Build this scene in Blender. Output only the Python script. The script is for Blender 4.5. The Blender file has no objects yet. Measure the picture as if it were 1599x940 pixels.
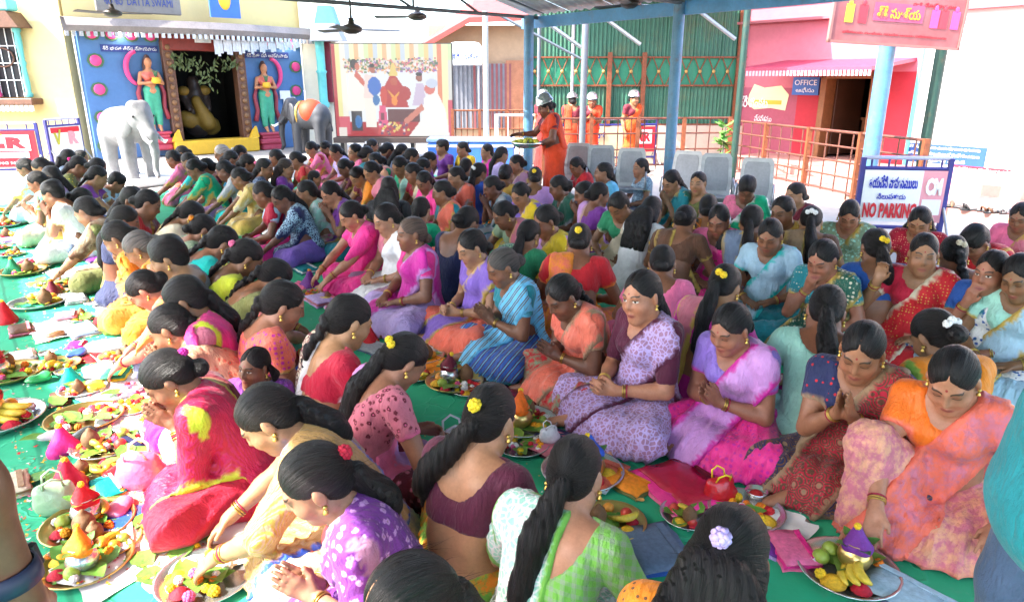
import bpy, math, random
import numpy as np
from mathutils import Vector, Matrix

# ------------------------------------------------------------------ camera, sky, sun, exposure
SC = bpy.context.scene
COL = SC.collection
PW, PH, FPX = 1599.0, 940.0, 1100.0          # photograph size and focal length in its pixels
CAMH, PITCH = 1.80, math.radians(17.5)
cam_d = bpy.data.cameras.new('camera'); cam = bpy.data.objects.new('camera', cam_d); COL.objects.link(cam)
cam_d.sensor_width = 36.0; cam_d.lens = 36.0 * FPX / PW
cam_d.clip_start = 0.05; cam_d.clip_end = 2000
cam.location = (0, 0, CAMH); cam.rotation_euler = (math.pi / 2 - PITCH, 0, 0)
SC.camera = cam

SUN_AZ_VEC = (-0.93, -0.36)                  # horizontal direction towards the sun
SUN_EL = math.radians(47)
world = bpy.data.worlds.new('World'); SC.world = world; world.use_nodes = True
_nt = world.node_tree; _bg = _nt.nodes['Background']
_sky = _nt.nodes.new('ShaderNodeTexSky'); _sky.sky_type = 'NISHITA'; _sky.sun_disc = False
_sky.sun_elevation = SUN_EL
_sky.sun_rotation = math.atan2(SUN_AZ_VEC[0], SUN_AZ_VEC[1])
_sky.air_density = 1.0; _sky.dust_density = 2.5; _sky.ozone_density = 1.0
_nt.links.new(_sky.outputs['Color'], _bg.inputs['Color']); _bg.inputs['Strength'].default_value = 0.15
sun_d = bpy.data.lights.new('sun', 'SUN'); sun = bpy.data.objects.new('sun', sun_d); COL.objects.link(sun)
sun_d.energy = 2.0; sun_d.angle = math.radians(0.5); sun_d.color = (1.0, 0.95, 0.86)
_n = math.hypot(*SUN_AZ_VEC)
_sv = Vector((SUN_AZ_VEC[0] / _n * math.cos(SUN_EL), SUN_AZ_VEC[1] / _n * math.cos(SUN_EL), math.sin(SUN_EL)))
sun.rotation_euler = _sv.to_track_quat('Z', 'Y').to_euler()
sun.location = (-12, -4, 14)
SC.view_settings.view_transform = 'Standard'; SC.view_settings.look = 'None'
SC.view_settings.exposure = 3.3; SC.view_settings.gamma = 1.0
SC.view_settings.use_curve_mapping = False
SC.cycles.use_denoising = True
try:
    SC.cycles.denoiser = 'OPENIMAGEDENOISE'
except Exception:
    pass
SC.cycles.max_bounces = 8; SC.cycles.diffuse_bounces = 5; SC.cycles.glossy_bounces = 3
SC.cycles.transmission_bounces = 4; SC.cycles.caustics_reflective = False; SC.cycles.caustics_refractive = False
SC.cycles.sample_clamp_indirect = 8.0

PI = math.pi
R = math.radians
_cp, _sp = math.cos(PITCH), math.sin(PITCH)
def ray(px, py):
    x = (px - PW / 2) / FPX; y = -(py - PH / 2) / FPX
    return Vector((x, _cp + y * _sp, -_sp + y * _cp))
def at(px, py, z=0.0):                       # the point at height z seen at a pixel of the photograph
    d = ray(px, py); t = (z - CAMH) / d.z
    return Vector((d.x * t, d.y * t, z))
def aty(px, py, Y):                          # the point at distance Y seen at a pixel
    d = ray(px, py); t = Y / d.y
    return Vector((d.x * t, Y, CAMH + d.z * t))

# ------------------------------------------------------------------ materials
def mat(name):
    m = bpy.data.materials.new(name); m.use_nodes = True
    return m, m.node_tree, m.node_tree.nodes['Principled BSDF']
class N:
    """small helper to write node graphs as expressions"""
    def __init__(s, nt): s.nt = nt
    def new(s, t, **k):
        n = s.nt.nodes.new(t)
        for a, b in k.items(): setattr(n, a, b)
        return n
    def link(s, a, b): s.nt.links.new(a, b)
    def put(s, sock, v):
        if isinstance(v, bpy.types.NodeSocket): s.link(v, sock)
        elif isinstance(v, (int, float)) and sock.type in ('RGBA',): sock.default_value = (v, v, v, 1)
        elif isinstance(v, tuple) and len(v) == 3 and sock.type == 'RGBA': sock.default_value = (*v, 1)
        else: sock.default_value = v
    def m(s, op, a, b=None, c=None, clamp=False):
        n = s.new('ShaderNodeMath', operation=op); n.use_clamp = clamp
        s.put(n.inputs[0], a)
        if b is not None: s.put(n.inputs[1], b)
        if c is not None: s.put(n.inputs[2], c)
        return n.outputs[0]
    def lt(s, a, b): return s.m('LESS_THAN', a, b)
    def gt(s, a, b): return s.m('GREATER_THAN', a, b)
    def mul(s, *a):
        r = a[0]
        for b in a[1:]: r = s.m('MULTIPLY', r, b)
        return r
    def mix(s, f, a, b, mode='MIX'):
        n = s.new('ShaderNodeMix', data_type='RGBA', blend_type=mode)
        s.put(n.inputs[0], f); s.put(n.inputs[6], a); s.put(n.inputs[7], b)
        return n.outputs[2]
    def noise(s, vec, scale, detail=2.0, rough=0.5, out='Fac'):
        n = s.new('ShaderNodeTexNoise'); n.inputs['Scale'].default_value = scale
        n.inputs['Detail'].default_value = detail; n.inputs['Roughness'].default_value = rough
        if vec is not None: s.link(vec, n.inputs['Vector'])
        return n.outputs[out]
    def ramp(s, f, lo, hi):
        n = s.new('ShaderNodeMapRange'); n.inputs[1].default_value = lo; n.inputs[2].default_value = hi
        s.put(n.inputs[0], f); return n.outputs[0]
    def attr(s, name, typ='GEOMETRY', out='Color'):
        n = s.new('ShaderNodeAttribute', attribute_type=typ, attribute_name=name); return n.outputs[out]
    def objco(s): return s.new('ShaderNodeTexCoord').outputs['Object']
    def sep(s, v):
        n = s.new('ShaderNodeSeparateXYZ'); s.link(v, n.inputs[0]); return n.outputs
    def bump(s, h, strength=0.3, dist=0.01):
        n = s.new('ShaderNodeBump'); n.inputs['Strength'].default_value = strength
        n.inputs['Distance'].default_value = dist; s.link(h, n.inputs['Height']); return n.outputs[0]

_matcache = {}
def simple(name, col, rough=0.6, metal=0.0, var=0.12, scale=6.0, bump=0.0, spec=0.4, dirt=None):
    """plain procedural material: base colour with noise variation, optional fine relief"""
    if name in _matcache: return _matcache[name]
    m, nt, b = mat(name); g = N(nt); co = g.objco()
    n1 = g.noise(co, scale, 4.0, 0.6); n2 = g.noise(co, scale * 7.3, 3.0, 0.6)
    f = g.m('ADD', g.m('MULTIPLY', n1, 0.65), g.m('MULTIPLY', n2, 0.35))
    lo = tuple(c * (1 - var * 1.6) for c in col); hi = tuple(min(1, c * (1 + var)) for c in col)
    c = g.mix(g.ramp(f, 0.3, 0.7), lo, hi)
    if dirt:
        n3 = g.noise(co, dirt[1], 5.0, 0.7)
        c = g.mix(g.m('MULTIPLY', g.ramp(n3, 0.52, 0.72), dirt[2]), c, dirt[0])
    g.link(c, b.inputs['Base Color'])
    g.link(g.ramp(f, -0.6, 1.6), b.inputs['Roughness']) if False else None
    b.inputs['Roughness'].default_value = rough; b.inputs['Metallic'].default_value = metal
    b.inputs['Specular IOR Level'].default_value = spec
    if bump: g.link(g.bump(n2, bump, 0.01), b.inputs['Normal'])
    _matcache[name] = m
    return m

def objcolor_material(name, rough=0.6, metal=0.0, var=0.15, scale=30.0, bump=0.25, spec=0.4):
    """colour comes from the object's own colour"""
    if name in _matcache: return _matcache[name]
    m, nt, b = mat(name); g = N(nt); co = g.objco()
    c = g.new('ShaderNodeObjectInfo').outputs['Color']
    n = g.noise(co, scale, 3.0, 0.6)
    g.link(g.mix(1.0, c, g.mix(g.ramp(n, 0.3, 0.7), 1 - var, 1 + var * 0.5), 'MULTIPLY'), b.inputs['Base Color'])
    b.inputs['Roughness'].default_value = rough; b.inputs['Metallic'].default_value = metal
    b.inputs['Specular IOR Level'].default_value = spec
    if bump: g.link(g.bump(n, bump, 0.01), b.inputs['Normal'])
    _matcache[name] = m
    return m

# ------------------------------------------------------------------ objects
def tag(o, label=None, cat=None, group=None, kind=None):
    if label: o['label'] = label
    if cat: o['category'] = cat
    if group: o['group'] = group
    if kind: o['kind'] = kind
    return o
def empty(name, loc=(0, 0, 0), rz=0.0, label=None, cat=None, group=None):
    o = bpy.data.objects.new(name, None); COL.objects.link(o)
    o.location = loc; o.rotation_euler = (0, 0, rz); o.empty_display_size = 0.1
    return tag(o, label, cat, group)
def link(name, me, parent=None, loc=(0, 0, 0), rot=(0, 0, 0), scl=(1, 1, 1), m=None):
    o = bpy.data.objects.new(name, me); COL.objects.link(o)
    o.parent = parent; o.location = loc; o.rotation_euler = rot; o.scale = scl
    if m is not None:
        if not me.materials: me.materials.append(None)
        o.material_slots[0].link = 'OBJECT'; o.material_slots[0].material = m
    return o
def raw_mesh(name, V, F, smooth=True):
    """V (n,3) array, F (m,4) quads array, or list of polygons"""
    me = bpy.data.meshes.new(name)
    V = np.asarray(V, dtype=np.float32)
    if isinstance(F, np.ndarray):
        nf, k = F.shape
        me.vertices.add(len(V)); me.vertices.foreach_set('co', V.ravel())
        me.loops.add(nf * k); me.loops.foreach_set('vertex_index', F.astype(np.int32).ravel())
        me.polygons.add(nf); me.polygons.foreach_set('loop_start', np.arange(0, nf * k, k, dtype=np.int32))
        me.update(calc_edges=True)
    else:
        me.from_pydata([tuple(v) for v in V], [], F); me.update()
    if smooth and len(me.polygons): me.polygons.foreach_set('use_smooth', np.ones(len(me.polygons), dtype=bool))
    return me

class MB:
    """collects shapes and builds them as ONE mesh object"""
    def __init__(s): s.v = []; s.f = []; s.sm = []
    def add(s, vs, fs, smooth=False, M=None):
        o = len(s.v)
        for v in vs:
            v = Vector(v); s.v.append(M @ v if M is not None else v)
        for f in fs: s.f.append([i + o for i in f]); s.sm.append(smooth)
        return s
    def box(s, c, d, M=None, bev=0.0):
        x, y, z = c; a, b, h = d[0] / 2, d[1] / 2, d[2] / 2
        if bev <= 0:
            vs = [(x + i * a, y + j * b, z + k * h) for k in (-1, 1) for j in (-1, 1) for i in (-1, 1)]
            fs = [(0, 2, 3, 1), (4, 5, 7, 6), (0, 1, 5, 4), (1, 3, 7, 5), (3, 2, 6, 7), (2, 0, 4, 6)]
            return s.add(vs, fs, False, M)
        e = min(bev, a * .9, b * .9, h * .9); vs = []; fs = []
        prof = [(-h, e, e), (-h + e, 0, 0), (h - e, 0, 0), (h, e, e)]
        for (zz, ex, ey) in prof:
            A, B = a - ex, b - ey
            q = e * 0.6 if ex == 0 else e * 0.3
            vs += [(x + X, y + Y, z + zz) for X, Y in ((-A + q, -B), (A - q, -B), (A, -B + q), (A, B - q), (A - q, B), (-A + q, B), (-A, B - q), (-A, -B + q))]
        for k in range(3):
            for i in range(8):
                j = (i + 1) % 8; fs.append((k * 8 + i, k * 8 + j, k * 8 + 8 + j, k * 8 + 8 + i))
        fs.append(tuple(range(7, -1, -1))); fs.append(tuple(range(24, 32)))
        return s.add(vs, fs, False, M)
    def cyl(s, p, q, r, r2=None, n=10, cap=True, smooth=True, M=None):
        p, q = Vector(p), Vector(q); r2 = r if r2 is None else r2
        d = (q - p); L = d.length
        if L < 1e-9: return s
        d /= L; u = d.orthogonal().normalized(); w = d.cross(u); vs = []; fs = []
        for (c, rr) in ((p, r), (q, r2)):
            for i in range(n):
                a = 2 * PI * i / n; vs.append(c + (u * math.cos(a) + w * math.sin(a)) * rr)
        for i in range(n):
            j = (i + 1) % n; fs.append((i, j, n + j, n + i))
        s.add(vs, fs, smooth, M)
        if cap: s.add(vs, [tuple(range(n - 1, -1, -1)), tuple(range(n, 2 * n))], False, M)
        return s
    def lathe(s, prof, n=20, c=(0, 0, 0), smooth=True, M=None, close=False):
        vs = []; fs = []
        for (r, z) in prof:
            for i in range(n):
                a = 2 * PI * i / n; vs.append((c[0] + r * math.cos(a), c[1] + r * math.sin(a), c[2] + z))
        for k in range(len(prof) - 1):
            for i in range(n):
                j = (i + 1) % n; fs.append((k * n + i, k * n + j, (k + 1) * n + j, (k + 1) * n + i))
        if close: fs.append(tuple(range(n - 1, -1, -1))); fs.append(tuple((len(prof) - 1) * n + i for i in range(n)))
        return s.add(vs, fs, smooth, M)
    def tube(s, pts, r, n=8, M=None, closed=False):
        pts = [Vector(p) for p in pts]; k = len(pts); vs = []; fs = []; u = None
        for i, p in enumerate(pts):
            if closed: t = pts[(i + 1) % k] - pts[i - 1]
            else: t = pts[min(i + 1, k - 1)] - pts[max(i - 1, 0)]
            t.normalize()
            u = (t.orthogonal() if u is None else u - t * u.dot(t)).normalized(); w = t.cross(u)
            rr = r[i] if isinstance(r, (list, tuple)) else r
            for j in range(n):
                a = 2 * PI * j / n; vs.append(p + (u * math.cos(a) + w * math.sin(a)) * rr)
        for i in range(k if closed else k - 1):
            for j in range(n):
                a, b = i * n + j, i * n + (j + 1) % n; i2 = (i + 1) % k
                fs.append((a, b, i2 * n + (j + 1) % n, i2 * n + j))
        if not closed: fs.append(tuple(range(n - 1, -1, -1))); fs.append(tuple((k - 1) * n + j for j in range(n)))
        return s.add(vs, fs, True, M)
    def ball(s, c, r, n=10, k=6, M=None):
        if isinstance(r, (int, float)): r = (r, r, r)
        vs = [(c[0], c[1], c[2] - r[2])]; fs = []
        for i in range(1, k):
            t = PI * i / k
            for j in range(n):
                a = 2 * PI * j / n
                vs.append((c[0] + r[0] * math.sin(t) * math.cos(a), c[1] + r[1] * math.sin(t) * math.sin(a), c[2] - r[2] * math.cos(t)))
        vs.append((c[0], c[1], c[2] + r[2])); L = len(vs) - 1
        for j in range(n): fs.append((0, 1 + (j + 1) % n, 1 + j)); fs.append((L, L - n + j, L - n + (j + 1) % n))
        for i in range(k - 2):
            for j in range(n):
                a, b = 1 + i * n + j, 1 + i * n + (j + 1) % n; fs.append((a, b, b + n, a + n))
        return s.add(vs, fs, True, M)
    def prism(s, poly, t, M=None):
        """poly in the local XZ plane, thickness t along +Y"""
        n = len(poly); vs = [(x, 0, z) for x, z in poly] + [(x, t, z) for x, z in poly]
        fs = [tuple(range(n)), tuple(range(2 * n - 1, n - 1, -1))]
        for i in range(n):
            j = (i + 1) % n; fs.append((j, i, n + i, n + j))
        return s.add(vs, fs, False, M)
    def mesh(s, name):
        me = bpy.data.meshes.new(name); me.from_pydata([tuple(v) for v in s.v], [], s.f); me.update()
        if s.sm: me.polygons.foreach_set('use_smooth', np.array(s.sm, dtype=bool))
        return me
    def build(s, name, m, parent=None, loc=(0, 0, 0), rot=(0, 0, 0)):
        me = s.mesh(name); me.materials.append(m)
        o = bpy.data.objects.new(name, me); COL.objects.link(o); o.parent = parent
        o.location = loc; o.rotation_euler = rot
        return o
def text_mesh(name, body, size, m, parent=None, M=None, depth=0.002, fit=None, bold=0.0):
    """flat lettering: local X right, Z up, facing -Y; fit = (width, height)"""
    cu = bpy.data.curves.new(name, 'FONT'); cu.body = body; cu.size = size; cu.extrude = depth
    cu.resolution_u = 2; cu.align_x = 'CENTER'; cu.align_y = 'CENTER'; cu.offset = bold
    tmp = bpy.data.objects.new(name + '_tmp', cu); COL.objects.link(tmp)
    dg = bpy.context.evaluated_depsgraph_get()
    me = bpy.data.meshes.new_from_object(tmp.evaluated_get(dg)); me.name = name
    bpy.data.objects.remove(tmp); bpy.data.curves.remove(cu)
    n = len(me.vertices); co = np.zeros(n * 3, np.float32); me.vertices.foreach_get('co', co); co = co.reshape(-1, 3)
    if n:
        c = (co.max(0) + co.min(0)) / 2; co[:, :2] -= c[:2]
        if fit:
            d = co.max(0) - co.min(0); co[:, 0] *= fit[0] / max(d[0], 1e-6); co[:, 1] *= fit[1] / max(d[1], 1e-6)
    co = np.stack([co[:, 0], -co[:, 2], co[:, 1]], 1)
    me.vertices.foreach_set('co', co.ravel().astype(np.float32)); me.update()
    me.materials.clear(); me.materials.append(m)
    o = bpy.data.objects.new(name, me); COL.objects.link(o); o.parent = parent
    if M is not None: o.matrix_local = M
    return o
def frame_on(p, xdir, z=None):
    """matrix with origin p, X along xdir (horizontal), Z up, -Y facing the viewer side"""
    x = Vector((xdir[0], xdir[1], 0)).normalized(); zz = Vector((0, 0, 1)); y = zz.cross(x)
    M = Matrix(((x.x, y.x, 0, p[0]), (x.y, y.y, 0, p[1]), (x.z, y.z, 1, p[2]), (0, 0, 0, 1)))
    return M
# ------------------------------------------------------------------ implicit surfaces (bodies, cloth, hair, statues)
def v3(*a): return np.array(a, dtype=np.float64)
def unit(v): return v / max(np.linalg.norm(v), 1e-9)
def smin(a, b, k):
    if k <= 0: return np.minimum(a, b)
    h = np.maximum(k - np.abs(a - b), 0) / k
    return np.minimum(a, b) - h * h * k * 0.25
def smax(a, b, k): return -smin(-a, -b, k)
class Grid:
    def __init__(s, lo, hi, h):
        s.lo = np.array(lo, float); s.h = h
        s.n = np.maximum(np.ceil((np.array(hi, float) - s.lo) / h).astype(int) + 1, 3)
        s.ax = [(s.lo[i] + h * np.arange(s.n[i])).astype(np.float32) for i in range(3)]
    def full(s, v=0.5): return np.full(tuple(s.n), v, np.float32)
    def sl(s, lo, hi):
        a = np.clip(np.floor((np.array(lo) - s.lo) / s.h).astype(int), 0, s.n)
        b = np.clip(np.ceil((np.array(hi) - s.lo) / s.h).astype(int) + 1, 0, s.n)
        return tuple(slice(int(i), int(j)) for i, j in zip(a, b))
    def pts(s, sl=None):
        if sl is None: sl = (slice(None),) * 3
        return (s.ax[0][sl[0]][:, None, None], s.ax[1][sl[1]][None, :, None], s.ax[2][sl[2]][None, None, :])
class Prim:
    """cone: a,b,r1,r2 ; ell: c, rad, rot (columns = axes)"""
    pass
def cone(a, b, r1, r2, k=0.03, flat=None):
    return ('c', np.array(a, float), np.array(b, float), r1, r2, k, flat)
def ball(c, r, k=0.03): return ('c', np.array(c, float), np.array(c, float) + v3(0, 0, 1e-4), r, r, k, None)
def ell(c, rad, k=0.03, rot=None): return ('e', np.array(c, float), np.array(rad, float), rot, k)
def bbox(p):
    if p[0] == 'c':
        r = max(p[3], p[4]); return np.minimum(p[1], p[2]) - r, np.maximum(p[1], p[2]) + r
    r = p[2].max() if p[3] is not None else p[2]
    return p[1] - r, p[1] + r
def ev(p, X, Y, Z):
    if p[0] == 'c':
        _, a, b, r1, r2, k, flat = p
        px, py, pz = X - np.float32(a[0]), Y - np.float32(a[1]), Z - np.float32(a[2])
        d = b - a
        if flat is not None:
            n, sc = flat; q = (1.0 / sc - 1.0)
            w = (px * n[0] + py * n[1] + pz * n[2]) * np.float32(q)
            px, py, pz = px + w * np.float32(n[0]), py + w * np.float32(n[1]), pz + w * np.float32(n[2])
            d = d + n * (np.dot(d, n) * q)
        dd = np.float32(max(np.dot(d, d), 1e-10))
        t = np.clip((px * np.float32(d[0]) + py * np.float32(d[1]) + pz * np.float32(d[2])) / dd, 0, 1)
        ex, ey, ez = px - t * np.float32(d[0]), py - t * np.float32(d[1]), pz - t * np.float32(d[2])
        f = np.sqrt(ex * ex + ey * ey + ez * ez) - (np.float32(r1) + np.float32(r2 - r1) * t)
        return f * np.float32((1 + flat[1]) / 2) if flat is not None else f
    _, c, rad, rot, k = p
    px, py, pz = X - np.float32(c[0]), Y - np.float32(c[1]), Z - np.float32(c[2])
    if rot is not None:
        r = rot.astype(np.float32)
        px, py, pz = (px * r[0, 0] + py * r[1, 0] + pz * r[2, 0], px * r[0, 1] + py * r[1, 1] + pz * r[2, 1], px * r[0, 2] + py * r[1, 2] + pz * r[2, 2])
    ra = rad.astype(np.float32)
    k0 = np.sqrt((px / ra[0]) ** 2 + (py / ra[1]) ** 2 + (pz / ra[2]) ** 2) + np.float32(1e-6)
    k1 = np.sqrt((px / ra[0] ** 2) ** 2 + (py / ra[1] ** 2) ** 2 + (pz / ra[2] ** 2) ** 2) + np.float32(1e-6)
    return k0 * (k0 - 1) / k1
def field(g, prims, f=None, pad=0.035, inflate=0.0):
    if f is None: f = g.full(0.5)
    for p in prims:
        k = p[5] if p[0] == 'c' else p[4]
        lo, hi = bbox(p); m = pad + k + abs(inflate)
        sl = g.sl(lo - m, hi + m)
        if any(s.stop - s.start < 1 for s in sl): continue
        f[sl] = smin(f[sl], ev(p, *g.pts(sl)) - np.float32(inflate), k)
    return f
def carve(g, f, p, k=0.01):
    lo, hi = bbox(p); sl = g.sl(lo - 0.03, hi + 0.03)
    if any(s.stop - s.start < 1 for s in sl): return f
    f[sl] = smax(f[sl], -ev(p, *g.pts(sl)), k)
    return f
_CO = np.array([(i, j, k) for i in (0, 1) for j in (0, 1) for k in (0, 1)])
_ED = [(a, b) for a in range(8) for b in range(a + 1, 8) if np.abs(_CO[a] - _CO[b]).sum() == 1]
def nets(g, f):
    """surface nets: returns vertices and quads"""
    for ax in range(3):                                 # close the surface at the borders of the box
        ix = [slice(None)] * 3
        for e in (0, -1): ix[ax] = e; f[tuple(ix)] = np.maximum(f[tuple(ix)], g.h * 0.3)
    s = f < 0; u = s.astype(np.int8)
    c = u[:-1] + u[1:]; c = c[:, :-1] + c[:, 1:]; c = c[:, :, :-1] + c[:, :, 1:]
    act = (c > 0) & (c < 8); idx = np.argwhere(act)
    if len(idx) == 0: return np.zeros((0, 3), np.float32), np.zeros((0, 4), np.int32)
    vals = np.stack([f[idx[:, 0] + o[0], idx[:, 1] + o[1], idx[:, 2] + o[2]] for o in _CO], 1)
    acc = np.zeros((len(idx), 3)); cnt = np.zeros(len(idx))
    for a, b in _ED:
        va, vb = vals[:, a], vals[:, b]; m = (va < 0) != (vb < 0)
        t = np.where(m, va / np.where(m, va - vb, 1), 0)
        acc += np.where(m[:, None], _CO[a] + t[:, None] * (_CO[b] - _CO[a]), 0); cnt += m
    V = g.lo + (idx + acc / cnt[:, None]) * g.h
    vid = np.full(act.shape, -1, np.int32); vid[act] = np.arange(len(idx), dtype=np.int32)
    Q = []
    for ax in range(3):
        o1, o2 = (ax + 1) % 3, (ax + 2) % 3
        lo = [slice(None)] * 3; hi = [slice(None)] * 3; lo[ax] = slice(0, -1); hi[ax] = slice(1, None)
        for o in (o1, o2): lo[o] = slice(1, -1); hi[o] = slice(1, -1)
        A, B = s[tuple(lo)], s[tuple(hi)]
        e = np.argwhere(A != B)
        if not len(e): continue
        flip = A[e[:, 0], e[:, 1], e[:, 2]]
        e = e.copy(); e[:, o1] += 1; e[:, o2] += 1
        def cell(d1, d2):
            q = e.copy(); q[:, o1] += d1; q[:, o2] += d2; return vid[q[:, 0], q[:, 1], q[:, 2]]
        q = np.stack([cell(-1, -1), cell(0, -1), cell(0, 0), cell(-1, 0)], 1)
        q[~flip] = q[~flip][:, ::-1]; Q.append(q)
    Q = np.concatenate(Q) if Q else np.zeros((0, 4), np.int32)
    Q = Q[(Q >= 0).all(1)]
    return V.astype(np.float32), Q
def drop(V, Q, keep_vertex):
    """keep the quads with all vertices kept"""
    Q = Q[keep_vertex[Q].all(1)]
    used = np.zeros(len(V), bool); used[Q.ravel()] = True
    mp = np.cumsum(used) - 1
    return V[used], mp[Q].astype(np.int32), used
def cull(V, Q, flag):
    """remove the quads whose vertices are all flagged as hidden"""
    Q = Q[~flag[Q].all(1)]
    used = np.zeros(len(V), bool); used[Q.ravel()] = True
    mp = np.cumsum(used) - 1
    return V[used], mp[Q].astype(np.int32)
def samp(g, f, V): return f[tuple(np.clip(((V - g.lo) / g.h).round().astype(int), 0, g.n - 1).T)]
def wnoise(X, Y, Z, seed, freq, n=4):
    """cheap smooth noise: a few random sine waves"""
    r = np.random.RandomState(seed); out = 0
    for i in range(n):
        d = unit(r.normal(size=3)) * freq * (0.7 + 0.7 * r.rand())
        out = out + np.sin(X * np.float32(d[0]) + Y * np.float32(d[1]) + Z * np.float32(d[2]) + np.float32(r.rand() * 6.28))
    return out / n
def rotx(a): c, s = math.cos(a), math.sin(a); return np.array([[1, 0, 0], [0, c, -s], [0, s, c]])
def roty(a): c, s = math.cos(a), math.sin(a); return np.array([[c, 0, s], [0, 1, 0], [-s, 0, c]])
def rotz(a): c, s = math.cos(a), math.sin(a); return np.array([[c, -s, 0], [s, c, 0], [0, 0, 1]])
def sdf_mesh(name, prims, h, carves=(), noise=None):
    lo = np.min([bbox(p)[0] for p in prims], 0) - 3 * h; hi = np.max([bbox(p)[1] for p in prims], 0) + 3 * h
    g = Grid(lo, hi, h); f = field(g, prims)
    for c in carves: carve(g, f, c)
    if noise: f = f + noise[0] * wnoise(*g.pts(), noise[2], noise[1])
    V, Q = nets(g, f); return raw_mesh(name, V, Q)
# ------------------------------------------------------------------ people
def ik(S, W, l1, l2, pole):
    d = W - S; L = np.linalg.norm(d)
    if L > (l1 + l2) * 0.985: W = S + d / L * (l1 + l2) * 0.985; d = W - S; L = np.linalg.norm(d)
    x = (l1 * l1 - l2 * l2 + L * L) / (2 * L); hh = math.sqrt(max(l1 * l1 - x * x, 1e-6))
    e = d / L; p = pole - e * np.dot(pole, e)
    return S + e * x + unit(p) * hh, W
def hand(w, d, n, s, curl=0.25, spread=0.0, thumb=0.6, q=.92):
    P = hand0(w * 0, d, n, s, curl, spread, thumb)
    return xf(P, np.eye(3), w, q)
def hand0(w, d, n, s, curl, spread, thumb):
    """prims of one hand: w wrist, d finger direction, n palm normal (curl side), s thumb side"""
    d = unit(d); n = unit(n - d * np.dot(n, d)); s = unit(s - d * np.dot(s, d) - n * np.dot(s, n))
    P = [cone(w - d * .012, w + d * .02, .0235, .026, .012), cone(w + d * .018 + s * .013, w + d * .078 + s * .019, .021, .0195, .014, (n, .62)),
         cone(w + d * .018 - s * .012, w + d * .072 - s * .020, .021, .0185, .014, (n, .62))]
    for off, L, r in ((.029, .066, .0086), (.0095, .075, .009), (-.010, .070, .0086), (-.028, .055, .0078)):
        b = w + d * (.082 - abs(off) * .12) + s * off
        dd = unit(d + s * off * (2.0 + spread * 14))
        a = curl * 0.5
        for q, (fl, fr) in enumerate(((.46, 1.0), (.30, .93), (.26, .84))):
            dr = unit(dd * math.cos(a) + n * math.sin(a)); e = b + dr * L * fl
            P.append(cone(b, e, r * fr, r * fr * .94, .004 if q else .008)); b = e; a += curl * 0.9
    b = w + d * .022 + s * .026
    t1 = unit(d * .75 + s * thumb + n * .25); e = b + t1 * .038
    P.append(cone(b, e, .0125, .0102, .010)); t2 = unit(d * .95 + s * thumb * .35 + n * .25)
    P.append(cone(e, e + t2 * .030, .0100, .0085, .004))
    return P
HEADP = [ell((0, -.014, .030), (.0725, .094, .084), .02), ell((0, .028, -.028), (.0600, .064, .083), .03),
         ball((0, .066, -.094), .020, .030), ball((.036, .056, -.036), .027, .03), ball((-.036, .056, -.036), .027, .03),
         cone((-.052, -.005, -.062), (-.010, .062, -.096), .022, .018, .03), cone((.052, -.005, -.062), (.010, .062, -.096), .022, .018, .03),
         cone((-.038, .078, .021), (.038, .078, .021), .009, .009, .018),
         cone((0, .089, .014), (0, .1035, -.026), .0065, .0115, .012), ball((.0115, .0935, -.031), .0078, .006), ball((-.0115, .0935, -.031), .0078, .006),
         cone((-.019, .0855, -.064), (0, .0935, -.061), .0042, .0058, .006), cone((.019, .0855, -.064), (0, .0935, -.061), .0042, .0058, .006),
         cone((-.015, .0855, -.0725), (.015, .0855, -.0725), .0062, .0062, .006), ball((0, .0885, -.0725), .0066, .006),
         ell((.075, -.008, -.010), (.0085, .018, .030), .006, rotz(-.35)), ell((-.075, -.008, -.010), (.0085, .018, .030), .006, rotz(.35))]
HEADC = [ell((.031, .097, .002), (.019, .020, .0115), .0), ell((-.031, .097, .002), (.019, .020, .0115), .0)]
EYES = [ball((.031, .0735, .0015), .0132, .0025), ball((-.031, .0735, .0015), .0132, .0025)]
def xf(prims, Rm, t, sc=1.0):
    out = []
    for p in prims:
        if p[0] == 'c':
            out.append(('c', Rm @ (p[1] * sc) + t, Rm @ (p[2] * sc) + t, p[3] * sc, p[4] * sc, p[5] * sc, None if p[6] is None else (Rm @ p[6][0], p[6][1])))
        else:
            out.append(('e', Rm @ (p[1] * sc) + t, p[2] * sc, Rm @ (np.eye(3) if p[3] is None else p[3]), p[4] * sc))
    return out
def warp(prims, S):
    out = []
    for p in prims:
        if p[0] == 'c': out.append(('c', p[1] * S, p[2] * S, p[3], p[4], p[5], p[6]))
        else: out.append(('e', p[1] * S, p[2] * S, p[3], p[4]))
    return out
DEF = dict(lean=12, bow=18, turn=0, roll=0, twist=0, arms='lap', legs='cross', hair='bun', drape='left', kurti=False, sleeve=.55,
           back=.5, seed=1, fat=1.0, h=.012, hh=.006, hd=.005, cover=0.0, hairlen=.36)
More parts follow.
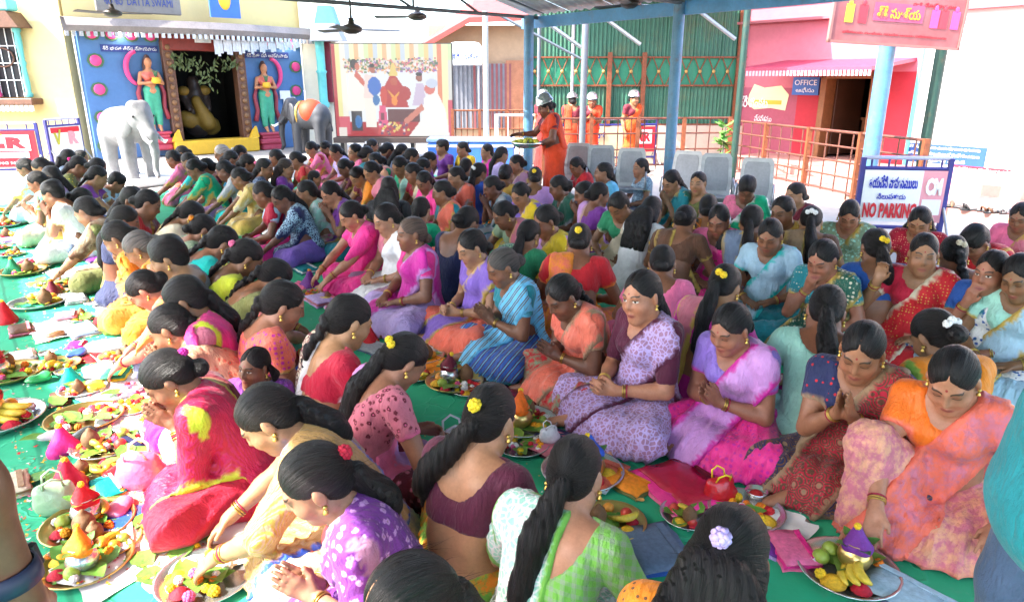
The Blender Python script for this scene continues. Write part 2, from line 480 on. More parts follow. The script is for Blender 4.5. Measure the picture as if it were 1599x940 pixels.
def rig(P):
    J = {}; ln = R(P['lean']); R1 = rotx(-ln * .75); R2 = rotz(R(P['twist'])) @ rotx(-ln * 1.2)
    stand = P['legs'] == 'stand'
    pel = v3(0, 0, .86 if stand else (.16 if P['legs'] == 'kneel' else .115))
    wai = pel + R1 @ v3(0, .0, .155); che = wai + R2 @ v3(0, 0, .155); nek = che + R2 @ v3(0, -.012, .128)
    Rh = rotz(R(P['twist'] + P['turn'])) @ rotx(-(ln * .55 + R(P['bow']))) @ roty(R(P['roll']))
    hed = nek + (rotx(-ln) @ v3(0, .018, .045)) + Rh @ v3(0, .012, .078)
    J.update(pel=pel, wai=wai, che=che, nek=nek, hed=hed, R1=R1, R2=R2, Rh=Rh)
    J['sh'] = {s: che + R2 @ v3(s * .150, -.012, .088) for s in (-1, 1)}
    W = {}; H = {}; pole = {s: v3(s * .7, -.35, -1) for s in (-1, 1)}
    def ch(x, y, z): return che + R2 @ v3(x, y, z)
    for s in (-1, 1):
        a = P['arms']; a = a if isinstance(a, str) else a[0 if s == -1 else 1]  # (left, right)
        if isinstance(a, tuple):                          # wrist at a given point
            W[s] = v3(*a[:3]); H[s] = (v3(*a[3:6]), v3(-s, 0, 0), v3(0, 1, 0), .3); pole[s] = v3(*a[6:9]) if len(a) > 6 else v3(s * .6, -1, -.3)
        elif a == 'namaste':                                # palms pressed in front of the chest
            up = P.get('up', 0.0); dv = R2 @ v3(0, .42, .9)
            W[s] = ch(s * .020, .205, -.045 + up); H[s] = (dv, R2 @ v3(-s, 0, 0), R2 @ v3(0, -.9, .42), .06)
        elif a == 'face':                                 # pressed palms held up to mouth and forehead
            dv = Rh @ v3(0, .12, .99); W[s] = hed + Rh @ v3(s * .021, .135, -.150); H[s] = (dv, Rh @ v3(-s, 0, 0), Rh @ v3(0, -1, 0), .08)
        elif a == 'chin':                                 # hand at the mouth
            W[s] = hed + Rh @ v3(s * .055, .105, -.165); H[s] = (Rh @ v3(-s * .35, .1, .93), Rh @ v3(-s * .3, -1, 0), Rh @ v3(-s, 0, .2), .75); pole[s] = v3(s * .35, .2, -1)
        elif a == 'raise':
            W[s] = ch(s * .17, .23, .12); H[s] = (v3(-s * .2, .1, .97), v3(0, 1, 0), v3(-s, 0, 0), .5); pole[s] = v3(s * .5, .1, -1)
        elif a == 'reach':
            W[s] = np.array([s * .115, .455 + ln * .10, .135]); H[s] = (v3(-s * .15, .72, -.62), v3(-s * .15, -.5, -.8), v3(-s, .1, .1), .42); pole[s] = v3(s * .9, -.5, -.15)
        elif a == 'hold':
            W[s] = np.array([s * .11, .33, .215]); H[s] = (v3(-s * .45, .8, -.1), v3(-s * .9, -.2, -.2), v3(0, .1, 1), .6); pole[s] = v3(s, -.4, -.6)
        elif a == 'clasp':
            W[s] = ch(s * .055, .235, -.15); H[s] = (v3(-s * .55, .8, .15), v3(-s * .9, -.3, -.1), v3(0, .1, 1), .55)
        elif a == 'knee':
            W[s] = np.array([s * .235, .27, .195]); H[s] = (v3(-s * .1, .85, -.35), v3(0, -.3, -1), v3(-s, 0, 0), .35); pole[s] = v3(s * .9, -.6, -.4)
        elif a == 'down':
            W[s] = J['sh'][s] + v3(s * .05, .05, -.46); H[s] = (v3(0, .1, -1), v3(-s, 0, 0), v3(0, 1, 0), .3); pole[s] = v3(s * .3, -1, 0)
        elif a == 'out':                                  # arm stretched forward and aside
            W[s] = ch(s * .20 , .38, -.02); H[s] = (v3(s * .25, .9, -.1), v3(-s * .6, 0, -.8), v3(0, .3, 1), .3)
        elif a == 'bowl':                                 # carrying at hip height
            W[s] = ch(s * .13, .30, -.17); H[s] = (v3(-s * .25, .9, 0), v3(-s * .4, 0, .9), v3(s * .9, 0, .3), .45)
        else:                                             # lap
            W[s] = np.array([s * .085, .235 + .02 * s, .215]); H[s] = (v3(-s * .80, .55, -.12), v3(-s * .1, .0, -1), v3(0, 1, .1), .35); pole[s] = v3(s * 1.0, -.5, -.5)
    J['el'] = {}; J['wr'] = {}
    for s in (-1, 1): J['el'][s], J['wr'][s] = ik(J['sh'][s], W[s], .262, .225, pole[s])
    J['H'] = H
    L = P['legs']; hip = {s: pel + v3(s * .085, .02, -.01) for s in (-1, 1)}
    if L == 'cross': kn = {-1: v3(-.295, .255, .105), 1: v3(.295, .265, .10)}; an = {-1: v3(.10, .36, .055), 1: v3(-.09, .30, .06)}
    elif L == 'side': kn = {-1: v3(-.19, .38, .085), 1: v3(.10, .40, .10)}; an = {-1: v3(.17, .25, .05), 1: v3(.34, .10, .05)}
    elif L == 'kneeup': kn = {-1: v3(-.29, .24, .10), 1: v3(.20, .28, .355)}; an = {-1: v3(.08, .30, .05), 1: v3(.19, .38, .05)}
    elif L == 'kneel': kn = {-1: v3(-.12, .36, .075), 1: v3(.12, .36, .075)}; an = {-1: v3(-.10, -.04, .05), 1: v3(.10, -.04, .05)}
    else: kn = {s: v3(s * .08, .03, .46) for s in (-1, 1)}; an = {s: v3(s * .08, 0, .075) for s in (-1, 1)}
    J['hip'], J['kn'], J['an'] = hip, kn, an
    J['toe'] = {}
    for s in (-1, 1):
        if L == 'stand' or (L == 'kneeup' and s == 1): J['toe'][s] = an[s] + v3(0, .15, -.045)
        elif L == 'kneel': J['toe'][s] = an[s] + v3(0, -.13, -.02)
        else: J['toe'][s] = an[s] + unit(an[s] - kn[s]) * .10 + v3(0, .06, -.022)
    return J
def make_person(P0):
    """meshes of one posed figure: body, hair, blouse, skirt, drape plus anchor points"""
    P = dict(DEF); P.update(P0); J = rig(P); fat = P['fat']; h = P['h']
    R1, R2, Rh = J['R1'], J['R2'], J['Rh']; ny = R2 @ v3(0, 1, 0); ny1 = R1 @ v3(0, 1, 0)
    pel, wai, che, nek, hed, sh, el, wr = (J[k] for k in ('pel', 'wai', 'che', 'nek', 'hed', 'sh', 'el', 'wr'))
    stand = P['legs'] == 'stand'
    torso = [cone(pel + v3(0, 0, .01), wai, .142 * fat, .112 * fat, .05, (ny1, .78)), cone(wai, che, .112 * fat, .122 * fat, .05, (ny, .72)),
             cone(che, che + R2 @ v3(0, -.01, .075), .120 * fat, .085, .05, (ny, .70)), cone(sh[-1], sh[1], .048, .048, .04),
             cone(nek + R2 @ v3(-.02, -.01, -.01), sh[-1], .040, .044, .035), cone(nek + R2 @ v3(.02, -.01, -.01), sh[1], .040, .044, .035),
             ball(wai + R1 @ v3(0, .035, -.04), .100 * fat, .06), ball(che + R2 @ v3(.060, .066 * fat, .005), .054 * fat, .035), ball(che + R2 @ v3(-.060, .066 * fat, .005), .054 * fat, .035),
             cone(che + R2 @ v3(.07, -.05, .05), wai + R1 @ v3(.05, -.045, .03), .06, .055, .05), cone(che + R2 @ v3(-.07, -.05, .05), wai + R1 @ v3(-.05, -.045, .03), .06, .055, .05)]
    if P.get('trousers'): torso += [cone(pel + v3(0, 0, .06), pel + v3(0, 0, -.12),   .165 * fat, .195 * fat, .05, (ny1, .8))]
    arms = []
    for s in (-1, 1):
        arms += [cone(sh[s], el[s], .050 * fat, .037 * fat, .03), cone(el[s], el[s] + (wr[s] - el[s]) * .35, .037 * fat, .0365, .012), cone(el[s] + (wr[s] - el[s]) * .3, wr[s], .0365, .0245, .02)]
    hands = []
    for s in (-1, 1):
        d, n, t, c = J['H'][s]; hands += hand(wr[s], d, n, t, c, thumb=.55)
    neck = [cone(nek + R2 @ v3(0, 0, -.02), hed + Rh @ v3(0, -.018, -.05), .056, .050, .03)]
    fs_ = np.random.RandomState(P['seed'] * 3 + 1); SV3 = v3(1 + .09 * (fs_.rand() - .5) + .04 * (fat - 1) * 5, 1.0, 1 + .09 * (fs_.rand() - .5))
    head = xf(warp(HEADP, SV3), Rh, hed); eyes = xf(warp(EYES, SV3), Rh, hed); headc = xf(warp(HEADC, SV3), Rh, hed)
    legs = []; cloth = []
    for s in (-1, 1):
        a, k, n, t = J['hip'][s], J['kn'][s], J['an'][s], J['toe'][s]
        legs += [cone(a, k, .088, .062, .04), cone(k, n, .060, .038, .03), cone(n, t, .036, .026, .02), ball(n - unit(t - n) * .03 + v3(0, 0, -.012), .032, .02)]
        for q in range(5):
            u = q / 4 - .5; side = unit(np.cross(t - n, v3(0, 0, 1)))
            legs.append(cone(t + side * u * .05, t + side * u * .055 + unit(t - n) * (.034 - .02 * abs(u) - .006 * (q == 0)), .0095, .0085, .008))
        cloth += [cone(a, k, .108 * fat, .088, .06), cone(k, k + (n - k) * .86, .086, .066, .05)]
    L = P['legs']
    if L == 'cross': cloth += [ell((0, .20, .075), (.24, .18, .085), .07), ell((0, .30, .028), (.30, .13, .042), .05), ell((0, -.02, .06), (.22, .17, .085), .06)]
    elif L == 'side': cloth += [ell((.06, .20, .07), (.24, .22, .085), .07), ell((.10, .26, .028), (.30, .19, .04), .05), ell((.02, -.02, .06), (.22, .17, .085), .06)]
    elif L == 'kneeup': cloth += [ell((-.05, .18, .075), (.22, .18, .09), .07), cone((.16, .20, .25), (.14, .30, .08), .10, .11, .08), ell((0, .26, .03), (.31, .17, .042), .05), ell((0, -.02, .06), (.22, .17, .085), .06)]
    elif L == 'kneel': cloth += [ell((0, .14, .08), (.20, .26, .095), .07), ell((0, .10, .03), (.26, .34, .04), .05)]
    else:
        cloth = [cone(pel, v3(0, .01, .45), .150, .150, .05, (v3(0, 1, 0), .85)), cone((0, .01, .45), (0, .02, .04), .150, .195, .06, (v3(0, 1, 0), .9)), cone((-.08, .05, .46), (-.08, .05, .05), .09, .10, .06)]
    if P.get('trousers'): cloth = [cone((x * .085, 0, .86), (x * .10, .02, .46), .098, .088, .03) for x in (-1, 1)] + [cone((x * .10, .02, .46), (x * .10, .0, .10), .088, .075, .03) for x in (-1, 1)]
    if stand: legs = [('c', p[1], p[2], min(p[3], .055), min(p[4], .055), p[5], p[6]) for p in legs]
    if not P.get('trousers'): cloth += [cone(pel, wai + R1 @ v3(0, 0, -.035), .150 * fat, .118 * fat, .05, (ny1, .80))]
    # grids
    allp = torso + arms + hands + head + legs + cloth
    lo = np.min([bbox(p)[0] for p in allp], 0) - .03; hi = np.max([bbox(p)[1] for p in allp], 0) + .03
    if P['drape'] is not None: lo = np.minimum(lo, v3(-.25, -.28, lo[2])); lo[1] = min(lo[1], -.26)
    lo[2] = -h * 1.5
    g = Grid(lo, hi, h); X, Y, Z = g.pts()
    ft = field(g, torso)                                                       # torso alone
    fs = field(g, cloth, pad=.05)                                              # sari skirt
    phi = np.arctan2(X - 0.0, Y + .12 if not stand else Y - .01); rr = np.sqrt(X * X + Y * Y)
    rs = np.random.RandomState(P['seed']); ph0 = rs.rand() * 6
    if stand: fold = 0 * X + 0 * Y + 0 * Z if P.get('trousers') else np.sin(phi * 17 + ph0 + 1.5 * np.sin(Z * 4 + ph0)) * np.clip((.95 - Z) * 1.0, 0, .9) * .011
    else:
        w1 = phi * 15 + rr * 7 + ph0 + 2.2 * wnoise(X, Y, Z, P['seed'], 9)
        w2 = X * 55 + (Y - .2) * 38 * math.sin(ph0) + Z * 30 + ph0 * 2 + 2.5 * wnoise(X, Y, Z, P['seed'] + 1, 8)
        amp = np.clip(.55 + wnoise(X, Y, Z, P['seed'] + 4, 7) * 1.3, 0, 1)
        fold = ((np.abs(np.sin(w1)) ** .75 - .55) * .025 * amp + (np.abs(np.sin(w2)) ** .75 - .55) * .020 * (1 - amp)) * np.clip((rr - .06) * 5, 0, 1)
    fs = fs + fold.astype(np.float32) + (.003 * wnoise(X, Y, Z, P['seed'] + 7, 24)).astype(np.float32)
    fs = smax(fs, .003 - Z, .004); out = {}
    # blouse
    cx, cy, cz = X - np.float32(che[0]), Y - np.float32(che[1]), Z - np.float32(che[2]); r2 = R2.astype(np.float32)
    qx, qy, qz = (cx * r2[0, 0] + cy * r2[1, 0] + cz * r2[2, 0], cx * r2[0, 1] + cy * r2[1, 1] + cz * r2[2, 1], cx * r2[0, 2] + cy * r2[1, 2] + cz * r2[2, 2])
    fb = ft - np.float32(.0075)
    fb = fb + (.0030 * (np.abs(wnoise(X, Y, Z, P['seed'] + 3, 40)) * 2 - .5)).astype(np.float32)
    if not P['kurti']: fb = smax(fb, -(qz + np.float32(.085)), .004)
    nb = P['back']
    front = np.sqrt((qx / .078) ** 2 + ((qz - .150) / .098) ** 2) - 1
    backn = np.sqrt((qx / (.070 + .045 * nb)) ** 2 + ((qz - .150) / (.045 + .125 * nb)) ** 2) - 1
    ncut = np.where(qy > -.012, front, backn) * np.float32(.06)
    fb = smax(fb, -ncut.astype(np.float32), .006)
    for s in (-1, 1):
        e = sh[s] + (el[s] - sh[s]) * P['sleeve']; dv = unit(el[s] - sh[s])
        sl = g.sl(np.minimum(sh[s], e) - .1, np.maximum(sh[s], e) + .1); A, B, C = g.pts(sl)
        c1 = ev(cone(sh[s], el[s], .050 * fat + .0085, .037 * fat + .0105, 0), A, B, C) + (.002 * wnoise(A, B, C, P['seed'] + 5, 70)).astype(np.float32)
        c1 = np.maximum(c1, (A - np.float32(e[0])) * np.float32(dv[0]) + (B - np.float32(e[1])) * np.float32(dv[1]) + (C - np.float32(e[2])) * np.float32(dv[2]))
        fb[sl] = smin(fb[sl], c1, .018)
    # body (skin)
    fbody = field(g, arms + neck + legs, ft.copy()); fbody = field(g, head, fbody)
    gh = Grid(hed - .19, hed + .19, P['hh']); fh = field(gh, torso + neck + head); 
    for c in headc: carve(gh, fh, c, .006)
    fh = field(gh, eyes, fh)
    fbody_h = field(g, hands, fbody)
    V, Q = nets(g, fbody_h.copy())
    hb = [(np.min([bbox(p)[0] for p in hands[i * 17 // 1:(i + 1) * 17]], 0), np.max([bbox(p)[1] for p in hands[i * 17:(i + 1) * 17]], 0)) for i in (0, 1)]
    if (hb[0][0] < hb[1][1] + .02).all() and (hb[1][0] < hb[0][1] + .02).all(): hb = [(np.minimum(hb[0][0], hb[1][0]), np.maximum(hb[0][1], hb[1][1]))]
    keep = ~((V - hed) ** 2).sum(1).__lt__((.165 - 2.4 * h) ** 2)
    for a, b in hb: keep &= ~((V > a - .015 + 2.0 * h) & (V < b + .015 - 2.0 * h)).all(1)
    fgarm = np.minimum(fs, fb)
    ii = np.clip(((V - g.lo) / h).round().astype(int), 0, g.n - 1)
    keep &= fgarm[ii[:, 0], ii[:, 1], ii[:, 2]] > (-.016 - h * .3 if not stand else -9)
    Vb_, Qb_, _ = drop(V, Q, keep); Vh_, Qh_ = nets(gh, fh)
    # skirt
    V, Q = nets(g, fs.copy()); V, Q = cull(V, Q, V[:, 2] < .0065); me = raw_mesh('sari_skirt', V, Q); out['skirt'] = me
    edge = np.clip(1 - V[:, 2] / .05, 0, 1) * ((V[:, :2] ** 2).sum(1) ** .5 > .3) if not stand else np.clip(1 - (V[:, 2] - .02) / .06, 0, 1)
    me.attributes.new('edge', 'FLOAT', 'POINT').data.foreach_set('value', edge.astype(np.float32))
    # blouse
    V, Q = nets(g, fb.copy()); V, Q = cull(V, Q, samp(g, fbody_h, V) < -.012 - h * .2); me = raw_mesh('blouse', V, Q); out['blouse'] = me
    edge = np.zeros(len(V))
    for s in (-1, 1):
        dv = unit(el[s] - sh[s]); e = sh[s] + (el[s] - sh[s]) * P['sleeve']; u = (V - e) @ dv
        near = np.linalg.norm(V - (sh[s] + np.outer((V - sh[s]) @ dv, dv)), axis=1) < .075
        edge = np.maximum(edge, near * np.clip((u + .020) / .006, 0, 1))
    me.attributes.new('edge', 'FLOAT', 'POINT').data.foreach_set('value', edge.astype(np.float32))
    # drape over the left shoulder, or scarf
    if P['drape']:
        base = ft.copy()
        for s in (-1, 1):
            sl = g.sl(np.minimum(sh[s], el[s]) - .1, np.maximum(sh[s], el[s]) + .1)
            base[sl] = smin(base[sl], ev(cone(sh[s], el[s], .052 * fat, .039 * fat, 0), *g.pts(sl)), .03)
        base = smin(base, fs + .006, .05)
        sgn = -1.0 if P['drape'] in ('left', 'leftwide') else 1.0
        if P['drape'] == 'both': sgn = -1.0
        ux = qx * sgn                                     # +ux towards the draped shoulder
        e1, e2 = .60, .80                                 # band direction in (ux, z)
        wv = -(ux - .115) * e2 + (qz - .12) * e1          # + towards the neck side
        wide = P['drape'] in ('leftwide', 'rightwide')
        rf = np.maximum(wv - .050, -(wv + (.24 if wide else .155)))
        rb = np.maximum(np.maximum((.012 if not wide else -.04) - ux, ux - (.215 if wide else .175)), -(qz + (.36 if wide else .33)))
        fr = np.where(qy > -.01, rf, rb)
        fr = np.maximum(fr, -(qz + .36))
        fold2 = np.where(qy > -.01, 2 * np.abs(np.sin(wv * 88 + 1.6 * wnoise(X, Y, Z, P['seed'] + 2, 9))) - 1, 2 * np.abs(np.sin(ux * 84 + 1.4 * wnoise(X, Y, Z, P['seed'] + 2, 9))) - 1)
        fd = base - np.float32(.0170) + (fold2 * .0042).astype(np.float32) + (.0032 * (np.abs(wnoise(X, Y, Z, P['seed'] + 9, 22)) * 2 - .5)).astype(np.float32)
        fd = smax(fd, fr.astype(np.float32), .008); fd = smax(fd, .002 - Z, .003)
        # keep off the head
        fd = smax(fd, .118 - np.sqrt((X - np.float32(hed[0])) ** 2 + (Y - np.float32(hed[1])) ** 2 + (Z - np.float32(hed[2])) ** 2), .01)
        V, Q = nets(g, fd); V, Q = cull(V, Q, samp(g, base, V) < -.018 - h * .5)
        me = raw_mesh('sari_drape', V, Q); out['drape'] = me
        ed = fr[tuple(np.clip(((V - g.lo) / h).round().astype(int), 0, g.n - 1).T)]
        me.attributes.new('edge', 'FLOAT', 'POINT').data.foreach_set('value', np.clip((ed + .026) / .008, 0, 1).astype(np.float32))
    # hair
    hs = P['hair']; hp = [ell((0, -.015, .032), (.0775, .0990, .0880), .02), ell((0, -.045, -.015), (.068, .068, .070), .03)]
    hp = xf(warp(hp, SV3), Rh, hed); tail = []
    tie = hed + Rh @ v3(0, -.108, -.035)
    def bk(t, x, off):                                     # a point on the back, t 0 at the nape to 1 at the waist
        a = che + R2 @ v3(x, -.092 * fat - off, .10 - .10 * t) if t < .5 else che + (wai - che) * (t - .5) * 2 + R2 @ v3(x, -.088 * fat - off, .05 - .03 * t)
        return a
    x0 = P.get('tailx', .02)
    if hs == 'bun': tail = xf([ell((0, -.115, -.030), (.046, .036, .042), .012)], Rh, hed)
    elif hs == 'lowbun': tail = xf([ell((0, -.105, -.062), (.050, .036, .036), .012)], Rh, hed)
    elif hs in ('braid', 'pony', 'loose'):
        n = 15; pts = [tie, hed * .35 + nek * .65 + R2 @ v3(x0 * .5, -.088, .0)] + [bk(t, x0 * (1 + t), .022) for t in (0, .3, .6, .9)] + [bk(.9, x0 * 2.2, .03) + v3(0, -.02, -.09)]
        pts = np.array(pts); Ls = P['hairlen'] / .36
        tt = np.linspace(0, (len(pts) - 1) * min(1, .62 * Ls + .2), n); ii2 = np.clip(tt.astype(int), 0, len(pts) - 2); fr_ = (tt - ii2)[:, None]
        c = pts[ii2] * (1 - fr_) + pts[ii2 + 1] * fr_
        xr = R2 @ v3(1, 0, 0)
        if hs == 'braid':
            for i in range(n - 1):
                r = .0265 * (1 - .5 * i / n); s = 1 if i % 2 else -1
                tail.append(ell(c[i] + xr * s * .010, (r * .95, r * .8, r * 1.15), .005, rotz(0) @ roty(s * .5)))
            tail.append(cone(c[-2], c[-1] + v3(0, 0, -.05), .012, .018, .01))
        elif hs == 'pony':
            for i in range(n - 1):
                r = .024 + .020 * math.sin(min(1, i / n * 1.5) * PI * .6) * (1 - .45 * i / n); tail.append(cone(c[i], c[i + 1], r, r, .015))
            tail.append(cone(c[-1], c[-1] + v3(.01, -.01, -.07), .020, .004, .02))
        else:
            for j in (-2, -1, 0, 1, 2):
                for i in range(n - 1):
                    o = xr * j * (.020 + .006 * min(i, 5)); r = .032 * (1 - .35 * i / n); tail.append(cone(c[i] + o, c[i + 1] + o, r, r, .02))
            hp += xf([cone((-.07, -.03, -.02), (-.075, -.06, -.11), .024, .03, .03), cone((.07, -.03, -.02), (.075, -.06, -.11), .024, .03, .03), ell((0, -.075, -.06), (.075, .045, .075), .03)], Rh, hed)
    elif hs == 'short': hp += xf([ell((0, -.02, .045), (.086, .104, .088), .02)], Rh, hed)
    elif hs == 'pigtails':
        for s in (-1, 1): tail += xf([cone((s * .075, -.05, -.01), (s * .105, -.055, -.05), .018, .026, .01), cone((s * .105, -.055, -.05), (s * .10, -.05, -.11), .026, .010, .01)], Rh, hed)
    gp = hp + tail; lo = np.min([bbox(p)[0] for p in gp], 0) - .02; hi = np.max([bbox(p)[1] for p in gp], 0) + .02
    gg = Grid(lo, hi, max(P['hh'] * 1.05, .0045)); ff = field(gg, hp)
    A, B, C = gg.pts(); a, b, c = A - np.float32(hed[0]), B - np.float32(hed[1]), C - np.float32(hed[2]); rh = Rh.astype(np.float32)
    ax_, ay_, az_ = (a * rh[0, 0] + b * rh[1, 0] + c * rh[2, 0], a * rh[0, 1] + b * rh[1, 1] + c * rh[2, 1], a * rh[0, 2] + b * rh[1, 2] + c * rh[2, 2])
    ax_, az_ = ax_ / np.float32(SV3[0]), az_ / np.float32(SV3[2])
    if hs == 'short': ff = ff + (.006 * wnoise(ax_, ay_, az_, 5, 70)).astype(np.float32)
    ff = ff + np.where(ay_ + az_ > .03, .0065 * np.exp(-(ax_ / .005) ** 2), 0).astype(np.float32) * (0 if hs == 'short' else 1)
    ff = ff + (.0010 * np.sin(np.arctan2(ax_, az_ + .02) * 34 + ay_ * 24) + .0012 * wnoise(ax_, ay_, az_, P['seed'], 75)).astype(np.float32)
    face = np.sqrt((ax_ / .077) ** 2 + ((ay_ - .138) / .102) ** 2 + ((az_ + .034) / (.127 if hs != 'short' else .098)) ** 2) - 1 - (0 if hs == 'short' else 1) * .025 * np.exp(-(ax_ / .02) ** 2)
    ff = smax(ff, (-face * .07).astype(np.float32), .010)
    ear = np.sqrt(((np.abs(ax_) - .085) / .03) ** 2 + ((ay_ + .006) / .022) ** 2 + ((az_ + .022) / .036) ** 2) - 1
    if hs not in ('loose',): ff = smax(ff, (-ear * .022).astype(np.float32), .006)
    if tail:
        ff2 = field(gg, tail)
        if hs in ('pony', 'loose', 'bun', 'lowbun'): ff2 = ff2 + (.0022 * np.sin((A * np.float32(1.0) + B * np.float32(.6)) * 260 + 4 * wnoise(A, B, C, 4, 16)) + .0025 * wnoise(A, B, C, 8, 60)).astype(np.float32)
        ff = smin(ff, ff2, .006)
    V, Q = nets(gg, ff); me = raw_mesh('hair', V, Q); out['hair'] = me
    q_ = (V - hed) @ Rh; ang = np.arctan2(q_[:, 0], q_[:, 2] + .02); flow = np.stack([ang * 1.0, q_[:, 1], np.zeros(len(V))], 1)
    if tail:
        ix = tuple(np.clip(((V - gg.lo) / gg.h).round().astype(int), 0, gg.n - 1).T); tl = ff2[ix] < .004
        tx = V @ (R2 @ v3(1, 0, 0)); ty = V @ (R2 @ v3(0, 1, 0)); flow[tl] = np.stack([tx * 14 + ty * 9, V[:, 2], np.ones(len(V))], 1)[tl]
    me.attributes.new('flow', 'FLOAT_VECTOR', 'POINT').data.foreach_set('vector', flow.astype(np.float32).ravel())
    if P['hh'] < .0065 and hs != 'short':                  # stray hairs round the crown, nape and tail
        rs3 = np.random.RandomState(P['seed']); nv = len(V); SV = []; SF = []
        cen = V.mean(0)
        for k_ in range(130):
            p = V[rs3.randint(nv)].astype(float); onscalp = np.linalg.norm(p - hed) < .125
            out_ = unit(p - hed) if onscalp else unit(v3(rs3.normal() * .8, rs3.normal() * .5 - .4, rs3.normal() * .2))
            d_ = unit((Rh @ v3(rs3.normal() * .25, -1, -.35 + rs3.normal() * .25)) if onscalp else v3(rs3.normal() * .2, rs3.normal() * .2, -1)); L_ = .03 + .05 * rs3.rand(); w_ = unit(np.cross(d_, out_)) * .0006; b_ = len(SV)
            for t_ in (0, .33, .66, 1): c_ = p + d_ * L_ * t_ + out_ * (.001 + .012 * rs3.rand() * t_ * (1.2 - t_)); SV += [c_ - w_ * (1.1 - t_), c_ + w_ * (1.1 - t_), c_ + out_ * .0007 * (1.1 - t_)]
            for s_ in range(3):
                for e_ in range(3): SF.append((b_ + s_ * 3 + e_, b_ + s_ * 3 + (e_ + 1) % 3, b_ + s_ * 3 + 3 + (e_ + 1) % 3, b_ + s_ * 3 + 3 + e_))
        out['stray'] = raw_mesh('stray_hair', np.array(SV), np.array(SF, np.int32))
    VS = [Vb_]; QS = [Qb_]; n0 = len(Vb_)
    kh = ((Vh_ - hed) ** 2).sum(1) < .165 ** 2
    Vh, Qh, _ = drop(Vh_, Qh_, kh); ins = ((Vh > gg.lo) & (Vh < gg.lo + (gg.n - 1) * gg.h)).all(1); Vh, Qh = cull(Vh, Qh, ins & (samp(gg, ff, Vh) < -.0035)); VS.append(Vh); QS.append(Qh + n0); nh = len(Vh); n0 += nh
    for a, b in hb:
        gd = Grid(a - .015, b + .015, P['hd']); fd = field(gd, arms + hands + (head + neck if np.linalg.norm((a + b) / 2 - hed) < .3 else []))
        Vd, Qd = nets(gd, fd); kd = ((Vd > a - .015 + P['hd'] * .8) & (Vd < b + .015 - P['hd'] * .8)).all(1)
        Vd, Qd, _ = drop(Vd, Qd, kd); VS.append(Vd); QS.append(Qd + n0); n0 += len(Vd)
    VA = np.concatenate(VS); QA = np.concatenate(QS); me = raw_mesh('body', VA, QA)
    hq = ((VA - hed) @ Rh) / SV3
    at_ = me.attributes.new('hq', 'FLOAT_VECTOR', 'POINT'); at_.data.foreach_set('vector', hq.astype(np.float32).ravel())
    out['body'] = me
    out['J'] = J; out['tie'] = tie; out['hed'] = hed; out['Rh'] = Rh; out['wr'] = wr; out['el'] = el; out['nek'] = nek
    return out

# ---- materials of people
def mat_skin():
    m, nt, b = mat('skin'); g = N(nt)
    tone = g.new('ShaderNodeObjectInfo').outputs['Color']; co = g.objco()
    n = g.noise(co, 16.0, 5.0, .65); n4 = g.noise(co, 90.0, 3.0, .6); c = g.mix(1.0, tone, g.mix(g.ramp(g.m('ADD', g.mul(n, .7), g.mul(n4, .3)), .32, .68), .74, 1.12), 'MULTIPLY')
    x, y, z = g.sep(g.attr('hq', out='Vector')); ax = g.m('ABSOLUTE', x)
    front = g.mul(g.gt(y, .035), g.lt(y, .114), g.gt(z, -.11), g.lt(z, .08), g.lt(ax, .075))
    def blob(cx, cz, rx, rz, soft=.35):
        u = g.m('DIVIDE', g.m('SUBTRACT', ax, cx), rx); w = g.m('DIVIDE', g.m('SUBTRACT', z, cz), rz)
        d = g.m('SQRT', g.m('ADD', g.mul(u, u), g.mul(w, w))); return g.m('MULTIPLY', g.ramp(d, 1 + soft, 1 - soft), front, clamp=True)
    # warmer cheeks, lips, darker sockets, brows, lashes, bindi
    c = g.mix(g.mul(blob(.04, -.035, .026, .026, .8), .25), c, (.42, .13, .08))
    c = g.mix(g.mul(blob(.031, .004, .026, .017, .6), .35), c, (.06, .025, .016))
    c = g.mix(g.mul(blob(.0, -.068, .023, .0105, .25), .75), c, (.27, .055, .05))
    c = g.mix(g.mul(blob(.0, -.0675, .021, .0016, .5), .8), c, (.05, .012, .01))
    c = g.mix(g.mul(blob(.007, -.0405, .0045, .0022, .5), .8), c, (.03, .01, .008))
    bz = g.m('SUBTRACT', .0275, g.mul(g.m('POWER', g.m('ABSOLUTE', g.m('SUBTRACT', ax, .034)), 2.0), 14.0))
    brow = g.mul(g.ramp(g.m('ABSOLUTE', g.m('SUBTRACT', z, bz)), .0045, .0022), g.gt(ax, .012), g.lt(ax, .048), front, g.gt(y, .052))
    c = g.mix(g.mul(brow, .9), c, (.008, .006, .006))
    wh = blob(.031, .0005, .0135, .0052, .2); opn = g.attr('eyes_open', 'OBJECT', 'Fac')
    c = g.mix(g.mul(wh, opn), c, (.62, .58, .54)); c = g.mix(g.mul(blob(.0305, .001, .0058, .0058, .15), opn, wh), c, (.012, .007, .005))
    lz = g.m('SUBTRACT', -.0035, g.mul(g.m('POWER', g.m('ABSOLUTE', g.m('SUBTRACT', ax, .031)), 2.0), -12.0))
    lz2 = g.m('ADD', lz, g.mul(opn, .0085))
    lash = g.mul(g.ramp(g.m('ABSOLUTE', g.m('SUBTRACT', z, lz2)), .0024, .0012), g.gt(ax, .0155), g.lt(ax, .0435), front, g.gt(y, .055))
    c = g.mix(g.mul(lash, .9), c, (.008, .006, .006))
    c = g.mix(g.mul(blob(.0, .036, .0042, .0042, .2), .95), c, (.25, .006, .012))
    g.link(c, b.inputs['Base Color']); b.inputs['Roughness'].default_value = .48; b.inputs['Specular IOR Level'].default_value = .42
    b.inputs['Subsurface Weight'].default_value = .0
    g.link(g.bump(g.noise(co, 260.0, 2.0, .5), .08, .004), b.inputs['Normal'])
    return m
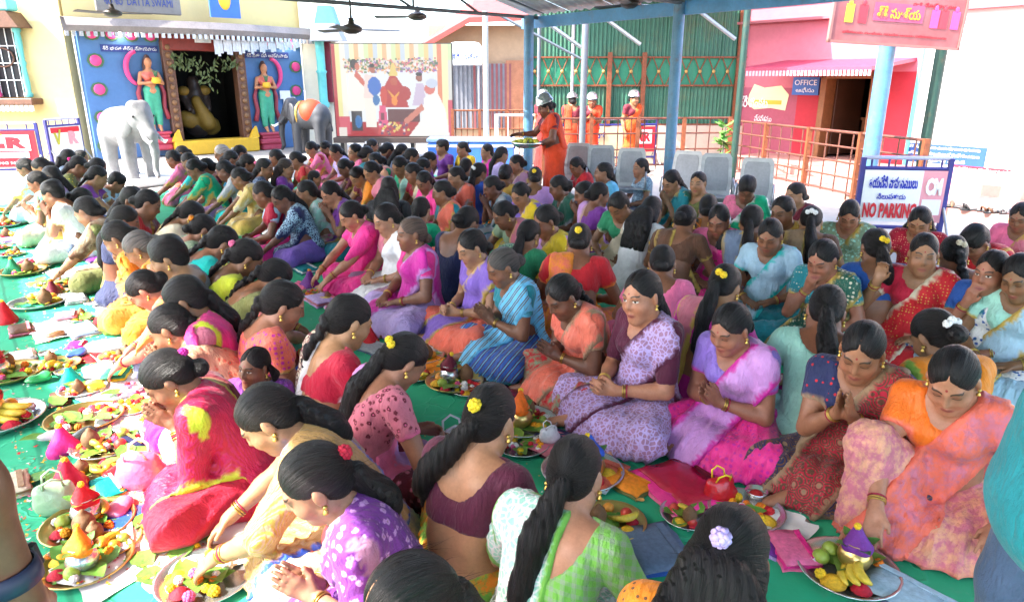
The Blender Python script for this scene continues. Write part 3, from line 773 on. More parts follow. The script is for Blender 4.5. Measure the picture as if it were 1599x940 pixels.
def mat_hair():
    m, nt, b = mat('hair'); g = N(nt); co = g.objco(); t = g.new('ShaderNodeObjectInfo').outputs['Color']
    mp = g.new('ShaderNodeMapping'); mp.inputs['Scale'].default_value = (10, 4, 2); g.link(g.attr('flow', out='Vector'), mp.inputs['Vector'])
    n = g.noise(mp.outputs[0], 2.6, 4.0, .7); n3 = g.noise(mp.outputs[0], .9, 2.0, .6); n2 = g.noise(co, 18.0, 2.0, .5)
    f = g.m('ADD', g.mul(n, .6), g.mul(n3, .4))
    g.link(g.mix(g.ramp(f, .36, .66), g.mix(1.0, t, (.35, .35, .36), 'MULTIPLY'), g.mix(1.0, t, (2.3, 2.0, 1.9), 'MULTIPLY')), b.inputs['Base Color'])
    g.link(g.m('ADD', g.mul(f, .40), .22), b.inputs['Roughness']); b.inputs['Specular IOR Level'].default_value = .24
    g.link(g.bump(f, 1.0, .016), b.inputs['Normal']); return m
def mat_cloth(kind):
    """c1 = object colour, c2 = pattern colour, c3 = border colour (object properties)"""
    m, nt, b = mat('cloth_' + kind); g = N(nt); co = g.objco()
    c1 = g.new('ShaderNodeObjectInfo').outputs['Color']; c2 = g.attr('c2', 'OBJECT'); c3 = g.attr('c3', 'OBJECT'); edge = g.attr('edge', out='Fac')
    def cells(scale, feat='F1', rnd=1.0, out='Distance'):
        n = g.new('ShaderNodeTexVoronoi', feature=feat); n.inputs['Scale'].default_value = scale
        n.inputs['Randomness'].default_value = rnd; g.link(co, n.inputs['Vector']); return n.outputs[out]
    def wave(scale, dirn='DIAGONAL', dist=1.0):
        n = g.new('ShaderNodeTexWave', bands_direction=dirn); n.inputs['Scale'].default_value = scale; n.inputs['Distortion'].default_value = dist
        n.inputs['Detail'].default_value = 1.0; g.link(co, n.inputs['Vector']); return n.outputs['Fac']
    c = c1
    if kind == 'dots': c = g.mix(g.ramp(cells(34, rnd=.25), .24, .19), c1, c2)
    elif kind == 'smalldots': c = g.mix(g.ramp(cells(55, rnd=.3), .26, .2), c1, c2)
    elif kind == 'floral':
        d = cells(32); nn = g.noise(co, 90, 2); c = g.mix(g.ramp(g.m('ADD', d, g.mul(nn, .5)), .62, .52), c1, c2)
        c = g.mix(g.ramp(cells(32), .16, .10), c, c3)
    elif kind == 'print':
        d = cells(48, 'DISTANCE_TO_EDGE'); c = g.mix(g.ramp(g.m('ADD', d, g.mul(g.noise(co, 40, 3), .28)), .30, .22), c1, c2)
    elif kind == 'paisley':
        d = cells(17); w = g.m('SINE', g.mul(d, 40.0)); c = g.mix(g.ramp(w, -.1, .3), c1, c2); c = g.mix(g.ramp(cells(17), .22, .17), c, c3)
        c = g.mix(g.mul(g.ramp(cells(70), .32, .26), .5), c, c3)
    elif kind == 'checks':
        x, y, z = g.sep(co)
        s = lambda v: g.gt(g.m('SINE', g.mul(v, 190.0)), .25)
        c = g.mix(g.m('MULTIPLY', g.m('ADD', s(g.m('ADD', x, g.mul(y, .4))), s(g.m('ADD', z, g.mul(y, .6)))), .5), c1, c2)
    elif kind == 'stripes':
        w = wave(9.0, 'DIAGONAL', .8); c = g.mix(g.ramp(w, .55, .62), c1, c2); c = g.mix(g.mul(g.ramp(w, .9, .93), .8), c, c3)
    elif kind == 'brocade':
        d = cells(38, rnd=.15); e = cells(90, rnd=.6); c = g.mix(g.ramp(d, .36, .26), c1, c2); c = g.mix(g.mul(g.ramp(e, .25, .15), .45), c, c2)
    elif kind == 'tiedye':
        c = g.mix(g.ramp(g.noise(co, 22, 5, .7), .42, .58), c1, c2)
    elif kind == 'silk':
        c = g.mix(g.mul(g.ramp(wave(60.0, 'X', 2.0), .4, .7), .22), c1, c2)
    c = g.mix(g.m('MULTIPLY', edge, 1.0, clamp=True), c, c3)
    n = g.noise(co, 14, 4, .6); c = g.mix(1.0, c, g.mix(g.ramp(n, .3, .7), .84, 1.1), 'MULTIPLY')
    g.link(c, b.inputs['Base Color']); b.inputs['Roughness'].default_value = {'silk': .38, 'brocade': .42}.get(kind, .68)
    b.inputs['Sheen Weight'].default_value = .12; b.inputs['Specular IOR Level'].default_value = .3
    mp = g.new('ShaderNodeMapping'); mp.inputs['Scale'].default_value = (1.0, .5, .33); mp.inputs['Rotation'].default_value = (.3, .5, .6); g.link(co, mp.inputs['Vector'])
    w2 = g.noise(mp.outputs[0], 34.0, 3.0, .5); w2 = g.m('ABSOLUTE', g.m('SUBTRACT', w2, .5))
    hgt = g.m('ADD', g.mul(w2, 2.0), g.mul(g.noise(co, 420, 1, .5), .10))
    g.link(g.bump(hgt, .8, .014), b.inputs['Normal'])
    return m
MSKIN = mat_skin(); MHAIR = mat_hair(); _cl = {}
def CL(kind):
    if kind not in _cl: _cl[kind] = mat_cloth(kind)
    return _cl[kind]
GOLD = simple('gold', (.55, .36, .09), .32, .9, .1, 60)
COLORS = dict(white=(.78, .77, .76), cream=(.66, .58, .42), grey=(.34, .35, .37), black=(.02, .02, .022), navy=(.018, .024, .085), blue=(.02, .09, .36), royal=(.03, .10, .55),
    sky=(.13, .48, .72), lightblue=(.38, .56, .68), teal=(.01, .20, .24), turquoise=(.0, .46, .42), mint=(.36, .66, .54), green=(.02, .23, .10), emerald=(.0, .36, .17), darkgreen=(.012, .10, .065),
    sage=(.24, .33, .20), olive=(.15, .16, .045), lime=(.50, .56, .03), parrot=(.16, .42, .06), yellow=(.80, .55, .02), gold=(.55, .36, .07), mustard=(.50, .30, .05), orange=(.80, .24, .015), saffron=(.85, .15, .01),
    coral=(.78, .15, .09), peach=(.75, .36, .22), red=(.55, .012, .02), crimson=(.45, .008, .035), maroon=(.14, .008, .022), wine=(.085, .008, .03), pink=(.80, .16, .32), hotpink=(.80, .03, .25), magenta=(.58, .02, .30),
    rose=(.58, .16, .22), mauve=(.34, .17, .28), lavender=(.48, .36, .66), lilac=(.55, .28, .60), purple=(.17, .03, .26), violet=(.22, .12, .50), brown=(.12, .05, .025), beige=(.44, .33, .22), tan=(.32, .20, .11), slate=(.15, .20, .30))
SKIN = [(.40, .19, .105), (.30, .135, .07), (.215, .09, .046), (.15, .06, .032)]
def flower_mesh():
    b = MB(); rs = random.Random(3)
    for i in range(26):
        a = i * 2.4; t = math.acos(1 - 2 * (i + .5) / 26); r = .017
        d = Vector((math.sin(t) * math.cos(a), math.sin(t) * math.sin(a), math.cos(t)))
        b.ball(d * r * .75, (.0075, .0075, .0075), 6, 4)
    return b.mesh('hair_flower')
def ring_mesh(r, t, name, n=16):
    b = MB(); b.tube([(r * math.cos(2 * PI * i / n), r * math.sin(2 * PI * i / n), 0) for i in range(n)], t, 6, closed=True); return b.mesh(name)
FLOWER = flower_mesh(); BANGLE = ring_mesh(.030, .0032, 'bangle'); NECKLACE = ring_mesh(.073, .0022, 'necklace', 24)
def _ear():
    b = MB(); b.ball((0, 0, 0), .0075, 8, 6); b.lathe([(.002, -.006), (.008, -.016), (.0085, -.02), (.0, -.021)], 8); return b.mesh('earring')
EARRING = _ear()
OBJC = objcolor_material('petals', .7, 0, .3, 90, .4)
for _me in (FLOWER, BANGLE, NECKLACE, EARRING): _me.materials.append(None)
_pose_cache = {}
def pose_meshes(key):
    k = tuple(sorted(key.items()))
    if k not in _pose_cache: _pose_cache[k] = make_person(key)
    return _pose_cache[k]
def tocol(c): return COLORS[c] if isinstance(c, str) else c
def put_person(pose, loc, yaw, label, cat='person', blouse='red', sari='red', drape=None, b2='gold', s2='gold', d2='gold', border='gold', bk='plain', sk='plain', dk='plain',
               skin=1, hairc=(.008, .007, .0075), flower=None, scale=1.0, mirror=False, jewels=False, eyes=0.0, group=None, rnd=None, name='person'):
    M = pose_meshes(pose); rn = random.Random(hash(label) & 0xffff if rnd is None else rnd)
    o = empty(name, loc, R(yaw) - PI / 2, label, cat, group); o.scale = (-scale if mirror else scale, scale, scale)
    tone = [c * rn.uniform(.92, 1.08) for c in SKIN[skin]]
    bd = link('body', M['body'], o, m=MSKIN); bd.color = (*tone, 1); bd['eyes_open'] = float(eyes)
    hr = link('hair', M['hair'], o, m=MHAIR); hr.color = (*hairc, 1)
    if 'stray' in M: sy = link('stray_hair', M['stray'], hr, m=MHAIR); sy.color = (*hairc, 1); sy['kind'] = 'stuff'
    def cl(nm, key, c, c2, kind):
        q = link(nm, M[key], o, m=CL(kind)); q.color = (*tocol(c), 1); q['c2'] = list(tocol(c2)); q['c3'] = list(tocol(border)); return q
    cl('blouse', 'blouse', blouse, b2, bk); cl('skirt', 'skirt', sari, s2, sk)
    if 'drape' in M and pose.get('drape', 'left'): cl('sari_drape', 'drape', drape or sari, d2, dk)
    Rh, hed = M['Rh'], M['hed']
    if flower:
        for q, (fx, fy, fz) in enumerate(((0, -.118, .028), (.026, -.112, .018), (-.026, -.112, .018))[:flower[1]]):
            p = hed + Rh @ v3(fx, fy, fz); f = link('hair_flower', FLOWER, hr, tuple(p), scl=(1.25,) * 3 if flower[1] == 1 else (1.0,) * 3, m=OBJC); f.color = (*tocol(flower[0] if q < 2 else 'white'), 1)
    if jewels:
        for s in (-1, 1):
            d = Vector(M['wr'][s] - M['el'][s]).normalized(); w = Vector(M['wr'][s]); qt = d.to_track_quat('Z', 'Y').to_euler()
            for q in range(2 + rn.randrange(3)):
                bg = link('bangle', BANGLE, o, tuple(w - d * (.030 + .009 * q)), tuple(qt), m=GOLD if (q + jewels) % 3 else OBJC); bg.color = (.35, .02, .05, 1)
            link('earring', EARRING, bd, tuple(hed + Rh @ v3(s * .081, -.004, -.040)), m=GOLD)
    return o
def head_at(pose, px, py, yaw, scale=1.0, mirror=False):
    """ground position that puts the head of a seated figure at a pixel of the photograph"""
    hed = pose_meshes(pose)['hed'] * scale; a = R(yaw) - PI / 2; x = -hed[0] if mirror else hed[0]
    p = at(px, py, hed[2])
    return Vector((p.x - (x * math.cos(a) - hed[1] * math.sin(a)), p.y - (x * math.sin(a) + hed[1] * math.cos(a)), 0.0))
# ------------------------------------------------------------------ the setting
UA = Vector((-.6, .8, 0)); UB = Vector((.8, .6, 0))      # the courtyard's own axes: a = away-left, b = right-away
def ab(a, b, z=0.0): return Vector((UB.x * b + UA.x * a, UB.y * b + UA.y * a, z))
class Plane:
    """vertical wall plane through P0 along D; converts photo pixels to (s, z) on it"""
    def __init__(s, P0, D): s.P = Vector((P0[0], P0[1], 0)); s.D = Vector((D[0], D[1], 0)).normalized(); s.M = frame_on(s.P, s.D)
    def uv(s, px, py):
        d = ray(px, py); n = Vector((-s.D.y, s.D.x)); t = n.dot(s.P.xy) / n.dot(d.xy)
        return (Vector((d.x * t, d.y * t)) - s.P.xy).dot(s.D.xy), CAMH + d.z * t
    def rect(s, x0, y0, x1, y1):
        a, b = s.uv(x0, (y0 + y1) / 2)[0], s.uv(x1, (y0 + y1) / 2)[0]; zt, zb = s.uv((x0 + x1) / 2, y0)[1], s.uv((x0 + x1) / 2, y1)[1]
        return (a + b) / 2, (zt + zb) / 2, b - a, zt - zb
M_wyellow = simple('cream_yellow_plaster', (.62, .48, .21), .8, 0, .06, 1.2, .15, dirt=((.45, .36, .22), 1.1, .35))
M_cream = simple('cream_plaster', (.70, .66, .52), .8, 0, .06, 1.5, .15)
M_white = simple('white_paint', (.80, .79, .77), .65, 0, .05, 2.0, .1)
M_blue = simple('shrine_blue_paint', (.075, .175, .37), .55, 0, .08, 2.0, .1)
M_pinkp = simple('lotus_pink', (.70, .06, .22), .5, 0, .1, 8)
M_olive = simple('lotus_leaf_green', (.07, .16, .08), .5, 0, .15, 10)
M_wood = simple('carved_brown_wood', (.13, .055, .03), .5, 0, .25, 14, .3)
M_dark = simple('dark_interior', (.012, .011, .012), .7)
M_yel = simple('yellow_paint', (.72, .42, .03), .5, 0, .1, 8)
M_red = simple('red_paint', (.52, .03, .045), .5, 0, .1, 4)
M_silver = simple('silver_sheet', (.46, .47, .48), .38, .6, .15, 9, .15)
M_steel = simple('steel_tube', (.36, .37, .39), .42, .7, .15, 20)
M_bluepost = simple('pale_blue_post_paint', (.085, .22, .36), .5, 0, .15, 7, .1, dirt=((.16, .09, .05), 6.0, .55))
M_greenpost = simple('dark_green_post_paint', (.012, .045, .034), .5, 0, .2, 7, .1, dirt=((.10, .06, .03), 6.0, .5))
M_greypost = simple('grey_post_paint', (.13, .15, .17), .5, .2, .15, 7, .1, dirt=((.15, .09, .05), 7.0, .5))
M_rust = simple('rusty_orange_tube', (.20, .058, .022), .6, 0, .3, 18, .2, dirt=((.10, .04, .02), 12.0, .7))
M_rail = simple('brown_rail_paint', (.13, .045, .03), .55, 0, .25, 18, .2)
M_gfence = simple('green_sheet', (.045, .145, .095), .5, .1, .14, 2.5, .1, dirt=((.11, .12, .055), .9, .8))
M_gband = simple('green_band_paint', (.02, .19, .10), .5, 0, .12, 4)
M_concrete = simple('pale_concrete', (.34, .32, .29), .85, 0, .12, 1.3, .3, dirt=((.26, .24, .21), .8, .6))
M_pinkwall = simple('pink_plaster', (.52, .14, .18), .75, 0, .10, 1.4, .15, dirt=((.45, .14, .20), 1.0, .5))
M_redwall = simple('red_plaster', (.42, .022, .038), .7, 0, .10, 2.0, .15)
M_whitewall = simple('white_plaster', (.80, .79, .76), .8, 0, .05, 1.2, .2)
M_step = simple('pink_step_paint', (.46, .24, .20), .7, 0, .12, 3.0, .2, dirt=((.40, .24, .2), 2.0, .5))
M_door = simple('brown_door_frame', (.22, .085, .03), .5, 0, .2, 12, .2)
M_turq = simple('turquoise_paint', (.12, .48, .46), .5, 0, .1, 6)
M_purplepost = simple('violet_blue_paint', (.035, .035, .20), .45, 0, .15, 12)
M_txtw = simple('white_lettering', (.80, .80, .80), .6); M_txtb = simple('blue_lettering', (.03, .05, .42), .6); M_txtr = simple('red_lettering', (.62, .02, .03), .6)
M_boardw = simple('white_board', (.76, .76, .74), .5, 0, .05, 5); M_boardr = simple('red_board', (.62, .015, .03), .5, 0, .08, 5)
M_boardb = simple('blue_board', (.04, .13, .45), .5, 0, .08, 5); M_boardp = simple('pink_board', (.72, .30, .34), .5, 0, .08, 4)
M_sign_cream = simple('cream_board', (.74, .68, .40), .5, 0, .06, 5)
M_black = simple('black_plastic', (.02, .02, .022), .4)
M_tile = simple('red_roof_tile', (.33, .05, .04), .7, 0, .2, 5, .3)
M_shutter = simple('grey_shutter', (.24, .24, .26), .5, .3, .15, 6)
def glow(name, col, st):
    m, nt, b = mat(name); b.inputs['Base Color'].default_value = (*col, 1); b.inputs['Emission Color'].default_value = (*col, 1); b.inputs['Emission Strength'].default_value = st; return m
M_bulb = glow('lit_bulb', (1.0, .97, .9), 14.0)

# ground, carpet, steps
b = MB(); b.add([(-60, -30, -.012), (60, -30, -.012), (60, 120, -.012), (-60, 120, -.012)], [(0, 1, 2, 3)])
tag(b.build('ground', M_concrete), kind='structure')
def carpet():
    m, nt, bs = mat('green_floor_cloth'); g = N(nt); co = g.objco(); n = g.noise(co, 3.0, 4, .6); n2 = g.noise(co, 60, 2, .5)
    c = g.mix(g.ramp(n, .3, .7), (.016, .34, .165), (.028, .45, .23)); c = g.mix(g.mul(g.ramp(g.noise(co, 9, 5, .7), .6, .78), .35), c, (.12, .30, .20))
    x_, y_, z_ = g.sep(co); bb_ = g.m('ADD', g.mul(x_, .8), g.mul(y_, .6)); aa_ = g.m('ADD', g.mul(x_, -.6), g.mul(y_, .8))
    seam = g.ramp(g.m('ABSOLUTE', g.m('SUBTRACT', g.m('FRACT', g.m('DIVIDE', g.m('ADD', bb_, g.mul(n, .03)), 1.15)), .5)), .486, .495); c = g.mix(g.mul(seam, .55), c, (.006, .14, .07))
    crease = g.ramp(g.m('ABSOLUTE', g.m('SUBTRACT', g.noise(co, 2.3, 3, .5), .5)), .012, .0); c = g.mix(g.mul(crease, .22), c, (.10, .50, .30))
    dust = g.ramp(g.noise(co, 26, 5, .75), .60, .74); c = g.mix(g.mul(dust, .16), c, (.35, .42, .36)); n2 = g.m('ADD', g.mul(n2, .3), g.mul(crease, 1.4))
    g.link(c, bs.inputs['Base Color']); bs.inputs['Roughness'].default_value = .75; g.link(g.bump(n2, .35, .008), bs.inputs['Normal'])
    na, nb = 150, 120; A = np.linspace(-4, 13.0, na); B = np.linspace(-4.2, 7.1, nb); a, bb = np.meshgrid(A, B, indexing='ij')
    z = .011 * np.abs(np.sin(a * 9 + 2.5 * wnoise(a, bb, a * 0, 3, 2.2))) * np.clip(wnoise(a, bb, a * 0, 6, 1.1) * 2, 0, 1) + .009 * np.abs(np.sin((a * .6 + bb) * 7 + 2 * wnoise(a, bb, a * 0, 8, 2))) * np.clip(wnoise(a, bb, a * 0, 9, 1.4) * 2, 0, 1)
    V = np.stack([.8 * bb - .6 * a, .6 * bb + .8 * a, z], -1).reshape(-1, 3); i = np.arange(na * nb).reshape(na, nb)
    F = np.stack([i[:-1, :-1], i[1:, :-1], i[1:, 1:], i[:-1, 1:]], -1).reshape(-1, 4)[:, ::-1]
    me = raw_mesh('carpet', V, np.ascontiguousarray(F)); me.materials.append(m); o = bpy.data.objects.new('carpet', me); COL.objects.link(o); tag(o, kind='structure')
carpet()
def slab(name, a0, a1, b0, b1, z0, z1, m, kind='structure'):
    mb = MB(); P = [ab(a0, b0), ab(a1, b0), ab(a1, b1), ab(a0, b1)]
    mb.add([(p.x, p.y, z0) for p in P] + [(p.x, p.y, z1) for p in P], [(0, 1, 2, 3), (7, 6, 5, 4), (0, 4, 5, 1), (1, 5, 6, 2), (2, 6, 7, 3), (3, 7, 4, 0)])
    return tag(mb.build(name, m), kind=kind)
slab('pavement', -6, 9.3, 10.4, 14.6, -.01, .13, M_step)
slab('step', -6, 9.0, 11.9, 14.5, .12, .30, M_step)

# ---- yellow building on the left with a grilled window
yb = empty('yellow_building', (-13, 16.6, 0), 0, 'cream yellow plastered building with a grilled window beside the blue shrine', 'building')
PY = Plane((-16, 16.6), (1, 0))
def on(parent, plane):
    o = bpy.data.objects.new('tmp', None); return parent
def local(plane, parent):      # matrix of plane frame in the parent's space
    return Matrix.Translation(parent.location).inverted() @ plane.M
LY = local(PY, yb)
mb = MB(); mb.box((3.05, .15, 2.6), (6.1, .3, 5.2), LY); mb.build('wall', M_wyellow, yb)
c, z, w, h = PY.rect(-45, 45, 37, 152)
win = MB().box((c, -.02, z), (w, .05, h), LY).build('window', M_dark, yb)
for k in range(7):
    x = c - w / 2 + w * (k + .5) / 7; MB().cyl((x, -.06, z - h / 2), (x, -.06, z + h / 2), .012, n=6, M=LY).build('grille_bar', M_white, win)
for zz in (.25, .5, .75): MB().box((c, -.06, z - h / 2 + h * zz), (w, .02, .02), LY).build('grille_bar', M_white, win)
MB().tube([(c + .26 * math.cos(t) + .18, -.07, z + .12 + .2 * math.sin(t)) for t in np.linspace(0, 2 * PI, 14)], .02, 6, LY).build('grille_ring', M_wood, win)
for xx in (c + w / 2 + .06, c - .05):
    mb = MB(); mb.lathe([(.07, 0), (.09, .06), (.055, .12), (.07, .3), (.05, h * .45), (.075, h * .5), (.05, h * .55), (.07, h - .3), (.06, h - .1), (.09, h - .05), (.08, h)], 12, (xx, -.12, z - h / 2), M=LY); mb.build('pilaster', M_turq if xx > c else M_pinkp, yb)
MB().box((c, -.2, z - h / 2 - .09), (w + .55, .4, .14), LY, .02).build('window_sill', M_wood, yb)
for k in range(16): MB().box((c - w / 2 - .2 + k * (w + .4) / 15, -.33, z - h / 2 - .23), (.06, .06, .13), LY).build('sill_tooth', M_white, yb)
mb = MB(); mb.prism([(c - w / 2 - .3, z + h / 2), (c + w / 2 + .35, z + h / 2), (c + w / 2 + .15, z + h / 2 + .32), (c - w / 2 - .3, z + h / 2 + .32)], .5, LY @ Matrix.Translation((0, -.5, 0))); mb.build('lintel_hood', M_wood, yb)
MB().box((c, -.3, z + h / 2 + .45), (w + .4, .34, .24), LY, .03).build('lintel_top', M_turq, yb)

# ---- blue shrine front
F0 = Vector((-9.93, 16.35, 0)); FD = Vector((.743, .669, 0)); PS = Plane(F0, FD)
sh_ = empty('temple_shrine', tuple(F0), 0, 'blue painted shrine front with pink lotus medallions round a dark doorway', 'shrine')
LS = local(PS, sh_)
TOPZ = 2.80
sd0, sd1 = PS.uv(262, 160)[0], PS.uv(384, 160)[0]; send = PS.uv(476, 160)[0]; s00 = PS.uv(136, 150)[0]
MB().box(((s00 + sd0) / 2, .15, TOPZ / 2), (sd0 - s00, .3, TOPZ), LS).build('wall', M_blue, sh_)
MB().box(((sd1 + send) / 2, .15, TOPZ / 2), (send - sd1, .3, TOPZ), LS).build('wall', M_blue, sh_)
MB().box(((s00 + send) / 2, .5, 3.85), (send - s00 + .3, .7, 1.7), LS).build('upper_wall', M_wyellow, sh_)
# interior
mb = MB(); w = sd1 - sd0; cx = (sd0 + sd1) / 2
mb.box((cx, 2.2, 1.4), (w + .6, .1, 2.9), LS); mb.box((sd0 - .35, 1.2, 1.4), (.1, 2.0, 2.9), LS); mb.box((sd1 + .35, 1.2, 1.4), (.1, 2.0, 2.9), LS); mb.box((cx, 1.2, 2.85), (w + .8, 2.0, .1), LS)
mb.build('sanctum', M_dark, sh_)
for x in (sd0 + .10, sd1 - .10):
    j = MB().box((x, -.04, 1.35), (.24, .30, 2.62), LS, .02).build('door_jamb', M_wood, sh_)
    mb = MB()
    for k in range(13): mb.ball((x, -.20, .35 + k * .18), (.07, .035, .07), 8, 5, LS)
    mb.build('carved_boss', simple('carved_gilt', (.22, .11, .05), .45, .2, .2, 20), j)
MB().box((cx, -.06, 2.62), (w, .30, .36), LS, .02).build('door_lintel', simple('lintel_red', (.22, .03, .02), .5, 0, .2, 9), sh_)
MB().box((cx, -.16, .17), (w + .15, .5, .34), LS, .02).build('threshold', M_yel, sh_)
for x in (sd0, sd1): MB().prism([(x - .12, .34), (x + .12, .34), (x + .07, .62), (x - .02, .52)], .12, LS @ Matrix.Translation((0, -.36, 0))).build('threshold_horn', M_yel, sh_)
# cornice with teeth, bowed to the front
mb = MB(); mt = []; n = 22; prev = None
for k in range(n + 1):
    s = s00 - .25 + (send - s00 + .45) * k / n; bow = .35 + .55 * math.sin(PI * min(1, max(0, (k / n))) )
    q = [(s, .0, TOPZ), (s, -bow, TOPZ - .02), (s, -bow - .06, TOPZ + .10), (s, -bow + .05, TOPZ + .26), (s, .1, TOPZ + .30)]
    if prev: mb.add(prev + q, [(i, i + 1, i + 6, i + 5) for i in range(4)] + [(4, 0, 5, 9)], False, LS)
    for d in (0, .5):
        mt.append(MB().box((s + d * (send - s00 + .45) / n, -bow + .02, TOPZ - .07), (.07, .06, .10), LS))
    prev = q
mb.build('cornice', simple('weathered_cornice', (.22, .19, .18), .8, 0, .2, 4, .3, dirt=((.10, .09, .09), 2.0, .7)), sh_); [q.build('cornice_tooth', M_silver, sh_) for q in mt]
# silvery fringe over the door
f0, f1 = PS.uv(318, 60)[0], PS.uv(452, 60)[0]
for k in range(30):
    x = f0 + (f1 - f0) * (k + .5) / 30; L = .34 + .05 * math.sin(k * 1.7) - .18 * k / 30
    MB().box((x, -.62 + .01 * (k % 3), TOPZ - .10 - L / 2), ((f1 - f0) / 30 * .92, .012, L), LS).build('fringe_strip', M_silver, sh_)
# lotus medallions: ring of leaf green with a petalled pink disc
def lotus_mesh():
    mb = MB(); mb.lathe([(0, .045), (.10, .04), (.118, .025), (.122, 0)], 20, M=Matrix.Rotation(PI / 2, 4, 'X')); return mb.mesh('lotus_disc')
LD = lotus_mesh(); LD.materials.append(M_pinkp)
mb = MB(); pts = []
for k in range(28):
    a = 2 * PI * k / 28; r = .165 + .020 * math.cos(2 * a) + .006 * math.cos(8 * a); pts.append((r * math.cos(a) * .95, r * math.sin(a) * 1.08))
mb.prism(pts, .02); LR = mb.mesh('lotus_ring'); LR.materials.append(M_olive)
def lotus(px, py, sc=1.0):
    s, z = PS.uv(px, py); Mx = LS @ Matrix.Translation((s, -.022, z)) @ Matrix.Scale(sc, 4)
    r = bpy.data.objects.new('lotus_medallion', LR); COL.objects.link(r); r.parent = sh_; r.matrix_local = Mx
    d = bpy.data.objects.new('lotus_disc', LD); COL.objects.link(d); d.parent = r; d.location = (0, -.004, 0)
for px, py in ((142, 52), (173, 53), (204, 55), (234, 56), (149, 95), (155, 140), (160, 184), (165, 228)): lotus(px, py, .98)
for px, py in ((414, 65), (434, 67), (458, 69), (461, 105), (462, 142)): lotus(px, py, .98)
# written name strips
M_navy = simple('navy_strip', (.03, .05, .22), .5)
for (x0, y0, x1, y1, t) in ((157, 71, 246, 82, 'శ్రీ భారత తీర్థ స్వామివారు'), (382, 82, 450, 92, 'శ్రీ సీతా దేవి అమ్మవారు')):
    s, z, w, h = PS.rect(x0, y0, x1, y1); st = MB().box((s, -.012, z), (w, .02, h), LS).build('name_strip', M_navy, sh_)
    text_mesh('lettering', t, .1, M_txtw, st, LS @ Matrix.Translation((s, -.026, z)), fit=(w * .94, h * .62))
# lit bulbs
for px, py in ((186, 53), (446, 68)):
    s, z = PS.uv(px, py); MB().ball((s, -.16, z), .05, 12, 8, LS).build('lit_bulb', M_bulb, sh_); MB().cyl((s, -.16, z), (s, .02, z), .022, n=8, M=LS).build('bulb_holder', M_white, sh_)
# switch boxes and papers on the right panel
for r in ((436, 142, 452, 155), (442, 152, 460, 167)):
    s, z, w, h = PS.rect(*r); MB().box((s, -.03 - .004 * (r[0] > 440), z), (w, .05, h), LS).build('notice_paper', M_boardw, sh_)
s, z, w, h = PS.rect(297, 45, 322, 68); nb_ = MB().box((s, -.26, z), (w, .03, h), LS).build('number_board', M_boardw, sh_)
s, z, w, h = PS.rect(138, -14, 268, 24); bo = MB().box((s, -.55, z), (w, .08, h), LS, .02).build('name_board', simple('grey_board', (.19, .17, .155), .6), sh_)
text_mesh('lettering', 'శ్రీ శ్రీ  DATTA SWAMI', .2, M_navy, bo, LS @ Matrix.Translation((s, -.597, z)), fit=(w * .8, h * .4))
s, z, w, h = PS.rect(316, -14, 362, 30); MB().box((s, -.45, z), (w, .06, h), LS).build('deity_panel', M_boardb, sh_)
MB().ball((s, -.47, z + .1), (.16, .07, .26), 12, 8, LS).build('deity_relief', M_yel, sh_)
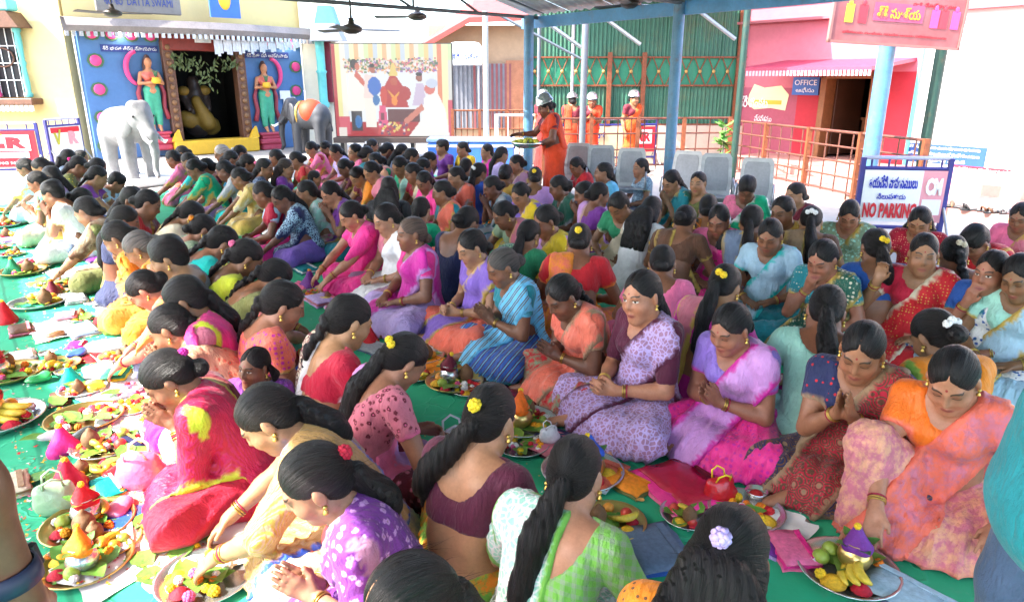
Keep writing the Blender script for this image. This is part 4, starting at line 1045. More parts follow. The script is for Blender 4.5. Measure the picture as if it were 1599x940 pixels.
# relief women on pedestals
def relief_figure(px, py0, py1, flip):
    s, zt = PS.uv(px, py0); zb = PS.uv(px, py1)[1]; ht = zt - zb; k = ht / 1.58; X = -1 if flip else 1
    T = lambda P: [('c', p[1] * k, p[2] * k, p[3] * k, p[4] * k, p[5] * k, p[6]) if p[0] == 'c' else ('e', p[1] * k, p[2] * k, p[3], p[4] * k) for p in P]
    root = bpy.data.objects.new('relief_woman', None); COL.objects.link(root); root.parent = sh_; root.matrix_local = LS @ Matrix.Translation((s, -.10, zb)) @ Matrix.Rotation(PI, 4, 'Z'); root['label'] = 'painted relief of a woman carrying a pot of leaves'
    skinp = [ell((0, .03, 1.42), (.075, .085, .105), .02), cone((0, .02, 1.32), (0, .01, 1.24), .045, .05, .03), cone((-.15, 0, 1.20), (.15, 0, 1.20), .05, .05, .04), cone((0, 0, 1.18), (.01, 0, .98), .12, .09, .05), cone((.01, 0, .98), (0, 0, .86), .10, .14, .05),
             ball((.06, .08, 1.12), .06, .03), ball((-.06, .08, 1.12), .06, .03), cone((-.17, 0, 1.19), (-.23, .05, 1.0), .045, .038, .03), cone((-.23, .05, 1.0), (-.06 * X - .05, .2, 1.02), .036, .028, .02), cone((.17, 0, 1.19), (.23, .05, 1.0), .045, .038, .03), cone((.23, .05, 1.0), (-.06 * X + .05, .2, 1.02), .036, .028, .02),
             cone((-.07, .02, .12), (-.07, .10, .02), .04, .03, .02), cone((.07, .02, .12), (.07, .10, .02), .04, .03, .02), cone((-.07, 0, .4), (-.07, .02, .1), .06, .04, .02), cone((.07, 0, .4), (.07, .02, .1), .06, .04, .02), cone((-.07, 0, .4), (0, 0, .86), .06, .1, .02), cone((.07, 0, .4), (0, 0, .86), .06, .1, .02)]
    me = sdf_mesh('relief_body', T(skinp), .018 * k); link('relief_body', me, root, m=simple('relief_skin', (.50, .21, .10), .5, 0, .1, 12))
    me = sdf_mesh('relief_trousers', T([cone((-.04, 0, .86), (-.08, .0, .40), .125, .085, .04), cone((.04, 0, .86), (.08, .0, .40), .125, .085, .04), cone((-.08, 0, .42), (-.08, .01, .16), .085, .06, .02), cone((.08, 0, .42), (.08, .01, .16), .085, .06, .02)]), .018 * k, noise=(.004, 40, 2)); link('relief_trousers', me, root, m=simple('relief_green', (.05, .33, .20), .5, 0, .15, 12))
    me = sdf_mesh('relief_bodice', T([cone((-.12, 0, 1.17), (.12, 0, 1.17), .07, .07, .04), cone((0, 0, 1.16), (0, 0, 1.06), .13, .115, .05), ball((.06, .085, 1.12), .066, .03), ball((-.06, .085, 1.12), .066, .03)]), .018 * k); link('relief_bodice', me, root, m=simple('relief_coral', (.62, .14, .10), .5, 0, .1, 12))
    mb = MB(); mb.tube([(X * (.16 + .26 * math.sin(t)) * k, -.03, (1.30 - .34 * math.cos(t) * 1.0) * k) for t in np.linspace(PI * .12, PI * .95, 14)], [.035 * k + .02 * k * math.sin(i / 13 * PI) for i in range(14)], 8); mb.build('relief_scarf', M_pinkp, root)
    for sg in (-1, 1): MB().tube([(sg * .17 * k, 0, 1.1 * k), (sg * .26 * k, -.02, .8 * k), (sg * .22 * k, -.01, .5 * k), (sg * .29 * k, 0, .26 * k)], [.03 * k, .05 * k, .05 * k, .06 * k], 8).build('relief_sash', simple('relief_maroon', (.30, .04, .06), .5), root)
    mb = MB(); mb.lathe([(0, 0), (.07, .01), (.10, .06), (.075, .11), (.09, .13), (0, .13)], 14, (-.06 * X, .24, .99)); mb.v = [v * k for v in mb.v]; mb.build('relief_pot', M_yel, root)
    mb = MB(); 
    for q in range(7): a = q * .9; mb.prism([(0, 0), (.03, .06), (0, .17), (-.03, .06)], .006, Matrix.Translation((-.06 * X, .24, 1.11)) @ Matrix.Rotation(a, 4, 'Z') @ Matrix.Rotation(.35, 4, 'X'))
    mb.v = [v * k for v in mb.v]; mb.build('relief_leaves', M_olive, root)
    me = sdf_mesh('relief_hair', T([ell((0, -.005, 1.45), (.085, .085, .095), .02), ell((X * .03, -.04, 1.33), (.075, .06, .14), .04), ell((0, .0, 1.54), (.05, .05, .05), .02)]), .018 * k); link('relief_hair', me, root, m=simple('relief_dark', (.06, .025, .02), .5))
    mb = MB(); mb.box((0, -.02, -.20), (.56, .34, .12), None, .03); mb.box((0, -.02, -.10), (.46, .28, .10), None, .03); mb.box((0, -.02, -.03), (.54, .32, .06), None, .02); mb.box((0, -.02, -.33), (.50, .30, .14), None, .03); mb.v = [v * k for v in mb.v]; mb.build('pedestal', simple('pedestal_red', (.48, .06, .10), .5, 0, .15, 8), root)
relief_figure(226, 86, 206, False); relief_figure(407, 96, 207, True)
# idol inside, garlands of leaves in the doorway
idol = bpy.data.objects.new('idol', None); COL.objects.link(idol); idol.parent = sh_; idol.matrix_local = LS @ Matrix.Translation((cx + .05, 1.1, .34)) @ Matrix.Rotation(PI, 4, 'Z'); idol['label'] = 'dark idol dressed in folded yellow cloth'
link('idol_body', sdf_mesh('idol_body', [ell((0, 0, 1.35), (.16, .16, .20), .05), cone((0, 0, .3), (0, 0, 1.1), .34, .22, .1), cone((-.25, 0, 1.05), (.25, 0, 1.05), .11, .11, .06), cone((-.3, 0, 1.0), (-.25, .25, .7), .09, .07, .05), cone((.3, 0, 1.0), (.25, .25, .7), .09, .07, .05)], .03), idol, m=simple('idol_dark', (.05, .035, .03), .4))
link('idol_cloth', sdf_mesh('idol_cloth', [cone((-.3, .1, .25), (.3, .1, .45), .24, .22, .1), cone((.05, .25, .9), (-.15, .30, .35), .13, .22, .08), ell((-.25, .05, 1.15), (.17, .14, .13), .05), ell((.27, .05, 1.15), (.15, .14, .13), .05)], .03, noise=(.015, 18, 4)), idol, m=simple('idol_yellow_cloth', (.30, .18, .03), .6, 0, .2, 9))
rs = random.Random(11)
def leaf_mesh(name, L=.12, w=.03):
    mb = MB(); mb.add([(0, 0, 0), (w, .01, -L * .35), (w * .6, .02, -L * .75), (0, .01, -L), (-w * .6, .02, -L * .75), (-w, .01, -L * .35), (0, -.008, -L * .4)], [(0, 1, 6), (1, 2, 6), (2, 3, 6), (3, 4, 6), (4, 5, 6), (5, 0, 6)], True); return mb.mesh(name)
LEAF = leaf_mesh('garland_leaf'); M_leafg = simple('dry_green_leaf', (.10, .13, .045), .6, 0, .3, 20); LEAF.materials.append(M_leafg)
for k in range(150):
    x = sd0 + .12 + (sd1 - sd0 - .3) * rs.random() ** 1.3; z = 2.42 - .35 * rs.random() - .75 * math.exp(-((x - cx - .05) / .3) ** 2) * rs.random()
    o = bpy.data.objects.new('garland_leaf', LEAF); COL.objects.link(o); o.parent = sh_
    o.matrix_local = LS @ Matrix.Translation((x, -.24 + .1 * rs.random(), z)) @ Matrix.Rotation(rs.uniform(-1, 1), 4, 'Y') @ Matrix.Rotation(rs.uniform(0, 6), 4, 'Z') @ Matrix.Scale(1.05, 4)

# ---- cream wall with turquoise pillar and bracketed eave beside the shrine
cw = empty('cream_building', (-6, 20.6, 0), 0, 'pale cream wall with turquoise pillar and eave right of the blue shrine', 'building')
PC = Plane((-6.3, 20.2), (1, .0)); LC = local(PC, cw)
s, z, w, h = PC.rect(472, -60, 525, 245); MB().box((s, .2, 2.4), (w, .4, 4.8), LC).build('wall', M_cream, cw)
s, z, w, h = PC.rect(497, 62, 514, 168); mb = MB(); mb.lathe([(.14, 0), (.16, .1), (.11, .18), (.12, h * .5), (.15, h * .53), (.11, h * .56), (.12, h - .1), (.17, h)], 14, (s, -.22, z - h / 2), M=LC); mb.build('pillar', M_turq, cw)
s, z, w, h = PC.rect(494, 40, 543, 66); mb = MB(); mb.prism([(s - w / 2, z - h / 2), (s + w / 2, z - h / 2), (s + w / 2 - .18, z + h / 2), (s - w / 2 + .05, z + h / 2)], .7, LC @ Matrix.Translation((0, -.7, 0))); mb.build('eave', simple('grey_eave', (.25, .27, .30), .7, 0, .2, 5), cw)
s, z, w, h = PC.rect(498, 12, 532, 40); mb = MB(); mb.prism([(s - w / 2, z - h / 2), (s + w / 2, z - h / 2), (s + w * .25, z + h / 2), (s - w * .3, z + h / 2)], .5, LC @ Matrix.Translation((0, -.55, 0))); mb.build('eave_crest', simple('teal_crest', (.07, .24, .25), .6), cw)
s, z, w, h = PC.rect(510, 66, 520, 160); MB().box((s, -.03, z), (w, .05, h), LC).build('door_edge', simple('maroon_edge', (.25, .02, .04), .5), cw)

# ---- video wall
def video_wall():
    P = Plane((-5, 17.4), (1, 0)); root = empty('video_screen', (-3.2, 17.4, 0), 0, 'large lit video screen showing a ceremony, on a dark stand', 'screen'); L = local(P, root)
    s, z, w, h = P.rect(521, 69, 706, 213); W_, H_ = 132, 100
    yy, xx = np.mgrid[0:H_, 0:W_]; u = (xx + .5) / W_; v = (yy + .5) / H_; v = 1 - v; im = np.ones((H_, W_, 3)) * (.86, .86, .84)
    def ellp(cx, cy, rx, ry, c): m = ((u - cx) / rx) ** 2 + ((v - cy) / ry) ** 2 < 1; im[m] = c
    def rec(x0, y0, x1, y1, c, sk=0): m = (u + sk * (v - y0) > x0) & (u + sk * (v - y0) < x1) & (v > y0) & (v < y1); im[m] = c
    def poly(pts, c):
        m = np.zeros(u.shape, bool); n = len(pts); j = n - 1
        for i in range(n):
            (xi, yi), (xj, yj) = pts[i], pts[j]
            m ^= ((yi > v) != (yj > v)) & (u < (xj - xi) * (v - yi) / (yj - yi + 1e-12) + xi); j = i
        im[m] = c
    cols = [(.95, .93, .85), (.95, .75, .55), (.95, .95, .75), (.80, .85, .90), (.93, .82, .55), (.85, .92, .70)]
    for i in range(26): rec(i / 26, .83, (i + 1) / 26, 1.0, cols[(i * 5) % 6])
    rec(0, 0, .03, 1, (.75, .15, .2)); rec(.03, .1, .07, 1, (.93, .9, .62)); rec(.07, .1, .11, 1, (.95, .93, .88)); rec(.88, .1, .92, 1, (.90, .55, .40)); rec(.92, .0, .97, 1, (.95, .92, .72)); rec(.965, 0, 1, .4, (.85, .3, .4))
    rec(.11, .1, .88, .75, (.90, .92, .94))
    r = np.random.RandomState(4)
    for i in range(520):
        x, y = r.uniform(.10, .88), .77 + .065 * r.uniform(-1, 1) ** 1 + .02 * math.sin(x_ := i * .3); c = [(.85, .45, .5), (.45, .55, .35), (.93, .85, .7), (.6, .45, .7), (.35, .45, .35), (.9, .65, .45), (.95, .92, .92)][r.randint(7)]
        ellp(x, y, .010, .012, c)
    rec(.02, 0, .9, .16, (.70, .06, .10)); rec(.03, .02, .12, .22, (.85, .35, .42)); rec(.02, .0, .09, .1, (.92, .88, .85)); rec(.45, .16, .72, .30, (.38, .10, .12)); 
    # dressed image in the middle
    poly([(.40, .32), (.63, .32), (.58, .56), (.53, .66), (.50, .70), (.47, .64), (.43, .55)], (.72, .08, .08)); poly([(.47, .66), (.55, .66), (.52, .80), (.50, .80)], (.90, .80, .45)); ellp(.51, .60, .03, .045, (.75, .30, .15)); poly([(.45, .52), (.51, .44), (.57, .52), (.51, .38)], (.92, .66, .12)); ellp(.51, .39, .025, .05, (.95, .55, .08)); ellp(.60, .47, .05, .08, (.70, .12, .10)); ellp(.42, .45, .03, .10, (.80, .20, .08))
    # standing figures on the left
    poly([(.10, .28), (.24, .28), (.28, .40), (.24, .70), (.14, .70)], (.95, .94, .90)); ellp(.185, .79, .035, .05, (.10, .07, .07)); ellp(.21, .76, .02, .04, (.80, .42, .32)); poly([(.20, .72), (.28, .58), (.26, .54), (.18, .66)], (.82, .40, .33)); rec(.14, .06, .23, .28, (.18, .16, .18)); ellp(.195, .16, .03, .07, (.15, .45, .70)); rec(.26, .10, .35, .42, (.93, .92, .88))
    poly([(.25, .42), (.36, .42), (.36, .66), (.27, .68)], (.93, .84, .82)); ellp(.345, .55, .055, .10, (.10, .42, .78)); ellp(.355, .40, .03, .06, (.12, .45, .70)); ellp(.335, .73, .025, .04, (.70, .38, .28)); ellp(.335, .77, .025, .02, (.1, .07, .07))
    poly([(.36, .10), (.45, .10), (.43, .34), (.38, .34)], (.88, .30, .50)); rec(.385, .18, .42, .26, (.5, .12, .25))
    # seated figures on the right
    poly([(.66, .34), (.78, .34), (.76, .58), (.70, .58)], (.80, .74, .84)); ellp(.725, .64, .026, .045, (.62, .36, .28)); ellp(.725, .68, .026, .02, (.08, .06, .06)); poly([(.62, .0), (.97, .0), (.94, .30), (.86, .52), (.76, .42), (.74, .2)], (.96, .95, .93)); ellp(.81, .52, .045, .06, (.85, .45, .40)); ellp(.83, .58, .05, .05, (.78, .82, .9)); poly([(.60, .12), (.76, .30), (.74, .36), (.58, .18)], (.82, .48, .40))
    for i in range(40): ellp(r.uniform(.36, .62), r.uniform(.02, .16), .012, .014, [(.9, .8, .4), (.8, .2, .2), (.9, .85, .8), (.4, .2, .4)][r.randint(4)])
    vx = (np.linspace(0, 1, W_ + 1) - .5) * w + s; vz = (.5 - np.linspace(0, 1, H_ + 1)) * h + z
    gx, gz = np.meshgrid(vx, vz); Vv = np.stack([gx, gx * 0, gz], -1).reshape(-1, 3); i = np.arange((W_ + 1) * (H_ + 1)).reshape(H_ + 1, W_ + 1)
    Fq = np.stack([i[1:, :-1], i[1:, 1:], i[:-1, 1:], i[:-1, :-1]], -1).reshape(-1, 4); Vv = np.array([list(L @ Vector(p)) for p in Vv])
    me = raw_mesh('lit_panel', Vv, Fq, False); ca = me.attributes.new('px', 'FLOAT_COLOR', 'FACE'); ca.data.foreach_set('color', np.concatenate([im.reshape(-1, 3), np.ones((W_ * H_, 1))], 1).astype(np.float32).ravel())
    m, nt, bs = mat('video_picture'); g = N(nt); c = g.attr('px'); bs.inputs['Base Color'].default_value = (.02, .02, .02, 1); g.link(g.new('ShaderNodeGamma').outputs[0], bs.inputs['Emission Color']); gm = nt.nodes['Gamma']; gm.inputs['Gamma'].default_value = 2.3; g.link(c, gm.inputs['Color']); bs.inputs['Emission Strength'].default_value = .098
    me.materials.append(m); o = bpy.data.objects.new('lit_panel', me); COL.objects.link(o); o.parent = root
    MB().box((s, .10, z), (w + .04, .18, h + .04), L).build('cabinet', M_black, root)
    MB().box((s, -.02, z - h / 2 - .08), (w + .06, .5, .12), L).build('stand_beam', simple('dark_wood_beam', (.05, .035, .03), .6), root)
    for q in (-.45, -.15, .15, .45): MB().box((s + q * w, .05, (z - h / 2 - .14) / 2), (.09, .3, z - h / 2 - .14), L).build('stand_leg', M_black, root)
video_wall()

# ---- far houses behind the screen
hb_ = empty('white_house', (-3, 27, 0), 0, 'white far building with a pale blue sloping roof behind the video screen', 'building')
P = Plane((-9, 27), (1, 0)); L = local(P, hb_); s, z, w, h = P.rect(535, 33, 715, 230); MB().box((s, 1, z), (w, 2, h), L).build('wall', M_white, hb_)
s0, z0 = P.uv(515, 12); s1, z1 = P.uv(598, 40); mb = MB(); mb.add([(s0, -1, z0), (s1, -1, z1), (s1, 2, z1), (s0, 2, z0), (s0, -1, z0 - .2), (s1, -1, z1 - .12), (s1, 2, z1 - .12), (s0, 2, z0 - .2)], [(0, 1, 2, 3), (7, 6, 5, 4), (0, 4, 5, 1), (1, 5, 6, 2), (3, 2, 6, 7), (0, 3, 7, 4)], False, L); mb.build('roof', simple('pale_blue_sheet', (.35, .48, .58), .5), hb_)
bh = empty('beige_house', (-1.2, 21.5, 0), 0, 'beige house with red tiled roof edge and grey shutter behind the railing', 'building')
P = Plane((-4, 21.5), (1, 0)); L = local(P, bh); s, z, w, h = P.rect(672, 40, 846, 245); MB().box((s, 1, z), (w, 2, h), L).build('wall', simple('beige_plaster', (.42, .27, .16), .8, 0, .12, 1.5, .2), bh)
sA, zA = P.uv(660, 75); sB, zB = P.uv(735, 32); sC, zC = P.uv(860, 32)
mb = MB(); mb.add([(sA, -.9, zA), (sB, -.9, zB), (sC, -.9, zC + .1), (sC, 2.2, zC + .9), (sB, 2.2, zB + .8), (sA, 2.2, zA + .5), (sA, -.9, zA - .14), (sB, -.9, zB - .14), (sC, -.9, zC - .06)], [(0, 1, 4, 5), (1, 2, 3, 4), (0, 6, 7, 1), (1, 7, 8, 2)], False, L); mb.build('roof', M_tile, bh)
s, z, w, h = P.rect(704, 100, 800, 200); sh2 = MB().box((s, -.04, z), (w, .06, h), L).build('shutter', M_shutter, bh)
for k in range(14): MB().box((s - w / 2 + w * (k + .5) / 14, -.09, z), (w / 14 * .5, .03, h), L).build('shutter_slat', M_shutter if k < 5 else simple('maroon_shutter', (.22, .06, .06), .6), sh2)
s, z, w, h = P.rect(790, 95, 832, 200); MB().box((s, -.06, z), (w, .08, h), L).build('door', simple('orange_brown_door', (.36, .14, .07), .6, 0, .2, 6), bh)
sgn = empty('signboard', (-1.9, 20.4, 0), 0, 'white signboard with rounded top and blue lettering beside the video screen', 'sign')
P = Plane((-4, 20.4), (1, 0)); L = local(P, sgn); s, z, w, h = P.rect(700, 66, 752, 102)
pl = [(s - w / 2, z - h / 2), (s + w / 2, z - h / 2), (s + w / 2, z + h * .3), (s + w * .42, z + h * .46), (s + w * .3, z + h / 2), (s - w * .3, z + h / 2), (s - w * .42, z + h * .46), (s - w / 2, z + h * .3)]
MB().prism(pl, .06, L).build('board', M_boardw, sgn); text_mesh('lettering', 'శ్రీ దత్త', .2, M_txtb, sgn, L @ Matrix.Translation((s, -.006, z - h * .12)), fit=(w * .8, h * .28))
for q in (-.4, .4): MB().cyl((s + w * q, .08, 0), (s + w * q, .08, z + h * .3), .03, n=8, M=L).build('post', M_steel, sgn)

# ---- green corrugated fence with a band of stars
gf = empty('corrugated_fence', (3, 15.9, 0), 0, 'tall green corrugated sheet fence with a band of crossed bars', 'fence')
PG = Plane((0, 15.9), (1, 0)); LG = local(PG, gf)
def corr(name, s0, s1, z0, z1, m, parent, L, step=.085, dep=.025, y=0.0):
    mb = MB(); n = max(2, int((s1 - s0) / (step / 4))); vs = []; fs = []
    for i in range(n + 1):
        q = i % 4; x = s0 + (s1 - s0) * i / n; yy = y - (dep if q in (1, 2) else 0); vs += [(x, yy, z0), (x, yy, z1)]
    for i in range(n): fs.append((2 * i, 2 * i + 2, 2 * i + 3, 2 * i + 1))
    mb.add(vs, fs, False, L); return mb.build(name, m, parent)
gs0, gs1 = PG.uv(824, 120)[0], PG.uv(1166, 120)[0]; zb0, zb1 = PG.uv(1000, 134)[1], PG.uv(1000, 90)[1]; zlow, ztop = PG.uv(1000, 196)[1], PG.uv(1000, -30)[1]
nb = 8
for k in range(nb):
    a_, b_ = gs0 + (gs1 - gs0) * k / nb, gs0 + (gs1 - gs0) * (k + 1) / nb
    corr('sheet', a_, b_, zb1, ztop, M_gfence, gf, LG); corr('sheet', a_, b_, zlow, zb0, M_gfence, gf, LG, y=.004)
    MB().box(((a_ + b_) / 2, .01, (zb0 + zb1) / 2), (b_ - a_ - .004, .03, zb1 - zb0), LG).build('band_panel', M_gband, gf)
    for q in (.25, .75):
        x = a_ + (b_ - a_) * q; wq = (b_ - a_) * .22; zc = (zb0 + zb1) / 2; hz = (zb1 - zb0) / 2
        mb = MB(); mb.cyl((x - wq, -.04, zc - hz), (x + wq, -.04, zc + hz), .012, n=5, M=LG); mb.cyl((x - wq, -.05, zc + hz), (x + wq, -.05, zc - hz), .012, n=5, M=LG); mb.build('crossed_bar', M_rust, gf)
        MB().lathe([(0, 0), (.036, 0), (.036, .02), (0, .025)], 8, M=LG @ Matrix.Translation((x, -.055, zc)) @ Matrix.Rotation(PI / 2, 4, 'X')).build('star_boss', simple('tan_boss', (.45, .28, .08), .5), gf)
for zz in (zb0, zb1, zlow + .02): MB().box(((gs0 + gs1) / 2, -.05, zz), (gs1 - gs0, .04, .035), LG).build('rail', M_rust, gf)
for px in (826, 950, 1003, 1148):
    x = PG.uv(px, 140)[0]; MB().box((x, -.08, ztop / 2 if px in (826, 1148) else zb1 / 2 + .05), (.09, .07, ztop if px in (826, 1148) else zb1 + .1), LG).build('post', M_rust, gf)
MB().box(((gs0 + gs1) / 2, .05, zlow / 2), (gs1 - gs0, .3, zlow - .01), LG).build('base_wall', simple('pale_base_wall', (.50, .38, .30), .8, 0, .12, 3), gf)

# ---- railings
def railing(p0, p1, top, nposts, nbars, rails, label, mpost, mbar, bar_r=.012):
    root = empty('railing', tuple((p0 + p1) / 2), 0, label, 'railing'); o = root.location; d = p1 - p0
    for k in range(nposts):
        p = p0 + d * (k / (nposts - 1)) - o; MB().box((p.x, p.y, top / 2), (.07, .07, top)).build('post', mpost, root)
    for z in rails: MB().cyl((p0.x - o.x, p0.y - o.y, z), (p1.x - o.x, p1.y - o.y, z), .022 if z == rails[0] else .016, n=6).build('rail', mbar, root)
    for k in range(nbars):
        p = p0 + d * ((k + .5) / nbars) - o; MB().cyl((p.x, p.y + .02, rails[-1] - .1), (p.x, p.y + .02, rails[0]), bar_r, n=5).build('bar', mbar, root)
    return root
railing(Vector((aty(706, 160, 16.3).x, 16.3, 0)), Vector((aty(834, 160, 16.3).x, 16.3, 0)), 1.15, 4, 14, (1.12, .72, .35, .12), 'orange brown railing between the video screen and the blue post', M_rust, M_rust)
railing(Vector((aty(850, 160, 13.6).x, 13.6, 0)), Vector((aty(1140, 187, 14.0).x, 14.0, 0)), 1.10, 5, 14, (1.08, .80, .5, .2), 'brown railing in front of the green fence', M_rust, M_rail)
railing(Vector((aty(1142, 187, 13.9).x, 13.9, 0)), Vector((aty(1447, 218, 9.3).x, 9.3, 0)), 1.06, 5, 16, (1.04, .82, .60, .38, .16), 'brown pipe railing in front of the red office wall', M_rust, M_rail)
wr_ = railing(Vector((aty(775, 165, 15.0).x, 15.0, 0)), Vector((aty(848, 165, 15.0).x, 15.0, 0)), 1.1, 2, 2, (1.08, .6), 'thin white pipe rail behind the blue post', M_white, M_white)

# ---- red office and white wall
OP0 = ab(9.0, 13.5); PO = Plane((OP0.x, OP0.y), (.6, -.8)); of = empty('office_building', tuple(OP0), 0, 'red and pink office building with an open doorway and white side wall', 'building'); LO = local(PO, of)
sx = lambda px, py=150: PO.uv(px, py)[0]
oz = lambda px, py: PO.uv(px, py)[1]
so0, so1 = sx(1150), sx(1428); H1 = 3.55; sdo, sde = sx(1281, 200), sx(1366, 200); dz = oz(1320, 113)
zm = 1.62
M_dado = simple('faded_pink_dado', (.34, .075, .115), .75, 0, .12, 2.0, .2, dirt=((.36, .09, .16), 1.2, .6))
sm = sx(1236, 230)
MB().box(((so0 + sdo) / 2, .15, (zm + H1) / 2), (sdo - so0, .3, H1 - zm), LO).build('upper_wall', M_pinkwall, of)
MB().box(((so0 + sm) / 2, .15, zm / 2), (sm - so0, .3, zm), LO).build('lower_wall', M_dado, of)
MB().box(((sm + sdo) / 2, .15, zm / 2), (sdo - sm, .3, zm), LO).build('lower_wall', M_redwall, of)
MB().box(((sde + so1) / 2, .15, dz / 2), (so1 - sde, .3, dz), LO).build('wall', M_redwall, of)
MB().box(((sdo + so1) / 2, .15, (dz + H1) / 2), (so1 - sdo, .3, H1 - dz), LO).build('wall_over_door', M_pinkwall, of)
MB().box((so1 + 4.0, .19, H1 / 2), (8.0, .3, H1), LO).build('side_wall', M_whitewall, of)
MB().box(((so0 + so1 + 8) / 2, -.02, oz(1230, 33) ), (so1 + 8 - so0, .36, .05), LO).build('string_course', simple('maroon_course', (.35, .10, .12), .6), of)
MB().box(((so0 + so1 + 8) / 2, .1, H1 + .18), (so1 + 8.2 - so0, .9, .36), LO).build('parapet', simple('pink_parapet', (.62, .30, .36), .7, 0, .1, 3), of)
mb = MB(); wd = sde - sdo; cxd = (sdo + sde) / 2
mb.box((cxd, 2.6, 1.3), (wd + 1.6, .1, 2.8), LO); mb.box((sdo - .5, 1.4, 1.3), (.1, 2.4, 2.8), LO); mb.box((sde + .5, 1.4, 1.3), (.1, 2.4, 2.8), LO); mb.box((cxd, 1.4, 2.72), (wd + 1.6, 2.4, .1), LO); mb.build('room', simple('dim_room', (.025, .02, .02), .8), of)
for x in (sdo + .05, sde - .05): MB().box((x, .0, dz / 2 + .15), (.12, .36, dz - .3), LO, .01).build('door_frame', M_door, of)
MB().box((cxd, .0, dz - .06), (wd, .36, .12), LO).build('door_head', M_door, of)
dl = MB().box((0, 0, 0), (.05, .85, dz - .46), None, .01).build('door_leaf', simple('dark_door_leaf', (.07, .028, .014), .5), of); dl.matrix_local = LO @ Matrix.Translation((sdo + .16, .62, dz / 2 + .12)) @ Matrix.Rotation(-.12, 4, 'Z')
# scalloped awning over the door
a0, a1 = sx(1226, 105), sx(1430, 105); za = oz(1320, 98)
mb = MB(); mb.add([(a0, 0, za + .06), (a1, 0, za + .06), (a1, -1.5, za - .10), (a0, -1.5, za - .10), (a0, 0, za), (a1, 0, za), (a1, -1.5, za - .16), (a0, -1.5, za - .16)], [(0, 1, 2, 3), (7, 6, 5, 4), (3, 2, 6, 7), (0, 3, 7, 4), (1, 5, 6, 2)], False, LO); aw = mb.build('awning', simple('pink_awning', (.40, .04, .08), .6, 0, .1, 5), of)
for k in range(36):
    x = a0 + (a1 - a0) * (k + .5) / 36; MB().box((x, -1.495, za - .20), ((a1 - a0) / 36 * .6, .02, .09), LO).build('awning_tooth', M_boardp, aw)
# painted signs on the wall
s, z, w, h = PO.rect(1240, 121, 1281, 149); sg = MB().box((s, -.03, z), (w, .05, h), LO).build('office_sign', M_boardb, of)
text_mesh('lettering', 'OFFICE', .2, M_txtw, sg, LO @ Matrix.Translation((s, -.06, z + h * .2)), fit=(w * .84, h * .30)); text_mesh('lettering', 'ఆఫీసు', .2, M_txtw, sg, LO @ Matrix.Translation((s, -.06, z - h * .22)), fit=(w * .7, h * .30))
s, z, w, h = PO.rect(1168, 132, 1232, 172); r9 = random.Random(5)
pl = [(s - w * .5, z - h * .3), (s - w * .3, z - h * .5), (s + w * .1, z - h * .42), (s + w * .45, z - h * .5), (s + w * .5, z + h * .1), (s + w * .3, z + h * .45), (s - w * .1, z + h * .36), (s - w * .36, z + h * .5), (s - w * .46, z + h * .1)]
po = MB().prism(pl, .006, LO @ Matrix.Translation((0, -.012, 0))).build('torn_poster', M_sign_cream, of)
MB().box((s, -.018, z - h * .2), (w * .7, .006, h * .16), LO).build('poster_stripe', M_yel, po)
s, z, w, h = PO.rect(1156, 150, 1200, 168); text_mesh('lettering', 'శ్రీ వెంకట', .2, M_txtw, of, LO @ Matrix.Translation((s, -.024, z)), fit=(w, h))
s, z, w, h = PO.rect(1178, 180, 1205, 190); text_mesh('lettering', 'ప్రవేశము', .2, M_txtw, of, LO @ Matrix.Translation((s, -.006, z)), fit=(w, h))
s, z, w, h = PO.rect(1208, 247, 1234, 290); bx_ = MB().box((s, -.16, z), (w, .30, h), LO, .02).build('red_box', M_boardr, of)
MB().box((s + w * .15, -.315, z), (w * .35, .012, h * .5), LO).build('box_label', M_boardw, bx_)
s, z, w, h = PO.rect(1214, 241, 1226, 247); text_mesh('lettering', 'హుండీ', .2, M_txtw, of, LO @ Matrix.Translation((s, -.01, z + .05)), fit=(w * 1.4, h))
LW = LO
def wall_band(x0, y0, x1, y1, m, lines, name, slant=.0):
    sa, za_ = PO.uv(x0, y0); sb_, zb_ = PO.uv(x1, y1); zc0 = (PO.uv((x0 + x1) / 2, (y0 + y1) / 2)[1]); h = abs(PO.uv(x0, y0)[1] - PO.uv(x0, y0 + (y1 - y0) * .72)[1])
    pl = [(sa, zc0 - h / 2), (sb_ - slant, zc0 - h / 2), (sb_, zc0 + h / 2), (sa, zc0 + h / 2)]
    o = MB().prism(pl, .006, LO @ Matrix.Translation((0, .032, 0))).build(name, m, of); n = len(lines)
    for i, t in enumerate(lines): text_mesh('lettering', t, .2, M_txtw, o, LO @ Matrix.Translation(((sa + sb_) / 2, .027, zc0 + h * (.5 - (i + .5) / n))), fit=((sb_ - sa) * (.86 - .3 * (i == 2)), h / n * .62), bold=.006)
M_bandb = simple('painted_blue_band', (.012, .06, .24), .7); M_bandr = simple('painted_red_band', (.34, .015, .03), .7)
wall_band(1411, 222, 1535, 262, M_bandb, ('శ్రీ దేవస్థానము నందు పూజలు జరుగును', 'భక్తులు కార్యాలయములో సంప్రదించగలరు', 'దేవస్థాన కమిటీ'), 'painted_band')
wall_band(1480, 258, 1578, 284, M_bandr, ('ఆలయ పరిసరములు పరిశుభ్రముగా ఉంచండి', 'చెప్పులు బయట విడువవలెను'), 'painted_band', .35)
MB().box((so1 + 4.4, .036, oz(1520, 272) - .02), (7.0, .02, .045), LO).build('green_line', M_turq, of)
MB().box((so1 + .02, -.005, 1.45), (.05, .06, 2.6), LO).build('corner_strip', M_turq, of)
